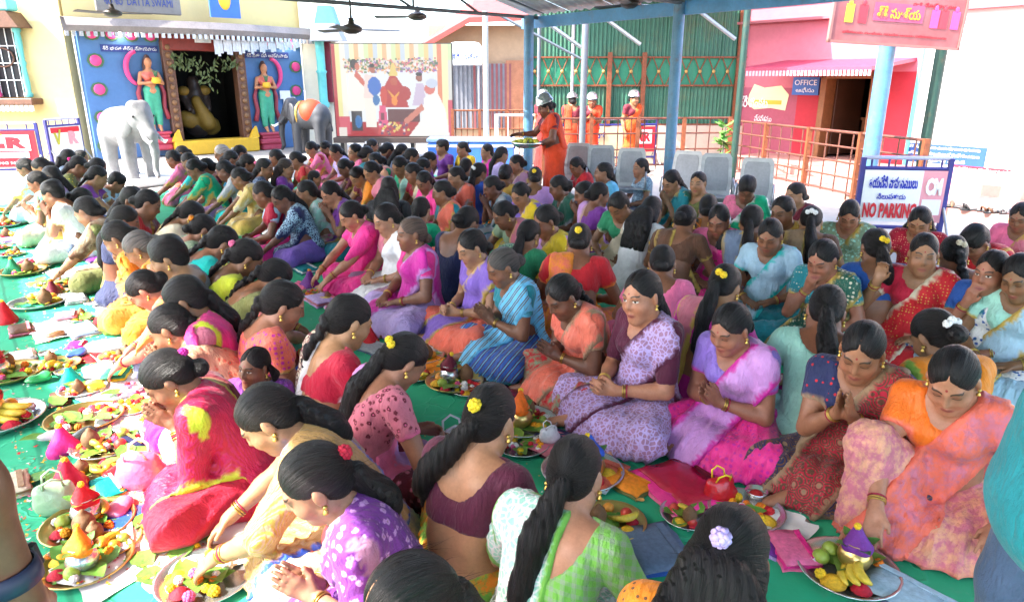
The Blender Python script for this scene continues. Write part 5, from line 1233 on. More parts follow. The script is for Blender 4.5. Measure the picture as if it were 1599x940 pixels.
# ---- person at the office desk is dim: chair and desk only
dk_ = empty('desk', tuple(LO_ if False else (0, 0, 0)), 0, 'dim wooden desk inside the office doorway', 'desk'); Mo = PO.M
p = Mo @ Vector((cxd + .15, 1.3, .3)); dk_.location = p; dk_.rotation_euler = (0, 0, math.atan2(-.8, .6))
MB().box((0, 0, .72), (.9, .5, .05)).build('top', M_door, dk_)
for x in (-.4, .4):
    for y in (-.2, .2): MB().box((x, y, .35), (.05, .05, .70)).build('leg', M_door, dk_)

# ---- shed roof over the crowd, posts and trusses
M_roof = simple('corrugated_roof_sheet', (.40, .40, .42), .5, .35, .15, 1.5, .1, dirt=((.20, .17, .15), 1.0, .6))
M_beam = simple('blue_beam_paint', (.07, .26, .52), .5, 0, .15, 4, .1, dirt=((.16, .12, .10), 5.0, .4))
shed = empty('shed_roof', tuple(ab(5, 4)), 0, 'grey corrugated shed roof on blue steel beams over the seated crowd', 'roof'); SO = shed.location
def rsheet(a0, a1, b0, z0, b1, z1, parent=shed):
    n = max(2, int((a1 - a0) / .045)); vs = []; fs = []
    for i in range(n + 1):
        a_ = a0 + (a1 - a0) * i / n; o_ = .022 if i % 4 in (1, 2) else 0
        p, q = ab(a_, b0, z0 + o_) - SO, ab(a_, b1, z1 + o_) - SO; vs += [p, q]
    for i in range(n): fs.append((2 * i, 2 * i + 2, 2 * i + 3, 2 * i + 1))
    return MB().add(vs, fs).build('sheet', M_roof, parent)
EAVE, RIDGE, WEST = (7.55, 2.76), (3.0, 3.95), (-1.62, 3.25)
a_ = -4.0
while a_ < 9.5:
    rsheet(a_, a_ + .98, EAVE[0], EAVE[1], RIDGE[0], RIDGE[1]); rsheet(a_, a_ + .98, RIDGE[0], RIDGE[1], WEST[0], WEST[1]); a_ += .97
while a_ < 12.6:
    rsheet(a_, a_ + .98, 4.8, 3.52, RIDGE[0], RIDGE[1]); rsheet(a_, a_ + .98, RIDGE[0], RIDGE[1], WEST[0], WEST[1]); a_ += .97
a_ = 12.6
while a_ < 17.0:
    rsheet(a_, a_ + .98, 5.0, 3.70, 1.3, 3.80); a_ += .97
for b_ in (1.35, 4.9):
    MB().cyl(ab(9.0, b_, 3.70) - SO, ab(17.6, b_, 3.66) - SO, .035, n=6).build('purlin', M_greypost, shed)
for a_ in (-3.5, 0.0, 3.4, 6.3, 9.2):                     # trusses
    for (b0, z0, b1, z1) in ((7.5, 2.70, -1.7, 2.79), (7.5, 2.78, 3.0, 3.86), (3.0, 3.86, -1.7, 3.18), (5.2, 2.72, 5.2, 3.30), (5.2, 2.72, 3.0, 3.84), (3.0, 2.74, 3.0, 3.84), (1.0, 2.76, 3.0, 3.84), (1.0, 2.76, 1.0, 3.52), (6.3, 2.71, 5.2, 3.30), (0, 2.77, 1.0, 3.50)):
        MB().cyl(ab(a_, b0, z0) - SO, ab(a_, b1, z1) - SO, .026 if z0 < 2.8 and z1 < 2.8 else .018, n=6).build('truss_member', M_greypost, shed)
for b_, z_ in ((7.42, 2.64), (5.4, 3.28), (3.05, 3.87), (1.0, 3.56), (-1.6, 3.2)):
    p, q = ab(-4, b_, z_) - SO, ab(9.6, b_, z_) - SO; d = (q - p).normalized(); mb = MB(); ww = .11 if b_ > 7 else .05
    Mx = Matrix.Translation((p + q) / 2) @ Matrix.Rotation(math.atan2(d.y, d.x), 4, 'Z'); mb.box((0, 0, 0), ((q - p).length, .05, ww * 1.5 if b_ > 7 else .07), Mx); mb.build('purlin', M_beam, shed)
sh_w = empty('shade_roof', tuple(ab(5, -5)), 0, 'unseen grey corrugated roof added to shade the left of the sunny strip', 'roof'); SO2 = sh_w.location  # second roof out of view, added to shade the floor left of the strip
SO_keep = SO
a_ = -4.0
while a_ < 11.5:
    n = 20; vs = []; fs = []
    for i in range(n + 1):
        aa = a_ + .98 * i / n; o_ = .022 if i % 4 in (1, 2) else 0
        vs += [ab(aa, -2.85, 3.30 + o_) - SO2, ab(aa, -7.5, 3.9 + o_) - SO2]
    for i in range(n): fs.append((2 * i, 2 * i + 2, 2 * i + 3, 2 * i + 1))
    MB().add(vs, fs).build('sheet', M_roof, sh_w); a_ += .97
for a_ in (-3, 1.5, 6, 10.5): MB().cyl(ab(a_, -7.3, 0) - SO2, ab(a_, -7.3, 3.85) - SO2, .06, n=8).build('post', M_bluepost, sh_w); MB().cyl(ab(a_, -2.9, 3.25) - SO2, ab(a_, -7.4, 3.82) - SO2, .03, n=6).build('rafter', M_greypost, sh_w)
MB().cyl(ab(-4, -2.9, 3.25) - SO2, ab(12, -2.9, 3.25) - SO2, .035, n=6).build('edge_pipe', M_greypost, sh_w)
def post(px, Y, r, top, m, label, brace=None):
    p = aty(px, 150, Y); o = empty('roof_post', (p.x, p.y, 0), 0, label, 'post', 'posts of the shed and fence')
    MB().cyl((0, 0, 0), (0, 0, top), r, n=12).build('pipe', m, o); MB().box((0, 0, .02), (r * 4, r * 4, .04)).build('base_plate', m, o)
    if brace: MB().cyl((0, 0, top - brace[1]), (brace[0], .0, top), r * .4, n=6).build('brace', M_greypost, o)
    return o
post(825, 11.6, .078, 2.72, M_bluepost, 'thick pale blue roof post behind the person carrying a bowl')
post(1052, 9.5, .072, 2.70, M_bluepost, 'pale blue roof post between the two groups of steel chairs')
post(1374, 9.55, .105, 3.1, M_bluepost, 'blistered blue post holding the pink banner in front of the office door')
post(1458, 9.8, .075, 3.0, M_greenpost, 'rust streaked green post under the right end of the pink banner')
post(1155, 12.2, .055, 3.2, M_greenpost, 'slim dark green post at the edge of the red office wall')
post(911, 13.2, .060, 2.85, M_greypost, 'grey post in front of the green fence', (-1.5, .75))
post(759, 15.4, .060, 3.1, simple('white_green_post', (.40, .44, .40), .5, 0, .15, 3), 'white post with green top beside the video screen')
post(664, 14.2, .085, 3.2, M_white, 'white square topped post behind the video screen') if False else None
post(893, 15.2, .035, 2.9, M_steel, 'thin steel post behind the railing near the green fence')
# diagonal braces seen against the fence
for (x0, y0, x1, y1, Y) in ((932, 20, 1000, 70, 13.4), (1088, 15, 1148, 62, 13.0), (846, 30, 908, 75, 13.3)):
    p, q = aty(x0, y0, Y), aty(x1, y1, Y); MB().cyl(p - SO, q - SO, .035, n=6).build('diagonal_brace', M_steel, shed)

# ---- unseen canopy between fence and office, added to shade the office wall
cn_ = empty('shade_canopy', tuple(ab(10.4, 11.5)), 0, 'unseen flat grey sheet canopy added to shade the red office wall', 'roof'); CO = cn_.location
for k in range(4):
    n = 24; vs = []; fs = []; a0_ = 8.15 + k * .98
    for i in range(n + 1):
        aa = a0_ + .98 * i / n; o_ = .022 if i % 4 in (1, 2) else 0; vs += [ab(aa, 9.6, 3.62 + o_) - CO, ab(aa, 12.7, 3.78 + o_) - CO]
    for i in range(n): fs.append((2 * i, 2 * i + 2, 2 * i + 3, 2 * i + 1))
    MB().add(vs, fs).build('sheet', M_roof, cn_)
for b_ in (9.7, 11.2, 12.6): MB().cyl(ab(8.15, b_, 3.6 + (b_ - 9.6) * .05) - CO, ab(12.05, b_, 3.6 + (b_ - 9.6) * .05) - CO, .03, n=6).build('pipe', M_greypost, cn_)
for (a__, b_) in ((12.0, 9.7), (12.0, 12.6)): MB().cyl(ab(a__, b_, 0) - CO, ab(a__, b_, 3.6) - CO, .04, n=8).build('post', M_greypost, cn_)
# ---- ceiling fans
def fan(px, py, Y, topz, label, rot):
    p = aty(px, py, Y); o = empty('ceiling_fan', tuple(p), rot, label, 'fan', 'ceiling fans under the shed roof')
    MB().cyl((0, 0, .04), (0, 0, topz - p.z), .013, n=6).build('rod', M_black, o)
    MB().lathe([(0, -.05), (.06, -.05), (.13, -.02), (.14, .02), (.10, .05), (.04, .07), (.03, .14), (0, .14)], 16).build('motor', simple('brown_fan_motor', (.06, .045, .04), .4), o)
    for k in range(3):
        Mx = Matrix.Rotation(k * 2 * PI / 3, 4, 'Z') @ Matrix.Rotation(.2, 4, 'X'); MB().add([(.12, -.03, 0), (.20, -.06, 0), (.62, -.07, 0), (.64, 0, 0), (.62, .05, 0), (.20, .04, 0), (.12, .03, 0)] + [(.12, -.03, .006), (.20, -.06, .006), (.62, -.07, .006), (.64, 0, .006), (.62, .05, .006), (.20, .04, .006), (.12, .03, .006)], [tuple(range(6, -1, -1)), tuple(range(7, 14))] + [(i, (i + 1) % 7, 7 + (i + 1) % 7, 7 + i) for i in range(7)], False, Mx).build('blade', simple('fan_blade', (.10, .08, .07), .45), o)
fan(549, 47, 9.6, 2.76, 'ceiling fan on a long rod in front of the pale blue roof', .4)
fan(652, 27, 11.0, 2.80, 'ceiling fan above the video screen beside the white sky', 1.0)
fan(985, 8, 10.2, 3.2, 'ceiling fan above the green fence beside the blue beam', .2)
fan(176, 22, 12.0, 3.2, 'ceiling fan in front of the blue shrine cornice', .1)

# ---- banner held by the posts
bn = empty('banner_sign', (4.4, 7.1, 0), 0, 'faded pink banner board with yellow script between two posts', 'sign'); o0 = bn.location
c4 = [aty(1304, -30, 9.0), aty(1512, -18, 9.25), aty(1497, 80, 9.25), aty(1298, 62, 9.0)]
X_ = ((c4[1] - c4[0]) + (c4[2] - c4[3])) * .5; Z_ = ((c4[0] - c4[3]) + (c4[1] - c4[2])) * .5; ctr = sum(c4, Vector()) / 4; w, h = X_.length, Z_.length
x = X_.normalized(); zz = (Z_ - x * Z_.dot(x)).normalized(); yv = zz.cross(x); LB = Matrix(((x.x, yv.x, zz.x, ctr.x - o0.x), (x.y, yv.y, zz.y, ctr.y - o0.y), (x.z, yv.z, zz.z, ctr.z - o0.z), (0, 0, 0, 1)))
bm, nt, bs = mat('faded_banner_print'); g = N(nt); n_ = g.noise(g.objco(), 2.2, 4, .6); g.link(g.mix(g.ramp(n_, .35, .65), (.22, .045, .045), (.30, .10, .095)), bs.inputs['Base Color']); bs.inputs['Roughness'].default_value = .5
MB().box((0, 0, 0), (w, .03, h), LB).build('board', bm, bn)
fr = simple('banner_frame', (.30, .12, .10), .5)
for (a, b2, c, d) in ((0, h / 2, w + .03, .03), (0, -h / 2, w + .03, .03), (-w / 2, 0, .03, h + .03), (w / 2, 0, .03, h + .03)): MB().box((a, -.003, b2), (c, .045, d), LB).build('frame_bar', fr, bn)
MB().box((-.02, -.018, .02), (w * .38, .008, h * .30), LB).build('title_patch', simple('banner_plum', (.36, .06, .12), .5), bn)
text_mesh('lettering', 'శ్రీ సూర్య', .2, simple('banner_yellow', (.55, .30, .02), .5), bn, LB @ Matrix.Translation((-.02, -.026, .02)), fit=(w * .33, h * .20), bold=.004)
text_mesh('lettering', 'వారి దేవస్థానము', .2, M_boardr, bn, LB @ Matrix.Translation((w * .25, -.020, h * .19)), fit=(w * .34, h * .08), bold=.003)
text_mesh('lettering', 'భక్తులకు ముఖ్య గమనిక ఆలయ పరిసరములందు', .2, M_boardr, bn, LB @ Matrix.Translation((-.02, -.020, -h * .33)), fit=(w * .8, h * .05))
for q, (fx, cc) in enumerate(((-.38, M_yel), (-.28, M_red), (.27, M_pinkp), (.34, M_red), (.43, M_pinkp))):
    mb = MB(); mb.box((fx * w, -.019, -.02), (w * .06, .006, h * .30), LB); mb.ball((fx * w, -.02, -.02 + h * .18), (.028, .006, .035), 10, 6, LB); mb.build('printed_figure', cc, bn)

# ---- barricades with boards
def barricade(p, q, top, label, boards, tilt=0):
    o = empty('barricade', tuple((p + q) / 2), math.atan2(q.y - p.y, q.x - p.x), label, 'barricade', 'printed barricades round the crowd'); w = (q - p).length
    for x in (-w / 2, w / 2):
        MB().box((x, 0, top / 2), (.05, .05, top)).build('post', M_purplepost, o)
        MB().cyl((x, 0, top * .45), (x, -.32, .02), .016, n=6).build('stay', M_steel, o); MB().cyl((x, 0, top * .45), (x, .32, .02), .016, n=6).build('stay', M_steel, o)
    for z in (top, top * .88, .18): MB().cyl((-w / 2, 0, z), (w / 2, 0, z), .022, n=8).build('rail', M_purplepost if z != top else simple('pale_lilac_rail', (.42, .42, .58), .5), o)
    for k in range(5): x = -w / 2 + w * (k + .5) / 5; MB().cyl((x, 0, top * .86), (x, 0, top), .012, n=6).build('bar', M_purplepost, o)
    for (x0, x1, z0, z1, m, items) in boards:
        cxx, czz, ww, hh = (x0 + x1) / 2 * w - w / 2, (z0 + z1) / 2 * top, (x1 - x0) * w, (z1 - z0) * top
        bd = MB().box((cxx, -.03, czz), (ww, .012, hh)).build('board', m, o)
        for (t, fx, fz, fw, fh, tm, bold) in items:
            if t is None: MB().box((cxx + fx * ww, -.040, czz + fz * hh), (fw * ww, .006, fh * hh)).build('print_panel', tm, bd)
            elif t == 'V':
                mb = MB(); X0, Z0, W0, H0 = cxx + fx * ww, czz + fz * hh, fw * ww, fh * hh
                mb.prism([(X0 - W0 / 2, Z0 + H0 / 2), (X0 - W0 * .2, Z0 + H0 / 2), (X0, Z0 - H0 * .1), (X0 + W0 * .3, Z0 + H0 * .75), (X0 + W0 * .55, Z0 + H0 * .75), (X0 + .02, Z0 - H0 / 2), (X0 - .02, Z0 - H0 / 2)], .004, Matrix.Translation((0, -.052, 0))); mb.build('print_mark', tm, bd)
            else: text_mesh('lettering', t, .2, tm, bd, Matrix.Translation((cxx + fx * ww, -.047, czz + fz * hh)), fit=(fw * ww, fh * hh), bold=bold)
    return o
CMR = lambda: [(None, 0, .18, .86, .44, M_boardw, 0), ('C', -.28, .18, .22, .32, M_boardr, .012), ('V', .0, .20, .26, .30, simple('olive_mark', (.42, .42, .04), .5), 0), ('R', .28, .18, .22, .32, M_boardr, .012), ('M', .0, .10, .30, .14, M_boardr, .006), (None, 0, -.16, .80, .16, simple('pale_blue_print', (.62, .70, .76), .6), 0), ('SHOPPING MALL', 0, -.16, .7, .09, M_boardw, .002), ('CMR SHOPPING MALL', 0, -.38, .7, .07, M_boardw, .002)]
barricade(Vector((at(-75, 282).x, at(-75, 282).y, 0)), Vector((at(72, 279).x, at(72, 279).y, 0)), 1.02, 'red barricade board with big white and red letters by the yellow wall', [(.02, .98, .22, .86, M_boardr, CMR())])
barricade(Vector((at(73, 272).x, at(73, 272).y + .25, 0)), Vector((at(135, 262).x, at(135, 262).y, 0)), 1.02, 'white panelled barricade with a yellow tick mark beside the elephant statue', [(.02, .98, .22, .86, M_boardw, [(None, .0, .40, .9, .16, M_boardr, 0), ('V', -.28, .15, .22, .36, simple('olive_mark', (.42, .42, .04), .5), 0), ('R', .22, .15, .30, .40, M_boardp, .012)])])
barricade(at(862, 262), at(1022, 258), .98, 'blue framed barricade with blue script and a red panel behind the chairs', [(.02, .66, .30, .84, M_sign_cream, [('దేవస్థానము వారి', -.1, .18, .7, .30, M_txtb, .006), ('పార్కింగ్', -.1, -.22, .5, .26, M_txtb, .006)]), (.67, .98, .30, .84, M_boardr, [(None, 0, .1, .8, .55, M_boardw, 0), ('CMR', 0, .1, .72, .40, M_boardr, .008)])])
barricade(at(1330, 377), at(1462, 381), .96, 'blue framed no parking barricade with red lettering before the office steps', [(.03, .70, .26, .86, M_boardw, [('దయచేసి వాహనములు', .0, .28, .84, .26, M_txtb, .006), ('నిలుపరాదు', .0, .0, .5, .12, M_txtb, .003), ('NO PARKING', 0, -.28, .92, .30, M_txtr, .008)]), (.70, .97, .26, .86, M_boardp, [('CM', 0, .2, .7, .34, M_boardw, .012), (None, 0, -.2, .8, .3, M_boardw, 0)])])

# ---- elephants
def elephant(loc, yaw, k, m, label, cloth=None):
    o = empty('elephant_statue', loc, yaw, label, 'statue')
    P = [ell((0, -.05, .92), (.34, .50, .34), .1), ell((0, -.36, .88), (.30, .26, .34), .1), ell((0, .46, 1.06), (.23, .24, .27), .1), ball((.09, .46, 1.26), .11, .08), ball((-.09, .46, 1.26), .11, .08),
         cone((0, .62, 1.0), (0, .78, .78), .13, .095, .06), cone((0, .78, .78), (0, .82, .48), .095, .070, .04), cone((0, .82, .48), (.02, .80, .16), .070, .050, .03), cone((.02, .80, .16), (.05, .88, .06), .050, .042, .02)]
    for sx_ in (-1, 1):
        P += [cone((sx_ * .19, .24, .80), (sx_ * .19, .26, .10), .135, .105, .05), cone((sx_ * .19, .26, .12), (sx_ * .19, .27, .02), .11, .125, .02), cone((sx_ * .18, -.40, .80), (sx_ * .18, -.40, .10), .155, .110, .05), cone((sx_ * .18, -.40, .12), (sx_ * .18, -.39, .02), .11, .13, .02), cone((sx_ * .10, .62, .90), (sx_ * .14, .78, .72), .045, .035, .02)]
    P += [cone((0, -.60, .98), (0, -.66, .6), .03, .02, .03), ball((0, -.66, .56), .035, .02)]
    link('body', sdf_mesh('elephant_body', P, .029, noise=(.003, 30, 2)), o, m=m).scale = (k, k, k)
    for s_ in (-1, 1):
        e = sdf_mesh('ear', [ell((s_ * .25, .34, 1.0), (.05, .19, .25), .02, rotz(s_ * .45)), ell((s_ * .28, .30, .86), (.035, .12, .16), .05, rotz(s_ * .45))], .018); link('ear', e, o, m=m).scale = (k, k, k)
        e = MB(); e.tube([(s_ * .13, .76, .74), (s_ * .15, .92, .66), (s_ * .14, 1.02, .70)], [.035, .028, .008], 8); t = e.build('tusk', M_white, o); t.scale = (k, k, k)
        e = MB().ball((s_ * .19, .60, 1.10), .022, 8, 6).build('eye', M_black, o); e.scale = (k, k, k)
    if cloth:
        c_ = sdf_mesh('saddle_cloth', [ell((0, -.1, .98), (.36, .36, .36), .05)], .025); link('saddle_cloth', c_, o, m=cloth).scale = (k, k, k)
        MB().lathe([(.30, 0), (.33, .03), (.30, .06)], 24, M=Matrix.Translation((0, .2, .95)) @ Matrix.Rotation(PI / 2, 4, 'X') @ Matrix.Scale(1.08, 4)).build('harness', GOLD, o).scale = (k, k, k)
    return o
M_eleph = simple('white_statue_paint', (.22, .217, .225), .6, 0, .12, 5, .25, dirt=((.11, .11, .125), 3.0, .7))
pe = at(212, 284); pl_ = MB(); pl_.box((0, 0, .05), (1.05, 1.7, .10), None, .02)
tag(pl_.build('statue_plinth', M_white, None, (pe.x, pe.y, 0), (0, 0, R(236))), 'low white plinth under the white elephant statue', 'plinth')
elephant((pe.x, pe.y, .10), R(236), .98, M_eleph, 'white painted elephant statue standing before the blue shrine')
p2 = at(480, 238); elephant((p2.x + .1, p2.y, .0), R(75), .98, simple('grey_statue_paint', (.05, .052, .06), .55, 0, .15, 5, .2), 'dark grey elephant statue with an orange saddle cloth beside the screen', simple('orange_cloth', (.50, .045, .01), .6, 0, .15, 8, .2))

# ---- blue ice boxes
def cooler(px, py, w, label):
    p = at(px, py); o = empty('cool_box', (p.x, p.y, 0), .0, label, 'box', 'blue boxes beside the screen')
    MB().box((0, 0, .27), (w, .5, .54), None, .03).build('tub', simple('cooler_blue', (.05, .16, .55), .4, 0, .1, 5), o); MB().box((0, 0, .585), (w + .03, .53, .08), None, .02).build('lid', simple('cooler_lid', (.30, .42, .66), .4, 0, .1, 5), o)
    MB().box((0, -.255, .47), (w * .96, .012, .05)).build('stripe', M_boardw, o)
    for x in (-w / 2 - .01, w / 2 + .01): MB().box((x, 0, .42), (.03, .2, .04)).build('handle', M_black, o)
cooler(702, 262, .85, 'blue cool box with pale lid next to the video screen'); cooler(768, 262, .95, 'blue cool box with white stripe beside the bowl carrier')
# banner leaning between
# ---- steel waiting chairs
def chair_row(px, py, zc, yaw, n_, gap, who):
    SEAT = MB()
    for k, (cx_, cy_) in enumerate(zip(px, py)):
        # back centre seen at the pixel; back centre height zc
        p = at(cx_, cy_, zc); o = empty('steel_chair', (p.x, p.y, 0), R(yaw + 7 * ((k * 5) % 3 - 1)), who[k], 'chair', 'perforated steel waiting chairs')
        Mx = Matrix.Translation((0, .10, .66)) @ Matrix.Rotation(R(-14), 4, 'X')
        pts = [(-.175, -.24), (.175, -.24), (.195, -.1), (.18, .22), (.15, .27), (-.15, .27), (-.18, .22), (-.195, -.1)]
        bk_ = MB().prism(pts, .012, Mx).build('backrest', M_chair, o); MB().prism([(x_ * .78, z_ * .80 + .005) for x_, z_ in pts], .006, Mx @ Matrix.Translation((0, -.008, 0))).build('painted_reflection', simple('reflection_tone', (.30, .30, .33), .35, .5, .15, 6), bk_)  # darker inset stands in for the reflection on the steel back
        MB().prism([(-.185, -.22), (.185, -.22), (.185, .22), (-.185, .22)], .014, Matrix.Translation((0, -.14, .425)) @ Matrix.Rotation(R(86), 4, 'X')).build('seat', M_chair, o)
        for x in (-.205, .205): MB().tube([(x, .08, .42), (x, .10, .60), (x, -.02, .64), (x, -.26, .62), (x, -.30, .45)], .014, 6).build('armrest', M_steel, o)
        for x in (-.17, .17): MB().tube([(x, -.25, 0), (x, -.15, .2), (x, .05, .38), (x, .18, .0)], .018, 6).build('leg', M_steel, o)
        MB().box((0, .0, .37), (.42, .06, .05)).build('beam', M_steel, o)
def chair_metal():
    m, nt, bs = mat('perforated_steel'); g = N(nt); co = g.objco(); v = g.new('ShaderNodeTexVoronoi'); v.inputs['Scale'].default_value = 55; v.inputs['Randomness'].default_value = 0; g.link(co, v.inputs['Vector'])
    n_ = g.noise(co, 5, 4, .6); c = g.mix(g.ramp(n_, .3, .7), (.36, .36, .38), (.52, .52, .54)); c = g.mix(g.mul(g.ramp(v.outputs['Distance'], .28, .22), .45), c, (.12, .12, .13)); g.link(c, bs.inputs['Base Color'])
    bs.inputs['Metallic'].default_value = .55; bs.inputs['Roughness'].default_value = .36; return m
M_chair = chair_metal()
chair_row((899, 939, 985), (252, 256, 262), .68, -12, 3, 0, ('perforated steel chair nearest the bowl carrier beside the red sari person', 'middle perforated steel chair in front of the script barricade', 'perforated steel chair in front of the red barricade panel'))
chair_row((1068, 1118, 1180), (268, 273, 282), .68, -22, 3, 0, ('perforated steel chair right beside the pale blue post', 'perforated steel chair behind the person in an olive tunic', 'perforated steel chair behind the person with a green scarf'))

# ---- shoes on the step
def shoe(px, py, rot, col, label):
    p = at(px, py, .13); o = empty('slippers', (p.x, p.y, .131), rot, label, 'shoes', 'footwear left on the step'); mm = simple('shoe_' + col, tocol(col), .6)
    for s_ in (-.055, .055):
        pts = [(.042 * math.cos(t) * (1 if math.sin(t) > 0 else .8), .12 * math.sin(t)) for t in np.linspace(0, 2 * PI, 16, endpoint=False)]
        so = MB(); so.v = []; n_ = 16; so.add([(s_ + x, y, 0) for x, y in pts] + [(s_ + x, y, .022) for x, y in pts], [tuple(range(15, -1, -1)), tuple(range(16, 32))] + [(i, (i + 1) % 16, 16 + (i + 1) % 16, 16 + i) for i in range(16)]); so.build('sole', M_black, o)
        MB().tube([(s_ - .04, .02, .015), (s_ - .03, .04, .055), (s_, .05, .07), (s_ + .03, .04, .055), (s_ + .04, .02, .015)], .014, 6).build('strap', mm, o)
COLORS.update(COLORS)
for i, (px, py, cc) in enumerate(((1470, 321, 'black'), (1491, 324, 'tan'), (1512, 328, 'black'), (1543, 332, 'brown'), (1562, 333, 'grey'), (1580, 332, 'slate'))):
    shoe(px, py, .5 + .4 * i, cc, ('black strapped slippers nearest the no parking board', 'tan slippers between two black pairs on the step', 'black slippers beside the tan pair on the step', 'brown slippers on the pink step under the red painted band', 'grey slippers beside the brown pair on the step', 'bluish slippers at the end of the row on the step')[i])
# ---- small plant by the railing
pp = aty(1128, 235, 13.2); plt = empty('potted_plant', (pp.x, pp.y, 0), 0, 'small leafy plant behind the railing beside the green fence', 'plant')
MB().lathe([(0, 0), (.12, 0), (.16, .26), (.145, .26), (.13, .2), (0, .2)], 14).build('pot', simple('clay', (.36, .14, .07), .8), plt); MB().cyl((0, 0, .15), (.02, 0, .95), .014, .006, 6).build('stem', M_olive, plt)
PL = leaf_mesh('leaf', .22, .055); PL.materials.append(simple('plant_green', (.10, .28, .05), .5, 0, .3, 12))
for k in range(34):
    z = .3 + .7 * rs.random(); o = bpy.data.objects.new('leaf', PL); COL.objects.link(o); o.parent = plt; o.location = (.02 * rs.uniform(-1, 1), .02 * rs.uniform(-1, 1), z); o.rotation_euler = (rs.uniform(-2.4, -.8), 0, rs.uniform(0, 6.28))
# ------------------------------------------------------------------ the crowd
ARMS = dict(nam=dict(arms='namaste', lean=14, bow=20), namf=dict(arms='face', lean=20, bow=26), reach=dict(arms='reach', lean=25, bow=24), bend=dict(arms='reach', lean=38, bow=26),
    lap=dict(arms='lap', lean=8, bow=20), lapup=dict(arms='lap', lean=5, bow=4), chin=dict(arms=('lap', 'chin'), lean=12, bow=12), hold=dict(arms='hold', lean=18, bow=28),
    clasp=dict(arms='clasp', lean=6, bow=4), knee=dict(arms='knee', lean=8, bow=12), raise_=dict(arms=('lap', 'raise'), lean=4, bow=4), reach1=dict(arms=('knee', 'reach'), lean=20, bow=30))
def pose_for(py, arm, hair, legs, drape, seed, **kw):
    P = dict(ARMS[arm]); P.update(hair=hair, legs=legs, drape=drape)
    if py > 600: P.update(h=.0122, hh=.0056, hd=.0056, seed=seed)
    elif py > 425: P.update(h=.0158, hh=.0079, hd=.0072, seed=seed)
    elif py > 335: P.update(h=.0215, hh=.0112, hd=.0098, seed=1 + seed % 3)
    else: P.update(h=.0285, hh=.0165, hd=.0140, seed=1 + seed % 2, bow=P['bow'] * (.55 + .25 * (seed % 2)), lean=P['lean'] * .85, turn=(-14, 10)[seed % 2], roll=(3, -4)[seed % 2])
    if py > 335: P.update(roll=((seed * 7) % 13 - 6) * (1 if py > 425 else .0), turn=((seed * 5) % 17 - 8) * (1 if py > 425 else 0))
    if py < 335: kw = {k: v for k, v in kw.items() if k not in ('back', 'hairlen', 'tailx', 'fat', 'lean')}
    P.update(kw); return P
GRP = 'people seated in rows on the green cloth'
WHO = []                                     # (position, short description) for labels of things around
PS_ = 1.065
def S(px, py, yaw, arm, hair, label, blouse, sari, drape='-', bk='plain', sk='plain', dk=None, b2='gold', s2='gold', d2=None, border='gold', legs='cross', skin=1, flower=None, dr='left', scale=1.0,
      short=None, cat='person', eyes=0.0, hairc=(.008, .007, .0075), mirror=False, **kw):
    if drape is None: dr = None
    if drape == '-': drape = sari
    seed = int(px * 7 + py * 13) % 97; scale = scale * PS_ * (1 + ((seed * 11) % 9 - 4) * .008); yaw += (seed * 3) % 13 - 6
    P = pose_for(py, arm, hair, legs, dr, seed, **kw)
    loc = head_at(P, px, py, yaw, scale, mirror)
    o = put_person(P, loc, yaw, label, 'person', blouse, sari, drape, b2, s2, d2 or s2, border, bk, sk, dk or sk, skin, hairc, flower, scale, mirror, jewels=1 if py > 330 else 0, eyes=eyes, group=GRP, rnd=seed)
    WHO.append((loc, short or label, yaw, scale)); return o
GREYH = (.10, .095, .09)
# --- nearest, facing the sunny strip on the left
S(492, 752, 196, 'nam', 'pony', 'person in violet printed sari drape praying, hair held by a red clip', 'red', 'coral', 'purple', sk='tiedye', s2='peach', dk='floral', d2='lilac', border='mauve', skin=0, dr='leftwide', flower=('crimson', 1), up=-.03, lean=20, hairlen=.22, short='the person in a violet printed drape')
S(418, 652, 192, 'reach', 'pony', 'person in golden sari with blue border leaning over her offerings', 'tan', 'cream', 'mustard', bk='silk', b2='lilac', dk='silk', d2='lilac', border='royal', skin=0, dr='leftwide', lean=30, bow=26, hairlen=.22, sk='tiedye', s2='grey', short='the person in a golden sari with blue border')
S(262, 590, 186, 'namf', 'lowbun', 'person in maroon sari with lime and purple bands hiding her face in her hands', 'maroon', 'crimson', 'crimson', bk='plain', dk='silk', d2='magenta', border='lime', skin=1, dr='leftwide', flower=('magenta', 2), lean=24, bow=30, short='the person in maroon with lime bands')
S(266, 512, 190, 'namf', 'braid', 'person in peach printed blouse with a long braid over her back', 'peach', 'lavender', None, bk='floral', b2='coral', sk='floral', s2='white', border='sage', skin=1, lean=36, bow=14, back=.7, kurti=True, short='the person in a peach print')
S(288, 468, 196, 'nam', 'pony', 'person in magenta drape edged with lime green beside the braided praying person', 'rose', 'magenta', 'hotpink', dk='silk', d2='rose', border='lime', skin=1, short='the person in magenta edged with lime')
S(226, 452, 190, 'reach', 'bun', 'person in orange and hot pink sari bending over a paper plate', 'orange', 'hotpink', 'coral', border='gold', skin=0, lean=34, bow=30, short='the person in orange and hot pink')
S(397, 572, 262, 'lap', 'pigtails', 'small child in purple turning round at the camera', 'purple', 'purple', None, kurti=True, skin=2, scale=.72, turn=-18, bow=0, lean=2, eyes=1.0, short='the small child in purple')
S(262, 402, 192, 'lap', 'short', 'child in a grey collarless shirt among the left row', 'grey', 'slate', None, kurti=True, skin=0, lean=14, bow=14, short='the child in a grey shirt')
S(218, 388, 190, 'nam', 'bun', 'person in a pale orange sari bowing next to the grey shirt', 'peach', 'orange', hairc=GREYH, skin=1, lean=24, bow=26, short='the person in pale orange')
S(184, 372, 192, 'chin', 'bun', 'person in orange sari pressing a yellow cloth to her mouth', 'orange', 'mustard', 'orange', skin=1, lean=26, bow=20, short='the person in orange with a yellow cloth')
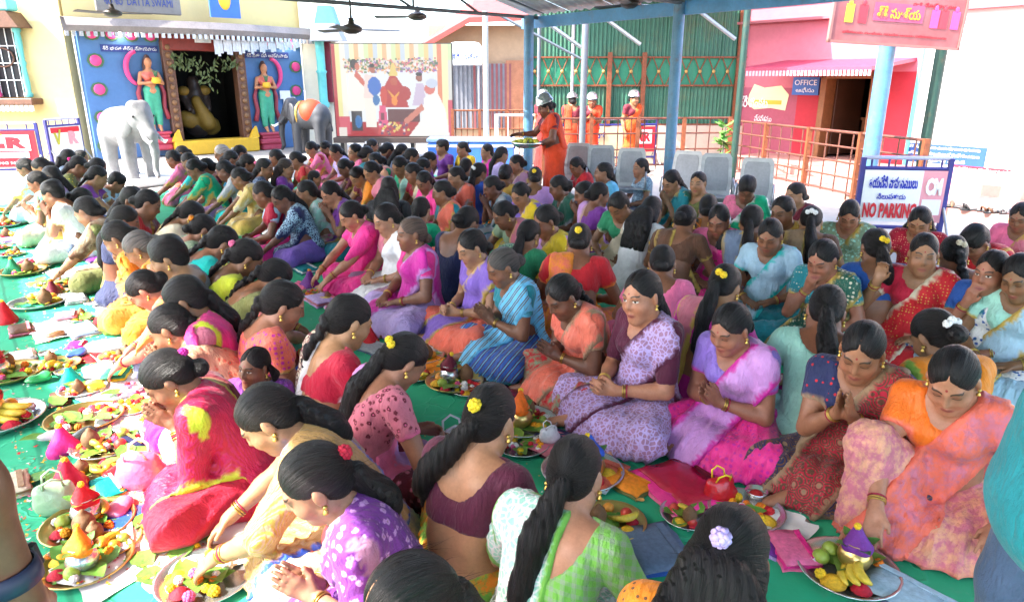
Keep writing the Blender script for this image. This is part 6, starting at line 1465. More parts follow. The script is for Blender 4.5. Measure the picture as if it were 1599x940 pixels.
S(136, 330, 186, 'reach', 'lowbun', 'person in beige and dark brown sari with gold bangles reaching to her plate', 'olive', 'olive', 'beige', dk='tiedye', d2='tan', border='brown', skin=0, lean=30, bow=20, short='the person in beige and brown')
S(82, 302, 192, 'namf', 'short', 'child in a white frock praying with raised hands', 'white', 'white', None, kurti=True, skin=1, lean=16, bow=14, short='the child in white')
S(58, 285, 190, 'nam', 'bun', 'person in pale green behind the praying child in white', 'mint', 'cream', skin=1, lean=20, short='the person in pale green')
S(64, 262, 194, 'namf', 'bun', 'person in cream near the red barricade with joined hands', 'cream', 'white', skin=1, short='the person in cream by the barricade')
S(40, 263, 192, 'reach', 'bun', 'person in white bending beneath the red barricade', 'white', 'lightblue', skin=2, short='the person in white under the barricade')
S(80, 276, 196, 'lap', 'pony', 'person with loose dark hair in lilac behind the praying child', 'lilac', 'lavender', skin=1)
S(108, 247, 30, 'lap', 'loose', 'child with long loose hair before the white barricade', 'slate', 'grey', None, kurti=True, skin=2)
S(128, 246, 20, 'lapup', 'short', 'child in brown before the white barricade', 'brown', 'brown', None, kurti=True, skin=2, scale=.85)
S(123, 259, 20, 'hold', 'pony', 'child in olive and yellow with a pink hair band', 'olive', 'olive', None, bk='dots', b2='yellow', kurti=True, skin=2, flower=('hotpink', 1))
S(153, 276, 14, 'reach', 'braid', 'child in purple and white facing the elephant statue', 'purple', 'white', None, kurti=True, skin=1)
S(153, 262, 20, 'hold', 'bun', 'child in grey just behind the child in purple', 'grey', 'slate', None, kurti=True, skin=2)
S(183, 285, 14, 'bend', 'short', 'child in blue and white bent low beside the elephant statue', 'lightblue', 'blue', None, kurti=True, skin=1, scale=.9)
S(208, 312, 8, 'hold', 'pony', 'person in dark maroon with smooth hair holding a lamp', 'maroon', 'maroon', 'wine', skin=2, short='the person in dark maroon')
S(232, 318, 12, 'hold', 'bun', 'person in red with bent head beside the dark maroon sari', 'red', 'maroon', skin=2)
S(128, 312, 12, 'bend', 'bun', 'person in dark blue bowing behind the beige sari', 'navy', 'slate', skin=2)
S(196, 345, 20, 'lap', 'pony', 'person in navy with a dark ponytail behind the orange sari', 'navy', 'navy', skin=2)
# --- backs turned, facing right across the green aisle
S(300, 336, 24, 'reach', 'braid', 'person with a long braid over a cream blouse', 'cream', 'cream', skin=1, back=.8, lean=34, short='the braided person in cream')
S(318, 358, 26, 'reach', 'lowbun', 'person in sage green blouse with an orange flower at her bun', 'sage', 'sage', bk='smalldots', b2='cream', skin=1, flower=('orange', 1), dr=None, kurti=True, short='the person in sage green')
S(348, 380, 28, 'reach', 'braid', 'person in turquoise blouse with a black braid', 'turquoise', 'wine', None, skin=1, back=.6, lean=30, kurti=True, tailx=-.06, short='the person in turquoise')
S(386, 402, 30, 'reach', 'braid', 'person in lime yellow blouse with a thick braid and pink hair band', 'lime', 'olive', None, skin=2, back=.8, kurti=True, flower=('pink', 1), tailx=-.05, short='the person in lime yellow')
S(430, 434, 32, 'reach', 'braid', 'person in olive blouse with braid hanging over a wide bare back', 'olive', 'beige', None, skin=2, back=1.1, kurti=True, lean=34, bow=34, tailx=-.05, short='the person in olive')
S(443, 474, 34, 'nam', 'braid', 'person in pink and orange brocade blouse with a braid', 'coral', 'blue', None, bk='brocade', b2='magenta', skin=1, back=.5, tailx=-.07, up=.06, short='the person in pink brocade')
S(546, 500, 36, 'nam', 'braid', 'person in red velvet blouse with a long braid holding orange flowers', 'crimson', 'maroon', 'cream', dk='print', d2='maroon', skin=0, back=.9, tailx=-.03, up=.06, border='white', short='the person in a red velvet blouse')
S(632, 562, 28, 'hold', 'pony', 'person in maroon flowered tunic with a heavy ponytail and yellow flowers', 'rose', 'maroon', 'lilac', bk='floral', b2='maroon', sk='floral', s2='rose', dk='plain', border='pink', skin=1, back=.6, kurti=True, flower=('yellow', 2), lean=20, bow=34, hairlen=.42, tailx=-.02, short='the person in a maroon flowered tunic')
S(766, 655, 54, 'hold', 'pony', 'person in dark plum blouse and orange green skirt with smooth hair', 'wine', 'orange', None, sk='tiedye', s2='parrot', skin=0, back=.8, lean=14, bow=24, flower=('yellow', 1), hairlen=.26, tailx=-.08, short='the person in a dark plum blouse')
S(898, 740, 50, 'hold', 'pony', 'person in green checked blouse with a low ponytail', 'parrot', 'sage', 'mint', bk='checks', b2='sage', sk='print', s2='white', dk='print', d2='white', border='parrot', skin=0, back=1.0, lean=18, bow=22, hairlen=.36, tailx=-.02, dr='leftwide', short='the person in a green checked blouse')
S(1140, 868, 62, 'hold', 'loose', 'person in orange dotted blouse with tousled hair and a violet clip', 'orange', 'teal', None, bk='smalldots', b2='brown', skin=2, lean=20, bow=26, flower=('lavender', 1), hairlen=.24, kurti=True, short='the person in orange dots')
S(640, 948, 200, 'lap', 'pony', 'person in red with glossy dark hair behind the violet drape', 'red', 'red', skin=1, short='the person in red behind the violet drape')
# --- facing the camera side across the aisle
S(548, 336, 206, 'reach', 'bun', 'person in plain hot pink reaching down to a plate', 'hotpink', 'hotpink', 'hotpink', skin=0, lean=14, border='hotpink', short='the person in plain hot pink')
S(603, 342, 208, 'lap', 'pony', 'person with a white scarf round her neck over mauve', 'rose', 'mauve', 'white', skin=0, dr='leftwide', border='white', short='the person with a white scarf')
S(642, 364, 206, 'lapup', 'lowbun', 'person in bright pink and magenta sari with hands in the lap', 'hotpink', 'lavender', 'magenta', fat=1.12, hairc=(.07, .05, .04), border='lilac', skin=2, short='the person in bright pink')
S(736, 386, 206, 'clasp', 'lowbun', 'person in violet blue blouse and coral skirt with her head lowered', 'violet', 'coral', 'violet', skin=0, bow=22, short='the person in violet blue')
S(784, 416, 206, 'nam', 'bun', 'person in a blue striped sari praying across the aisle', 'teal', 'blue', 'sky', sk='stripes', s2='wine', dk='stripes', d2='brown', border='sky', hairc=(.05, .048, .045), skin=2, short='the person in blue stripes')
S(878, 462, 210, 'nam', 'braid', 'person in coral sari and green red skirt with clasped hands', 'coral', 'red', 'coral', sk='tiedye', s2='sage', dk='silk', d2='peach', border='tan', skin=3, lean=22, bow=22, fat=1.08, short='the person in coral and green')
S(1002, 462, 214, 'clasp', 'pony', 'person in mauve printed sari and dark wine blouse looking aside', 'wine', 'mauve', 'mauve', sk='print', s2='lavender', dk='print', d2='lavender', border='wine', skin=0, turn=12, eyes=1.0, sleeve=.85, fat=1.02, short='the person in a mauve print')
S(1140, 512, 216, 'nam', 'lowbun', 'person in magenta and lilac sari with violet sleeves and gold bangles', 'violet', 'hotpink', 'lilac', bk='silk', b2='lavender', sk='brocade', s2='magenta', dk='silk', d2='magenta', border='magenta', skin=1, lean=16, bow=14, fat=1.06, short='the person in magenta and lilac')
S(1346, 548, 226, 'nam', 'bun', 'person in navy dotted blouse and dark paisley sari praying with raised palms', 'navy', 'navy', 'brown', bk='dots', b2='red', sk='paisley', s2='brown', dk='paisley', d2='crimson', border='tan', skin=1, lean=12, bow=20, up=.10, fat=1.06, dr='left', short='the person in dark paisley')
S(1488, 592, 232, 'reach1', 'bun', 'person in orange silk blouse and rose brocade sari holding a thread', 'saffron', 'rose', 'rose', bk='silk', b2='orange', sk='tiedye', s2='peach', dk='tiedye', d2='coral', border='coral', legs='kneeup', skin=0, lean=12, bow=26, fat=1.06, mirror=False, short='the person in rose brocade')
# --- backs and others in the right block
S(905, 378, 74, 'hold', 'lowbun', 'person in scarlet blouse with a round yellow flower in her hair', 'red', 'orange', 'orange', sk='tiedye', s2='coral', skin=2, flower=('yellow', 1), back=.4, fat=1.1, dr='left', border='orange', short='the person in scarlet')
S(1034, 412, 70, 'hold', 'lowbun', 'person with a small bun in plain pink behind the mauve print', 'pink', 'pink', None, kurti=True, skin=2, short='the person in plain pink')
S(1132, 448, 40, 'hold', 'pony', 'person in magenta with yellow and red flowers at her long ponytail', 'magenta', 'magenta', 'rose', skin=1, flower=('yellow', 2), short='the person in magenta with flowers')
S(1290, 486, 72, 'hold', 'pony', 'person in mint green tunic with a thin ponytail', 'mint', 'mint', None, kurti=True, skin=2, back=.5, hairlen=.3, short='the person in mint green')
S(1458, 524, 96, 'hold', 'bun', 'person in orange and green drape with white and yellow hair flowers', 'orange', 'parrot', 'orange', dk='plain', border='parrot', skin=2, flower=('white', 3), dr='leftwide', short='the person in orange and green')
S(1122, 344, 236, 'lap', 'bun', 'person in bright pink dotted sari with a satin border', 'pink', 'hotpink', 'hotpink', sk='dots', s2='pink', dk='dots', d2='pink', border='pink', skin=2, short='the person in bright pink dots')
S(1202, 368, 236, 'lap', 'pony', 'person in pale blue with glasses and a thick ponytail', 'lightblue', 'teal', 'lightblue', skin=2, border='turquoise', short='the person in pale blue')
S(1284, 404, 226, 'chin', 'lowbun', 'person in dark teal embroidered blouse resting her chin on her hand', 'teal', 'teal', 'darkgreen', bk='smalldots', b2='cream', dk='brocade', d2='cream', skin=1, bow=20, short='the person in dark teal')
S(1366, 386, 78, 'lap', 'pony', 'person in peacock blue blouse with a yellow flower on her bun', 'blue', 'royal', None, skin=2, flower=('yellow', 2), back=.6, hairlen=.2, border='cream', short='the person in peacock blue')
S(1442, 396, 236, 'raise_', 'pony', 'person in red sari with gold edge raising a hand, mask dangling', 'crimson', 'red', 'red', dk='smalldots', d2='gold', border='cream', skin=1, turn=14, flower=('white', 3), short='the person in red with gold edge')
S(1548, 424, 216, 'chin', 'pony', 'person in blue and white flowered sari with hand at her mouth', 'blue', 'white', 'white', sk='floral', s2='blue', dk='floral', d2='blue', border='teal', skin=1, bow=2, eyes=1.0, short='the person in blue white flowers')
S(1326, 336, 248, 'lap', 'pony', 'person in sage flowered tunic looking down before the no parking board', 'sage', 'sage', 'sage', bk='floral', b2='mint', dk='floral', d2='mint', kurti=True, skin=1, bow=28, short='the person in a sage tunic')
S(1266, 346, 66, 'hold', 'pony', 'person with white flowers in her hair over brown and gold', 'brown', 'mustard', 'tan', skin=1, flower=('white', 3), short='the person with white hair flowers')
S(1242, 304, 214, 'lap', 'lowbun', 'person in deep maroon sari beside the railing', 'wine', 'maroon', 'maroon', skin=1, border='maroon', short='the person in deep maroon')
S(1436, 346, 238, 'lap', 'loose', 'person in dark red sequinned blouse before the barricade post', 'crimson', 'red', None, bk='smalldots', b2='peach', kurti=True, skin=1, bow=24, short='the person in dark red sequins')
S(1522, 378, 206, 'bend', 'short', 'person in scarlet bending forward', 'red', 'red', 'red', skin=2, short='the bending person in scarlet')
S(1488, 398, 78, 'hold', 'braid', 'person in green blouse with a garlanded braid', 'parrot', 'mustard', None, skin=2, back=.5, flower=('cream', 2), short='the person with a garlanded braid')
S(1594, 338, 220, 'lap', 'bun', 'person in pink sari at the end of the step', 'pink', 'pink', 'rose', skin=2, short='the person in pink by the step')
S(1592, 432, 216, 'lap', 'pony', 'person in pale turquoise next to the blue flowered sari', 'mint', 'lightblue', skin=2)
S(1166, 296, 244, 'lap', 'short', 'person in pink with a bright green scarf and bowed head', 'rose', 'rose', 'emerald', bk='print', b2='pink', dr='leftwide', border='white', skin=3, bow=34, short='the person with a green scarf')
S(1090, 286, 214, 'knee', 'lowbun', 'person in olive green tunic looking away', 'olive', 'olive', None, kurti=True, skin=1, turn=26, bow=0, short='the person in an olive tunic')
S(1048, 284, 200, 'namf', 'pony', 'person in dark green with hands at her face beside the blue post', 'darkgreen', 'green', 'teal', skin=1, short='the person in dark green')
S(1000, 262, 196, 'lapup', 'lowbun', 'person in blue grey printed tunic sitting upright', 'slate', 'slate', None, bk='print', b2='lightblue', kurti=True, skin=1, short='the person in blue grey')
S(942, 270, 194, 'lapup', 'pony', 'person in sky blue sari before the steel chairs', 'sky', 'sky', 'sky', border='sky', skin=2, short='the person in sky blue')
S(900, 260, 196, 'hold', 'pony', 'person in red sari sitting before the steel chairs', 'red', 'crimson', 'red', border='red', skin=2, short='the person in red by the chairs')
S(966, 322, 240, 'hold', 'pony', 'person in green blouse and cream drape looking at her phone', 'green', 'sage', 'cream', border='cream', skin=2, bow=34, short='the person in green and cream')
S(1018, 330, 36, 'reach', 'loose', 'person in a white tunic with long loose black hair', 'white', 'white', None, kurti=True, skin=1, back=.5, lean=26, short='the person in a white tunic')
S(912, 302, 202, 'namf', 'lowbun', 'person in lilac flowered sari with a raised palm', 'lilac', 'lilac', 'lilac', bk='floral', b2='purple', sk='floral', s2='purple', dk='floral', d2='purple', border='white', skin=2, short='the person in lilac flowers')
S(936, 304, 24, 'lap', 'bun', 'person in purple behind the lilac flowered sari', 'purple', 'purple', 'lilac', skin=2)
S(1106, 328, 60, 'hold', 'lowbun', 'person in black and orange striped drape', 'black', 'brown', 'black', dk='stripes', d2='brown', border='orange', skin=1, short='the person in black and orange')
S(1070, 345, 60, 'hold', 'bun', 'person in dark brown behind the white tunic', 'brown', 'brown', skin=2)
S(1174, 344, 60, 'lap', 'pony', 'person in black with a high ponytail beside the pale blue sari', 'black', 'slate', skin=2)
S(872, 292, 200, 'hold', 'bun', 'person under a dark green shawl', 'darkgreen', 'darkgreen', 'darkgreen', dr='leftwide', skin=3, border='grey', short='the person under a green shawl')
S(836, 278, 74, 'hold', 'lowbun', 'person in purple tunic with a yellow flower at her bun', 'lilac', 'purple', None, kurti=True, skin=2, flower=('yellow', 1), short='the person in a purple tunic')
S(812, 304, 216, 'reach', 'bun', 'person in bright yellow sari with violet sleeves', 'violet', 'yellow', 'yellow', border='violet', skin=1, short='the person in bright yellow')
S(768, 292, 210, 'namf', 'bun', 'person in blue grey sari praying beside the coral sari', 'slate', 'slate', 'grey', skin=3, border='teal', short='the person in blue grey praying')
S(712, 276, 222, 'nam', 'lowbun', 'person in bright coral orange sari with silver border', 'coral', 'saffron', 'coral', border='grey', skin=1, short='the person in coral orange')
S(790, 274, 60, 'hold', 'bun', 'person in mustard with a gold hair band', 'mustard', 'orange', skin=2)
S(748, 270, 56, 'hold', 'pony', 'person in royal blue with white flowers on her dark hair', 'royal', 'royal', None, kurti=True, skin=2, flower=('white', 2))
S(728, 262, 52, 'lap', 'pony', 'person in pale blue with a dark ponytail behind the coral sari', 'lightblue', 'blue', skin=2)
S(662, 284, 216, 'hold', 'pony', 'person in hot pink and teal drape with bowed head', 'hotpink', 'hotpink', 'hotpink', border='teal', skin=2, dr='leftwide', short='the person in hot pink and teal')
S(644, 270, 214, 'hold', 'bun', 'person in crimson sleeves and white skirt', 'crimson', 'white', 'cream', skin=2)
S(624, 260, 214, 'hold', 'bun', 'person in green sleeves and pale drape', 'emerald', 'mint', 'mint', skin=1)
S(586, 252, 212, 'reach', 'bun', 'person in dark green sleeves and yellow pink sari', 'green', 'orange', 'peach', border='hotpink', skin=1)
S(554, 238, 208, 'lapup', 'bun', 'person in bright pink sitting upright before the screen stand', 'hotpink', 'pink', 'pink', border='pink', skin=1)
S(524, 238, 206, 'hold', 'pony', 'person in pale lavender drape before the dark elephant', 'lavender', 'pink', 'lavender', border='white', skin=1)
S(508, 232, 206, 'reach', 'bun', 'person in coral pink next to the pale lavender drape', 'coral', 'coral', skin=1)
S(486, 233, 204, 'reach', 'bun', 'person in strawberry red before the dark elephant statue', 'crimson', 'pink', skin=1)
S(582, 228, 20, 'lap', 'bun', 'person in grey with white hair flowers before the screen', 'grey', 'grey', skin=2, flower=('white', 2))
S(574, 242, 24, 'lap', 'bun', 'person in teal green behind the pink upright person', 'teal', 'green', skin=2)
S(606, 236, 20, 'hold', 'bun', 'person in black before the screen stand', 'black', 'grey', skin=2)
S(628, 238, 18, 'hold', 'pony', 'person in slate with a plum scarf before the screen stand', 'slate', 'purple', skin=2)
S(644, 245, 14, 'lap', 'bun', 'child in grey with a lime collar near the cool boxes', 'grey', 'lime', None, kurti=True, skin=2)
S(672, 250, 30, 'hold', 'bun', 'person in deep violet with lime cord', 'purple', 'purple', None, kurti=True, skin=2)
S(662, 262, 30, 'lap', 'bun', 'person in indigo bending between green and violet neighbours', 'navy', 'purple', skin=2)
S(690, 230, 214, 'lapup', 'short', 'person in dull purple before the cool box', 'purple', 'mauve', None, kurti=True, skin=1, eyes=1.0)
S(722, 233, 222, 'lap', 'lowbun', 'person in bright yellow tunic before the cool box', 'yellow', 'yellow', None, kurti=True, skin=1)
S(760, 237, 200, 'lapup', 'pony', 'person in orchid pink before the striped cool box', 'magenta', 'lilac', None, kurti=True, skin=1)
S(784, 242, 20, 'lap', 'pony', 'person in grey lavender beside the orchid pink tunic', 'lavender', 'grey', skin=2)
S(806, 256, 210, 'lap', 'bun', 'person in plum with head lowered behind the bowl carrier', 'wine', 'mauve', skin=2)
S(658, 330, 58, 'hold', 'pony', 'person in emerald green blouse with smooth dark hair', 'emerald', 'teal', 'emerald', border='mint', skin=1, hairlen=.18, short='the person in emerald green')
S(608, 296, 80, 'lap', 'loose', 'person with very long straight black hair', 'black', 'mauve', None, kurti=True, skin=2, hairlen=.5, short='the person with long straight hair')
S(730, 348, 56, 'hold', 'bun', 'person in navy blouse with bare upper back', 'navy', 'navy', None, skin=2, back=1.1, kurti=True, short='the person in a navy blouse')
S(826, 368, 52, 'hold', 'pony', 'person in bottle green with wavy dark hair', 'green', 'darkgreen', 'sage', dk='print', d2='darkgreen', skin=1, hairlen=.4, short='the person in bottle green')
S(558, 276, 212, 'bend', 'bun', 'person in rust orange bending over her plate', 'maroon', 'mauve', 'orange', skin=1)
S(516, 302, 208, 'namf', 'pony', 'person in coral and purple with joined hands', 'coral', 'teal', 'purple', skin=0, short='the person in coral and purple')
S(478, 300, 208, 'namf', 'pony', 'person in white and green sari with folded hands at her mouth', 'cream', 'cream', 'white', dk='tiedye', d2='mint', sk='tiedye', s2='pink', border='mint', skin=1, bow=8, lean=10, short='the person in white and green')
S(440, 310, 206, 'reach', 'pony', 'person in dark navy patterned sari reaching down', 'navy', 'violet', 'navy', dk='print', d2='lightblue', border='navy', skin=3, short='the person in dark navy')
S(410, 302, 206, 'hold', 'bun', 'person in crimson drape over pale blue sleeves', 'lightblue', 'hotpink', 'crimson', border='crimson', skin=2, short='the person in crimson over pale blue')
S(374, 278, 206, 'reach', 'bun', 'person in gold silk sari leaning forward', 'gold', 'gold', 'gold', bk='silk', dk='silk', d2='cream', border='cream', skin=2, short='the person in gold silk')
S(350, 266, 206, 'reach', 'bun', 'person in cyan blouse with a lime bag', 'sky', 'turquoise', 'grey', skin=3, short='the person in cyan')
S(322, 262, 206, 'reach', 'bun', 'person in deep rose leaning forward beside the cyan blouse', 'maroon', 'rose', 'rose', skin=1, short='the person in deep rose')
S(304, 264, 206, 'reach', 'bun', 'person in bright green sleeves among the leaning people', 'emerald', 'lilac', 'emerald', skin=2)
S(294, 252, 206, 'reach', 'bun', 'person in aqua leaning behind the bright green sleeves', 'turquoise', 'turquoise', skin=2)
S(284, 240, 206, 'reach', 'bun', 'person in salmon before the yellow threshold', 'coral', 'coral', skin=2)
S(270, 248, 206, 'reach', 'bun', 'person in faded pink nearest the white elephant', 'rose', 'pink', skin=2)
S(346, 240, 206, 'lap', 'bun', 'person all in white sitting before the yellow threshold', 'white', 'white', hairc=(.30, .29, .28), skin=1)
S(362, 250, 16, 'lap', 'bun', 'person in red and blue beside the person all in white', 'red', 'blue', skin=2)
S(376, 240, 18, 'lap', 'pony', 'person in purple under the shrine pedestal', 'purple', 'purple', skin=2, flower=('white', 1))
S(388, 256, 18, 'lap', 'bun', 'person in black with a pink clip before the pedestal', 'black', 'navy', skin=2)
S(414, 262, 16, 'lap', 'pony', 'person in navy flowered dress with a pink hair clip', 'navy', 'navy', None, bk='print', b2='slate', kurti=True, skin=2, flower=('pink', 1))
S(447, 262, 14, 'lap', 'loose', 'person in dark purple with long brown hair', 'purple', 'purple', None, kurti=True, skin=1, hairc=(.03, .022, .018))
S(492, 278, 30, 'lap', 'pigtails', 'little child in green with a ribbon', 'emerald', 'green', None, kurti=True, skin=1, scale=.78)
S(538, 262, 205, 'bend', 'bun', 'person in wine red bending behind the rust orange drape', 'wine', 'maroon', skin=2)
S(462, 250, 204, 'hold', 'bun', 'person in coral red stretching towards the dark elephant', 'coral', 'red', skin=1)
S(430, 246, 205, 'lap', 'bun', 'person in peach before the blue right panel', 'peach', 'orange', skin=2)
S(690, 300, 212, 'lap', 'bun', 'person in teal with coral lap behind the emerald blouse', 'teal', 'coral', skin=2)
S(786, 335, 214, 'bend', 'bun', 'person in sage and pink bending before the yellow sari', 'sage', 'green', 'rose', skin=2)
S(580, 268, 212, 'hold', 'bun', 'person in mauve print with a purple bag', 'mauve', 'rose', skin=1)
S(852, 345, 212, 'lap', 'bun', 'person in lilac print with a yellow bag behind the scarlet blouse', 'lilac', 'yellow', skin=2)
S(1222, 330, 236, 'lap', 'bun', 'person in grey and gold among the dark heads near the railing', 'grey', 'mustard', skin=2)

# --- people in orange carrying bowls on their heads
def bowl_mesh(r=.14):
    mb = MB(); mb.lathe([(0, .125), (.05, .12), (.10, .09), (r - .01, .03), (r, -.012), (r + .006, -.016), (r - .004, -.016), (r - .014, .025), (.095, .082), (0, .112)], 24); return mb.mesh('steel_bowl')
BOWL = bowl_mesh(); BOWL.materials.append(simple('polished_steel', (.62, .63, .65), .22, .9, .08, 20))
def standing(px, ptop, Y, yaw, arms, label, bowl_label, sari='saffron', lean=4, bow=8, skin=2, scale=1.0, fat=1.0):
    P = dict(arms=arms, lean=lean, bow=bow, legs='stand', hair='bun', drape='left', h=.020, hh=.0095, hd=.008, seed=3, fat=fat); M = pose_meshes(P)
    hed = M['hed'] * scale; a = R(yaw) - PI / 2; top = aty(px, ptop, Y)
    loc = Vector((top.x - (hed[0] * math.cos(a) - hed[1] * math.sin(a)), Y - (hed[0] * math.sin(a) + hed[1] * math.cos(a)), 0.0))
    sari = dict(saffron=(.60, .045, .008), red=(.45, .015, .012), orange=(.62, .085, .008))[sari]
    put_person(P, loc, yaw, label, 'person', 'maroon', sari, sari, border=sari, skin=skin, scale=scale, jewels=1, group='people in orange saris with bowls on their heads')
    Rz = rotz(a); hw = Rz @ hed + np.array(loc); up = Rz @ (M['Rh'] @ v3(0, -.018, .072)) * scale
    o = bpy.data.objects.new('steel_bowl', BOWL); COL.objects.link(o); o.location = tuple(hw + up); o.rotation_euler = (Vector(Rz @ (M['Rh'] @ v3(0, 0, 1))).to_track_quat('Z', 'Y')).to_euler(); o.scale = (.88 * scale,) * 3
    tag(o, bowl_label, 'bowl', 'steel bowls worn upside down on heads'); return loc, M, a, scale
Ymain = 9.7
loc, M, a, sc_ = standing(851, 165, Ymain, 196, ('bowl', 'out'), 'person in orange sari standing among the rows with a tray of flowers', 'upturned steel bowl on the head of the standing tray carrier', 'saffron', 12, 16, 3, 1.03, 1.2)
# the tray she carries
hw = np.array(loc) + rotz(a) @ (M['wr'][-1] + v3(.02, .12, .035)); tr = empty('flower_tray', tuple(hw), 0, 'steel tray heaped with yellow green flowers held by the standing person', 'tray')
MB().lathe([(0, -.03), (.14, -.03), (.21, .02), (.22, .045), (.205, .045), (.135, -.018), (0, -.018)], 26).build('tray', simple('polished_steel', (.62, .63, .65), .22, .9, .08, 20), tr)
rs2 = random.Random(8); FL2 = FLOWER
for k in range(46):
    r_, t_ = .19 * math.sqrt(rs2.random()), rs2.uniform(0, 6.28); f = link('flower', FL2, tr, (r_ * math.cos(t_), r_ * math.sin(t_), .03 + .04 * (1 - r_ / .2) + .015 * rs2.random()), scl=(1.3,) * 3, m=OBJC); f.color = (*[(.60, .50, .03), (.45, .48, .05), (.70, .62, .10)][k % 3], 1)
standing(848, 138, 14.8, 240, 'down', 'orange sari person half hidden behind the blue post', 'upturned steel bowl on the person behind the blue post', 'red', 3, 6, 2)
standing(894, 148, 14.6, 90, 'lap' if False else 'namaste', 'orange sari person beside the grey post with her back turned', 'upturned steel bowl beside the grey post', 'saffron', 3, 6, 2, .97)
standing(925, 149, 14.6, 262, 'namaste', 'orange sari person right of the grey post before the fence', 'upturned steel bowl right of the grey post', 'saffron', 3, 10, 2, .97)
standing(991, 143, 14.4, 300, 'down', 'person in bright orange sari standing alone before the fence', 'upturned steel bowl on the person standing alone', 'orange', 3, 4, 1, 1.0)
# ------------------------------------------------------------------ offerings and belongings on the cloth
rI = random.Random(21)
M_steelp = simple('plate_steel', (.60, .60, .60), .25, .85, .08, 15); M_brass = simple('brass', (.62, .42, .14), .28, .9, .12, 14)
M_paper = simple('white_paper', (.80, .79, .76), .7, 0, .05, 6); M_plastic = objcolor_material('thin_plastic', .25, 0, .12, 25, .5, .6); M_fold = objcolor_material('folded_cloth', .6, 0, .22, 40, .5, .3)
M_skinf = objcolor_material('fruit_skin', .4, 0, .25, 60, .2, .5); M_leaf = objcolor_material('fresh_leaf', .45, 0, .3, 30, .3, .5)
def _plate():
    mb = MB(); mb.lathe([(0, .004), (.125, .004), (.15, .018), (.165, .030), (.172, .030), (.17, .025), (.152, .010), (.13, 0), (0, 0)], 26); return mb.mesh('plate')
def _banana():
    mb = MB(); n = 8; mb.tube([(.085 * math.sin(t), .085 * (1 - math.cos(t)), .018) for t in np.linspace(-.85, .85, n)], [.006, .013, .017, .018, .018, .017, .013, .005], 7); return mb.mesh('banana')
def _betel():
    mb = MB(); mb.add([(0, 0, .004), (.035, .02, .01), (.042, .06, .012), (.02, .10, .008), (0, .125, .0), (-.02, .10, .008), (-.042, .06, .012), (-.035, .02, .01), (0, .06, .002)], [(0, 1, 8), (1, 2, 8), (2, 3, 8), (3, 4, 8), (4, 5, 8), (5, 6, 8), (6, 7, 8), (7, 0, 8)], True); return mb.mesh('leaf')
def _pot():
    mb = MB(); mb.lathe([(0, 0), (.035, 0), (.062, .025), (.070, .055), (.058, .085), (.038, .100), (.036, .112), (.052, .122), (.048, .124), (.032, .112), (0, .110)], 18); return mb.mesh('pot')
def _cone():
    return sdf_mesh('cloth_cone', [cone((0, 0, .03), (.0, .0, .15), .062, .014, .02), cone((.03, .02, .03), (0, 0, .13), .05, .012, .02), cone((-.03, .015, .03), (0, 0, .13), .05, .012, .02), cone((0, -.035, .03), (0, 0, .12), .04, .012, .02)], .0065, noise=(.003, 60, 3))
def _coconut(): return sdf_mesh('coconut', [ell((0, 0, .055), (.048, .048, .056), .02), ball((0, 0, .115), .012, .02)], .007, noise=(.002, 90, 2))
def _ball(): mb = MB(); mb.ball((0, 0, .028), (.030, .030, .028), 12, 8); return mb.mesh('fruit')
def _heap(): mb = MB(); mb.lathe([(.045, 0), (.03, .015), (.012, .026), (0, .028)], 12); return mb.mesh('powder_heap')
PLATE, BAN, BET, POT, CONE, COCO, FRU, HEAP = _plate(), _banana(), _betel(), _pot(), _cone(), _coconut(), _ball(), _heap()
for me in (PLATE, BAN, BET, POT, CONE, COCO, FRU, HEAP): me.materials.append(None)
def near_who(p, ahead=.0):
    best = min(WHO, key=lambda w: (w[0] - p).length); return best[1] if best[1].startswith('the ') else 'the ' + best[1]
def clear(p, rad=.12):
    """move a thing off the laps: in front of whoever sits where it would lie"""
    p = Vector((p.x, p.y, 0))
    for it in range(4):
        hit = False
        for (l, _, yw, sc) in WHO:
            d = p - l
            if d.length > .9: continue
            fx, fy = math.cos(R(yw)), math.sin(R(yw)); y = d.x * fx + d.y * fy; x = d.x * fy - d.y * fx; k = sc
            if abs(x) < (.33 + rad * .5) * k and -.20 * k < y < (.40 + rad) * k: p = p + Vector((fx, fy, 0)) * ((.40 + rad) * k - y + .005); hit = True
        if not hit: break
    return p
_used = {}
def uniq(lbl):
    words = lbl.split()[:16]; lbl = ' '.join(words)
    return lbl
def put(name, me, par, loc, m, col=None, rot=(0, 0, 0), s=1.0):
    o = link(name, me, par, loc, rot, (s, s, s) if not isinstance(s, tuple) else s, m)
    if col is not None: o.color = (*tocol(col), 1)
    return o
MARI = [(.85, .34, .01), (.88, .58, .02), (.80, .20, .01), (.60, .02, .03), (.78, .74, .70), (.70, .10, .25)]
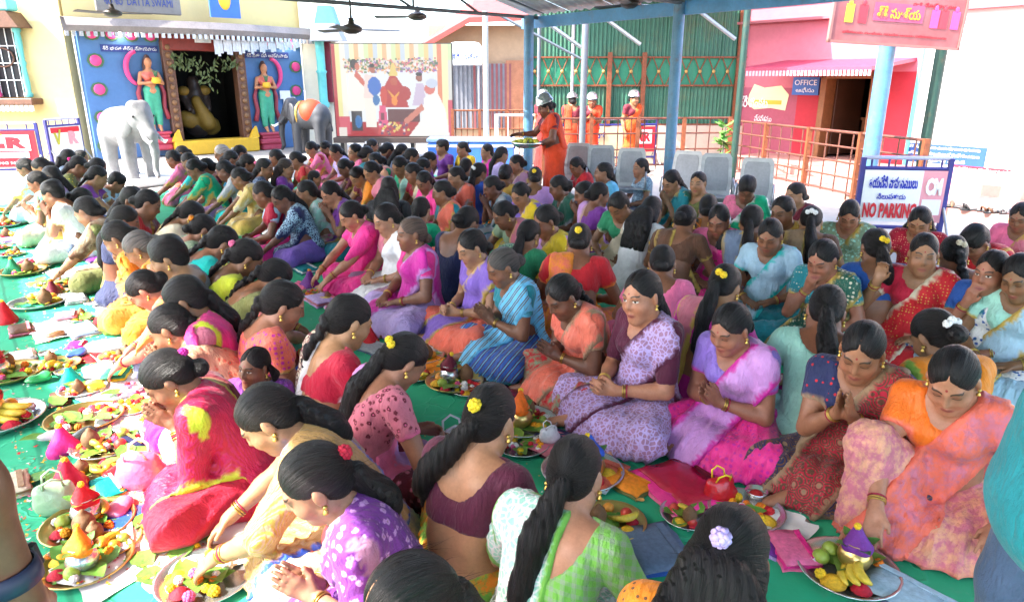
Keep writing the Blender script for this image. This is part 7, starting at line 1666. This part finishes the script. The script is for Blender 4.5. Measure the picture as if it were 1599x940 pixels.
def fill_plate(o, r, kind, rr):
    if kind in ('flowers', 'mix', 'kalash'):
        for k in range(15 if kind == 'flowers' else 8):
            t, q = rr.uniform(0, 6.28), r * .82 * math.sqrt(rr.random()); put('flower', FLOWER, o, (q * math.cos(t), q * math.sin(t), .018 + .012 * rr.random()), OBJC, MARI[rr.randrange(6)], (rr.random(), rr.random(), 0), rr.uniform(.8, 1.15))
    if kind in ('mix', 'fruit', 'kalash'):
        b0 = rr.uniform(0, 6.28)
        for k in range(3): put('banana', BAN, o, (.03 * math.cos(b0) + .02 * k, .05 * math.sin(b0) + .015 * k, .010 + .016 * k), M_skinf, (.72, .52, .05), (0, 0, b0 + .2 * k), 1.0)
        for k in range(2): t = rr.uniform(0, 6.28); put('fruit', FRU, o, (.09 * math.cos(t), .09 * math.sin(t), .008), M_skinf, [(.60, .05, .03), (.75, .30, .03), (.30, .40, .05)][rr.randrange(3)])
        t = rr.uniform(0, 6.28); put('coconut', COCO, o, (.07 * math.cos(t), .07 * math.sin(t), .01), M_fold, (.18, .09, .04), s=.9)
    for k in range(5): t = rr.uniform(0, 6.28); put('leaf', BET, o, (.05 * math.cos(t), .05 * math.sin(t), .010 + .003 * k), M_leaf, (.10 + .1 * rr.random(), .30, .04), (rr.uniform(-.1, .25), 0, rr.uniform(0, 6.28)), 1.05)
    t = rr.uniform(0, 6.28); put('powder_heap', HEAP, o, (.10 * math.cos(t), .10 * math.sin(t), .012), OBJC, (.75, .42, .02)); put('powder_heap', HEAP, o, (.10 * math.cos(t + .9), .10 * math.sin(t + .9), .012), OBJC, (.50, .01, .03), s=.8)
def plate(p, label, kind='mix', brass=False, r=1.0, cone=None, seed=0):
    p = clear(p, .15 * r)
    rr = random.Random(seed * 31 + 5); o = empty('offering_plate', (p.x, p.y, .010), rr.uniform(0, 6.28), uniq(label), 'plate', 'plates of offerings on the green cloth'); o.scale = (r, r, r)
    put('plate', PLATE, o, (0, 0, 0), M_brass if brass else M_steelp); fill_plate(o, .15, kind, rr)
    if kind == 'kalash' or cone:
        pt = put('pot', POT, o, (-.02, .03, .012), M_brass if not brass else M_steelp, s=.85); cn = put('cloth_cone', CONE, pt, (0, 0, .085), M_fold, cone or 'maroon', (.08, .05, 0), .78)
        put('flower', FLOWER, cn, (.01, -.01, .155), OBJC, MARI[1], s=1.0)
        for k in range(4): t = k * 1.6; put('leaf', BET, pt, (.035 * math.cos(t), .035 * math.sin(t), .105), M_leaf, (.09, .24, .04), (.35, 0, t - PI / 2), .55)
    return o
def wrapped_cone(p, col, label, h=1.5):
    h = h * .72; p = clear(p, .07)
    o = empty('cloth_cone', (p.x, p.y, .006), rI.uniform(0, 6), uniq(label), 'cone', 'cones of folded cloth'); put('cone', CONE, o, (0, 0, -.02), M_fold, col, s=h)
    put('flower', FLOWER, o, (0, 0, .15 * h - .015), OBJC, MARI[rI.randrange(3)], s=.9); mb = ring_mesh(.055 * h, .003, 'thread', 14); mb.materials.append(None); put('thread', mb, o, (0, 0, .035 * h), M_fold, (.75, .45, .02)); return o
def packet(p, rot, w, d, n, col, label, c2=None, gloss=False, z0=.008):
    p = clear(p, d * .5) if z0 < .01 else p
    o = empty('folded_cloth', (p.x, p.y, z0), rot, uniq(label), 'cloth', 'folded saris and cloth packets'); z = 0.0
    for k in range(n):
        t = .013 + .006 * rI.random(); ww, dd = w * (1 - .05 * k * rI.random()), d * (1 - .06 * k * rI.random()); mb = MB(); nx, ny = 7, 6; vs = []; fs = []
        for lay in (0, 1):
            for i in range(nx):
                for j in range(ny):
                    u, v = i / (nx - 1) - .5, j / (ny - 1) - .5; e = (1 - (2 * abs(u)) ** 4) * (1 - (2 * abs(v)) ** 4)
                    zz = z + (t * (.25 + .75 * e) + .003 * math.sin(i * 1.9 + k) * math.cos(j * 2.3 + k) if lay else 0); vs.append((u * ww + .004 * math.sin(j * 2 + k), v * dd + .004 * math.cos(i * 2.2 + k), zz))
        q = nx * ny
        for i in range(nx - 1):
            for j in range(ny - 1):
                a = i * ny + j; fs.append((a, a + ny, a + ny + 1, a + 1)[::-1]); fs.append((q + a, q + a + ny, q + a + ny + 1, q + a + 1))
        for i in range(nx - 1):
            for j in (0, ny - 1): a = i * ny + j; fs.append((a, a + ny, q + a + ny, q + a) if j == 0 else (a, q + a, q + a + ny, a + ny))
        for j in range(ny - 1):
            for i in (0, nx - 1): a = i * ny + j; fs.append((a, q + a, q + a + 1, a + 1) if i == 0 else (a, a + 1, q + a + 1, q + a))
        mb.add(vs, fs, True); f = mb.build('fold', M_plastic if gloss else M_fold, o); f.color = (*tocol(c2 if (c2 and k % 2) else col), 1); z += t * .9
    if c2 and not gloss:
        f = MB().box((0, -d * .30, z + .003), (w * .8, d * .12, .004)).build('border_strip', M_fold, o); f.color = (*tocol(c2), 1)
    return o
def bag(p, rot, col, label, k=1.0, col2=None, z0=.004):
    p = clear(p, .11 * k) if z0 < .01 else p
    o = empty('carrier_bag', (p.x, p.y, z0), rot, uniq(label), 'bag', 'plastic carrier bags between the people'); sd = rI.randrange(99)
    me = sdf_mesh('bag_body', [ell((0, 0, .085), (.12, .075, .10), .04), ell((.04, .02, .05), (.11, .09, .06), .04), cone((-.07, 0, .15), (.07, 0, .16), .035, .03, .03)], .013, noise=(.010, 34, sd)); put('bag_body', me, o, (0, 0, 0), M_plastic, col, s=k)
    for y in (-.03, .03): m2 = MB().tube([(-.05, y, .17), (-.045, y * 1.8, .22), (0, y * 2.2, .245), (.045, y * 1.8, .22), (.05, y, .17)], .007, 6).mesh('handle'); m2.materials.append(None); put('handle', m2, o, (0, 0, 0), M_plastic, col2 or col, s=k)
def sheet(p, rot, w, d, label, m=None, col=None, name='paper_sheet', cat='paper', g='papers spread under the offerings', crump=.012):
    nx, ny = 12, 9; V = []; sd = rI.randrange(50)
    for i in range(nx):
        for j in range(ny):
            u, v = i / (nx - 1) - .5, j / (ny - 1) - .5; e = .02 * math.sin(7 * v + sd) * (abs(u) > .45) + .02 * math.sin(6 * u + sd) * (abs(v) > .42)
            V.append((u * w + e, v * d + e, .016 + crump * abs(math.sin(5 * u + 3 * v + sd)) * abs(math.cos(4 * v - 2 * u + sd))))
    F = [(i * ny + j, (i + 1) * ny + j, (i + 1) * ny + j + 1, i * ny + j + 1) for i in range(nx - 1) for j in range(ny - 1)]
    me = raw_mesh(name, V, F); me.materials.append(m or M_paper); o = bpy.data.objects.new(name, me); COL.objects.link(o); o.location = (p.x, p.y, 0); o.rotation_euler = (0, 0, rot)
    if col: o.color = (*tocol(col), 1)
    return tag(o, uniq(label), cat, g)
UR = math.atan2(.8, -.6)
# ---- aisle between the facing columns
plate(at(716, 548), 'steel plate of tomatoes and flowers before the person in blue stripes', 'mix', seed=1)
packet(at(742, 562), UR + .2, .30, .24, 2, 'mustard', 'folded mustard cloth with cream diamonds beside a steel plate', 'orange')
plate(at(786, 588), 'brass plate with a pot and maroon cloth cone before the coral sari', 'kalash', True, 1.05, 'maroon', 2)
packet(at(830, 622), UR + .1, .34, .22, 2, 'crimson', 'dark red sari packet beside the brass plate in the aisle', 'maroon', True)
plate(at(903, 645), 'steel plate with a pale pot and orange cloth cone before the mauve print', 'kalash', False, 1.15, 'saffron', 3)
pwn = clear(at(968, 676), .13)
packet(pwn, UR + .15, .34, .26, 2, 'wine', 'wine red folded sari with pink stripe beside the orange cone plate', 'rose')
bag(pwn + Vector((-.06, .02, 0)), .4, (.62, .60, .60), 'small clear pouch lying on the wine red folded sari', .45, None, .036)
plate(at(1012, 712), 'steel plate with a golden pot and blue cloth cone', 'kalash', False, 1.15, 'royal', 4)
pbx = clear(at(1058, 766), .15)
packet(pbx, UR - .25, .40, .30, 2, 'pink', 'pale pink gift box under glossy magenta wrapping in the aisle', 'hotpink', True)
packet(pbx + Vector((.02, .02, 0)), UR - .2, .34, .24, 1, 'crimson', 'glossy crimson sari packet on the pale pink box', None, True, .038)
bag(at(1122, 782), .2, 'red', 'scarlet cloth pouch tied with yellow thread', .62, 'yellow')
plate(at(1172, 800), 'steel plate with green leaves under white paper', 'flowers', False, .95, None, 5)
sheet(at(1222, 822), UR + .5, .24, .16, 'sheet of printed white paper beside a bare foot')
packet(at(1236, 866), UR - .6, .22, .16, 3, 'pink', 'pale pink and rose blouse cloth near the white paper', 'hotpink')
plate(at(1322, 898), 'wide silver rimmed plate of flowers under a purple cloth cone', 'kalash', False, 1.08, 'purple', 6)
packet(at(1418, 936), UR, .34, .2, 2, 'slate', 'blue printed cloth beside the wide silver rimmed plate', 'lightblue')
packet(at(1020, 862), UR - .4, .30, .26, 2, 'blue', 'blue printed blouse cloth before the green checked blouse', 'slate')
plate(at(955, 822), 'brass plate with bananas and a coconut before the green checked blouse', 'fruit', True, .85, None, 7)
plate(at(815, 700), 'steel plate with yellow flowers before the dark plum blouse', 'flowers', False, .85, None, 8)
plate(at(640, 512), 'steel plate heaped with red and yellow flowers in the aisle', 'flowers', False, 1.15, None, 9)
packet(at(600, 540), UR + .2, .30, .18, 2, 'slate', 'grey blue folded cloth near the heaped flower plate', 'grey')
wrapped_cone(at(688, 520), 'red', 'red cloth cone standing beside the grey blue cloth', 1.35)
wrapped_cone(at(512, 446), 'purple', 'purple cloth cone before the person in bright pink', 1.6)
packet(at(546, 466), UR, .30, .22, 3, 'lavender', 'lavender folded sari packets with a pink rim in the aisle', 'rose')
packet(at(478, 424), UR, .30, .20, 3, 'teal', 'teal and white folded cloth stack in the aisle', 'white')
wrapped_cone(at(478, 404), 'maroon', 'maroon cloth cone before the person in plain hot pink', 1.5)
plate(at(508, 418), 'steel plate of marigolds under the hands of the hot pink person', 'mix', False, 1.0, None, 10)
plate(at(590, 474), 'small steel plate with bananas near the lavender packets', 'fruit', False, .8, None, 11)
plate(at(672, 470), 'brass plate of turmeric and leaves before the violet blue blouse', 'flowers', True, .9, None, 12)
bag(at(806, 522), .5, (.62, .70, .62), 'white paper bag with green print beside the coral sari', .95, 'sky')
packet(at(1066, 690), UR + .3, .34, .26, 2, 'white', 'red and white checked cloth before the magenta and lilac sari', 'coral')
plate(at(1080, 476), 'steel plate of fruit before the bright pink dotted sari', 'fruit', False, 1.0, None, 13)
plate(at(1390, 520), 'steel plate with a pink packet before the red sari with gold edge', 'mix', False, .9, None, 14)
packet(at(1420, 500), .3, .24, .16, 2, 'hotpink', 'hot pink packet beside the red gold edged sari', None, True)
packet(at(1010, 690), UR, .2, .16, 1, 'slate', 'small blue patterned purse beside the golden pot', 'blue')
plate(at(470, 372), 'steel plate of fruit between the navy and white green saris', 'fruit', False, .9, None, 15)
plate(at(855, 410), 'steel plate of leaves before the bottle green person', 'mix', False, .9, None, 16)
plate(at(760, 370), 'steel plate with blue and green packets before the yellow sari', 'mix', False, 1.0, None, 17)
packet(at(775, 352), .4, .30, .22, 2, 'sky', 'turquoise and blue packet before the bright yellow sari', 'emerald', True)
bag(at(432, 380), .2, 'white', 'big white plastic bag in front of the white and green sari', 1.25)
bag(at(640, 322), .1, 'white', 'white plastic bag with blue print beside the emerald blouse', 1.0, 'sky')
bag(at(662, 735), .3, (.66, .62, .66), 'translucent lilac plastic bag between the maroon tunic and plum blouse', .9)
more = [(470, 450, 'orange', 'pink', .24, .16), (455, 405, 'cream', 'red', .2, .14), (620, 490, 'maroon', 'gold', .22, .15), (655, 548, 'pink', 'white', .24, .16), (560, 500, 'white', 'blue', .2, .14), (690, 575, 'sage', 'gold', .2, .15), (770, 640, 'violet', 'cream', .24, .16), (860, 590, 'yellow', 'red', .18, .13), (870, 690, 'turquoise', 'navy', .22, .16), (1130, 720, 'peach', 'maroon', .2, .14), (980, 760, 'olive', 'orange', .22, .15), (1180, 850, 'lavender', 'purple', .2, .14), (420, 412, 'sky', 'white', .2, .14)]
for (px, py, c1_, c2_, w_, d_) in more: packet(at(px, py), UR + rI.uniform(-.5, .5), w_, d_, 2, c1_, '%s folded cloth with %s border lying in the green aisle' % (c1_, c2_), c2_)
for k, (px, py, w_) in enumerate(((610, 455, 'limes'), (560, 450, 'jasmine'), (650, 590, 'areca nuts'), (745, 610, 'marigolds and a lamp'), (850, 655, 'sweets'), (925, 720, 'rose petals'), (1075, 810, 'coconut halves'))): plate(at(px, py), 'small steel plate of %s set out in the green aisle' % w_, ('mix', 'flowers', 'fruit', 'flowers', 'mix', 'flowers', 'fruit')[k], False, .72, None, 90 + k)
# ---- the sunny strip before the left column
plate(at(140, 826), 'brass plate with a pot, betel leaves and marigolds beside a red cone', 'kalash', True, 1.05, 'red', 20)
wrapped_cone(at(112, 772), 'crimson', 'crimson cloth cone ringed with yellow thread beside the leafy brass plate', 1.7)
bag(at(92, 800), .6, (.30, .42, .26), 'clear bag stuffed with green leaves beside the crimson cone', .75)
wrapped_cone(at(100, 705), 'hotpink', 'tall pink cloth cone with orange thread at the strip edge', 1.4)
plate(at(134, 660), 'brass plate of orange marigolds before the maroon lime bands', 'flowers', True, 1.15, None, 21)
plate(at(176, 700), 'steel plate of turmeric roots and leaves in the sun', 'mix', False, 1.0, None, 22)
plate(at(60, 478), 'green rimmed steel plate of yellow bananas in the sun', 'fruit', False, 1.25, None, 23)
packet(at(118, 470), UR, .32, .18, 3, 'grey', 'grey and white folded cloth in the sun beside the banana plate', 'white')
wrapped_cone(at(140, 462), 'maroon', 'maroon cloth cone with orange lining before the orange hot pink sari', 1.5)
packet(at(150, 520), UR + .1, .36, .2, 3, 'slate', 'slate blue folded sari with white layers in the sun', 'white')
packet(at(160, 585), UR, .30, .2, 2, 'mauve', 'mauve folded blouse cloth on white paper', 'cream')
wrapped_cone(at(112, 602), 'turquoise', 'pale turquoise paper cone on white paper', 1.3)
plate(at(130, 612), 'small steel plate with a red pouch and lime in the sun', 'mix', False, .8, None, 24)
wrapped_cone(at(10, 505), 'red', 'red cloth cone at the edge of the next row of offerings', 1.7)
packet(at(34, 520), UR, .26, .16, 3, 'brown', 'dark brown folded cloth with pink lining by the red cone', 'rose')
plate(at(12, 590), 'brass plate with a crimson cone at the edge of the next row', 'kalash', True, 1.2, 'crimson', 25)
packet(at(36, 560), UR, .24, .16, 2, 'rose', 'rose striped folded cloth by the crimson cone plate', 'white')
plate(at(-2, 662), 'steel plate with brown pulses and a red cone at the row edge', 'kalash', False, 1.35, 'red', 26)
packet(at(10, 768), UR, .22, .2, 3, 'cream', 'cream bundle tied with string on the green cloth', 'tan')
wrapped_cone(at(22, 430), 'green', 'dark green cloth cone topped with yellow in the far row', 1.6)
plate(at(36, 428), 'brass plate of red fruit under the green cone', 'mix', True, 1.2, None, 27)
plate(at(88, 448), 'steel plate with pink flowers before the beige brown sari', 'flowers', False, 1.0, None, 28)
packet(at(45, 378), UR, .30, .2, 3, 'violet', 'violet striped folded sari near the child in white', 'white')
plate(at(20, 372), 'steel plate of greens near the violet striped folded sari', 'mix', False, 1.1, None, 29)
plate(at(72, 352), 'steel plate of mixed fruit before the praying child in white', 'mix', False, 1.1, None, 30)
plate(at(14, 332), 'steel plate of yellow flowers near the cream person by the barricade', 'flowers', False, 1.2, None, 31)
packet(at(40, 340), UR, .3, .2, 3, 'mint', 'pale green folded cloth near the barricade', 'red')
packet(at(178, 430), .2, .30, .24, 3, 'white', 'white shawl folded in front of the orange person', 'lavender')
plate(at(262, 870), 'brass plate with turmeric and white flowers before the golden blue bordered sari', 'kalash', True, 1.0, 'orange', 32)
packet(at(262, 812), .6, .30, .20, 2, 'yellow', 'yellow and blue packet beside the pink bag', 'royal', True)
bag(at(318, 752), .2, 'pink', 'pink plastic bag with white handles beside the maroon lime bands', .9, 'white')
packet(at(205, 745), .3, .14, .1, 2, 'maroon', 'small maroon and green soap packets in the sun', 'green', True)
plate(at(372, 905), 'steel plate with a lamp and petals before the violet printed drape', 'flowers', False, 1.05, None, 33)
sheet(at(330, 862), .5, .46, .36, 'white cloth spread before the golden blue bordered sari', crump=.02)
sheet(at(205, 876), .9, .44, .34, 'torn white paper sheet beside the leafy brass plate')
sheet(at(220, 660), UR, .52, .44, 'white paper sheet added as sun glare under the hands of the maroon lime bands')  # white sheets from here on are added to imitate the strip's sun glare
sheet(at(178, 612), UR + .2, .56, .40, 'white paper sheet added as sun glare under the mauve blouse cloth')
sheet(at(196, 548), UR, .54, .42, 'white paper sheet added as sun glare under the slate blue sari packet')
sheet(at(120, 430), UR, .60, .44, 'white paper sheet added as sun glare before the person in beige and brown')
sheet(at(190, 480), UR + .1, .50, .40, 'white paper sheet added as sun glare before the orange and hot pink sari')
sheet(at(258, 740), UR - .2, .46, .40, 'white paper sheet added as sun glare beside the pink plastic bag')
sheet(at(110, 366), UR, .60, .40, 'white paper sheet added as sun glare before the praying child')
sheet(at(80, 520), UR + .3, .50, .30, 'crumpled white plastic sheet added as sun glare near the banana plate', crump=.03)
# more bundles and plates crowding the strip
cs = [('red', 'gold'), ('white', 'pink'), ('green', 'yellow'), ('magenta', 'cream'), ('orange', 'white'), ('navy', 'gold'), ('peach', 'red'), ('purple', 'white'), ('turquoise', 'cream'), ('brown', 'gold'), ('yellow', 'red'), ('rose', 'grey'), ('lime', 'white'), ('lavender', 'purple'), ('crimson', 'pink'), ('cream', 'maroon')]
spots = [(150, 560), (240, 612), (205, 590), (120, 540), (170, 640), (215, 700), (235, 790), (300, 835), (170, 770), (95, 625), (160, 505), (105, 500), (60, 445), (95, 400), (140, 405), (60, 395)]
for k, ((px, py), (c1_, c2_)) in enumerate(zip(spots, cs)):
    packet(at(px, py), UR + rI.uniform(-.5, .5), rI.uniform(.14, .26), rI.uniform(.10, .17), 1 + k % 3, c1_, '%s cloth bundle with %s edge among the offerings on the sunny strip' % (c1_, c2_), c2_)
spots2 = [(190, 560), (150, 740), (205, 640), (270, 690), (250, 560), (90, 575), (130, 500), (170, 455), (60, 420), (110, 385), (20, 400), (235, 845)]
nm = ['a lone coconut', 'three bananas', 'scarlet petals', 'white jasmine', 'turmeric heaps', 'a green lime', 'orange petals', 'pink petals', 'folded betel leaves', 'brown nuts', 'wilted leaves', 'yellow petals']
for k, (px, py) in enumerate(spots2): plate(at(px, py), '%s plate with %s on the sunny strip' % (('small steel', 'small brass')[k % 2], nm[k]), ('fruit', 'fruit', 'flowers', 'flowers', 'mix', 'mix')[k % 6], bool(k % 2), rI.uniform(.62, .85), None, 60 + k)
# scattered flowers, leaves and peel along the strip
rr = random.Random(77)
for k in range(46):
    p = at(rr.uniform(70, 330), rr.uniform(430, 900)); o = put('loose_flower', FLOWER, None, (p.x, p.y, .03), OBJC, MARI[k % 6], s=rr.uniform(.7, 1.0)); tag(o, 'single loose %s flower dropped among the offerings on the sunny strip' % ('orange', 'yellow', 'deep orange', 'dark red', 'white', 'pink')[k % 6], 'flower', 'loose %s flowers on the sunny strip' % ('orange', 'yellow', 'deep orange', 'dark red', 'white', 'pink')[k % 6])
for k in range(36):
    p = at(rr.uniform(60, 330), rr.uniform(430, 900)); o = put('loose_leaf', BET, None, (p.x, p.y, .026), M_leaf, (.14, .33, .05), (rr.uniform(-.2, .2), 0, rr.uniform(0, 6)), 1.1); tag(o, 'single betel leaf lying among the offerings on the sunny strip', 'leaf', 'loose leaves on the sunny strip')
for k in range(14):
    p = at(rr.uniform(560, 1260), rr.uniform(560, 880)); o = put('loose_petal', BET, None, (p.x, p.y, .016), M_leaf, (.70, .40, .10), (rr.uniform(-.2, .2), 0, rr.uniform(0, 6)), .35); tag(o, 'tiny fallen petal on the green cloth of the aisle', 'petal', 'fallen petals in the aisle')
# petals and bits of leaf strewn over the strip, too many to count
r5 = np.random.RandomState(9); PV = []; PF = []; PC = []
pc = np.array([(.85, .34, .01), (.88, .60, .03), (.62, .03, .04), (.80, .76, .72), (.12, .30, .05), (.75, .16, .30), (.45, .28, .10)])
for k in range(2600):
    if k < 2100: q = at(r5.uniform(20, 345), 360 + 560 * r5.rand() ** 1.3)
    else: q = at(r5.uniform(480, 1330), r5.uniform(480, 900))
    s_ = r5.uniform(.004, .013) * (1 if k < 2100 else .6); t_ = r5.uniform(0, 6.28); n_ = len(PV); z_ = .020 + .012 * r5.rand() if k < 2100 else .014
    for (u_, v_, w_) in ((-1, 0, .4), (0, -.6, 0), (1, 0, .5), (0, .6, 0)): PV.append((q.x + s_ * (u_ * math.cos(t_) - v_ * math.sin(t_)), q.y + s_ * (u_ * math.sin(t_) + v_ * math.cos(t_)), z_ + s_ * w_))
    PF.append((n_, n_ + 1, n_ + 2, n_ + 3)); PC += [(*pc[r5.randint(7)], 1)] * 4
me = raw_mesh('petal_litter', np.array(PV), np.array(PF, np.int32)); me.attributes.new('px', 'FLOAT_COLOR', 'POINT').data.foreach_set('color', np.array(PC, np.float32).ravel())
ml, nt, bs = mat('strewn_petals'); g = N(nt); g.link(g.attr('px'), bs.inputs['Base Color']); bs.inputs['Roughness'].default_value = .7; me.materials.append(ml)
o = bpy.data.objects.new('petal_litter', me); COL.objects.link(o); tag(o, 'petals and leaf scraps strewn among the offerings', 'petals', kind='stuff')
# wrappers and small bowls
WR = [('silver', (.5, .5, .52)), ('blue', (.05, .12, .5)), ('red', (.55, .02, .03)), ('green', (.03, .3, .08)), ('violet', (.25, .08, .4)), ('yellow', (.75, .5, .03)), ('white', (.75, .75, .75)), ('pink', (.75, .2, .35)), ('brown', (.2, .09, .04)), ('orange', (.8, .25, .02)), ('black', (.03, .03, .03)), ('gold', (.6, .4, .1))]
for k, (nm_, c_) in enumerate(WR):
    p = at(*[(75, 690), (120, 560), (185, 745), (60, 600), (210, 560), (150, 610), (235, 660), (190, 800), (85, 530), (280, 790), (130, 690), (250, 720)][k]); o = empty('wrapper', (p.x, p.y, .012), rI.uniform(0, 6), 'small crumpled %s wrapper among the offerings on the sunny strip' % nm_, 'wrapper', 'crumpled wrappers among the offerings')
    me = sdf_mesh('foil', [ell((0, 0, .02), (.05, .035, .016), .02), ell((.03, .01, .022), (.03, .04, .014), .02)], .0075, noise=(.006, 90, k)); put('foil', me, o, (0, 0, 0), M_plastic, c_, s=rI.uniform(.9, 1.4))
BOWLS = [(100, 590), (170, 690), (150, 480), (215, 615), (75, 560), (640, 530), (880, 600), (1180, 780)]
for k, (px, py) in enumerate(BOWLS):
    p = at(px, py); o = empty('small_bowl', (p.x, p.y, .014), 0, '%s in a small steel bowl on the cloth' % ('turmeric powder', 'vermilion powder', 'white rice', 'sandal paste', 'camphor cubes', 'yellow rice', 'sugar lumps', 'red thread')[k], 'bowl', 'small steel bowls of powder')
    mb = MB(); mb.lathe([(0, 0), (.03, 0), (.045, .018), (.05, .035), (.047, .035), (.042, .02), (0, .012)], 16); mm_ = mb.mesh('bowl'); mm_.materials.append(None); put('bowl', mm_, o, (0, 0, 0), M_steelp); put('filling', HEAP, o, (0, 0, .012), OBJC, [(.78, .45, .02), (.55, .01, .03), (.75, .74, .7), (.65, .5, .3), (.8, .8, .8), (.75, .6, .1), (.7, .7, .7), (.5, .02, .02)][k], s=.85)
th = MB().tube([Vector(at(122, 842)) + Vector((0, 0, .02)), Vector(at(118, 868)) + Vector((0, 0, .014)), Vector(at(122, 882)) + Vector((0, 0, .014)), Vector(at(100, 895)) + Vector((0, 0, .014)), Vector(at(76, 900)) + Vector((0, 0, .014))], .004, 6).build('yellow_thread', simple('yellow_thread', (.7, .5, .08), .7)); tag(th, 'thin yellow thread trailing over the green cloth', 'thread')
yh = pose_meshes  # thread in the hand of the person in rose brocade
# ---- two people at the edges of the picture
Pm = dict(arms=((-.22, -.16, 1.06, .2, -.3, -1), (.20, -.14, 1.0, 0, -.2, -1)), lean=8, bow=20, legs='stand', trousers=True, hair='short', drape=None, kurti=True, sleeve=.8, h=.012, hh=.008, hd=.006, seed=5, fat=1.12, back=.1)
put_person(Pm, Vector((1.43, 1.50, 0)), 200, 'person in a dark teal shirt and blue jeans standing beside the rose brocade sari', 'person', 'teal', (.05, .075, .14), None, border='teal', skin=1, scale=1.06)
Pl = dict(arms=('down', (.40, .17, 1.005, .05, .15, -1, .3, .3, 1)), lean=4, bow=20, legs='stand', trousers=True, hair='short', drape=None, kurti=True, sleeve=.55, h=.0115, hh=.009, hd=.005, seed=6, fat=.92, back=.1)
pl2 = put_person(Pl, Vector((-1.115, .60, 0)), 90, 'bare brown forearm with a dark watch reaching in beside the offerings', 'person', 'slate', 'navy', None, border='slate', skin=3, scale=1.12)
Mp = pose_meshes(Pl); dv = Vector(Mp['wr'][1] - Mp['el'][1]).normalized(); wp = Vector(Mp['wr'][1]) - dv * .035
wt = MB(); wt.lathe([(.0300, -.013), (.0335, -.012), (.0345, 0), (.0335, .012), (.0300, .013)], 20); w_ = wt.build('watch_strap', simple('watch_navy', (.015, .02, .05), .5), pl2, tuple(wp), tuple(dv.to_track_quat('Z', 'Y').to_euler()))
MB().box((.037, 0, 0), (.012, .034, .036), None, .004).build('watch_case', M_black, w_)
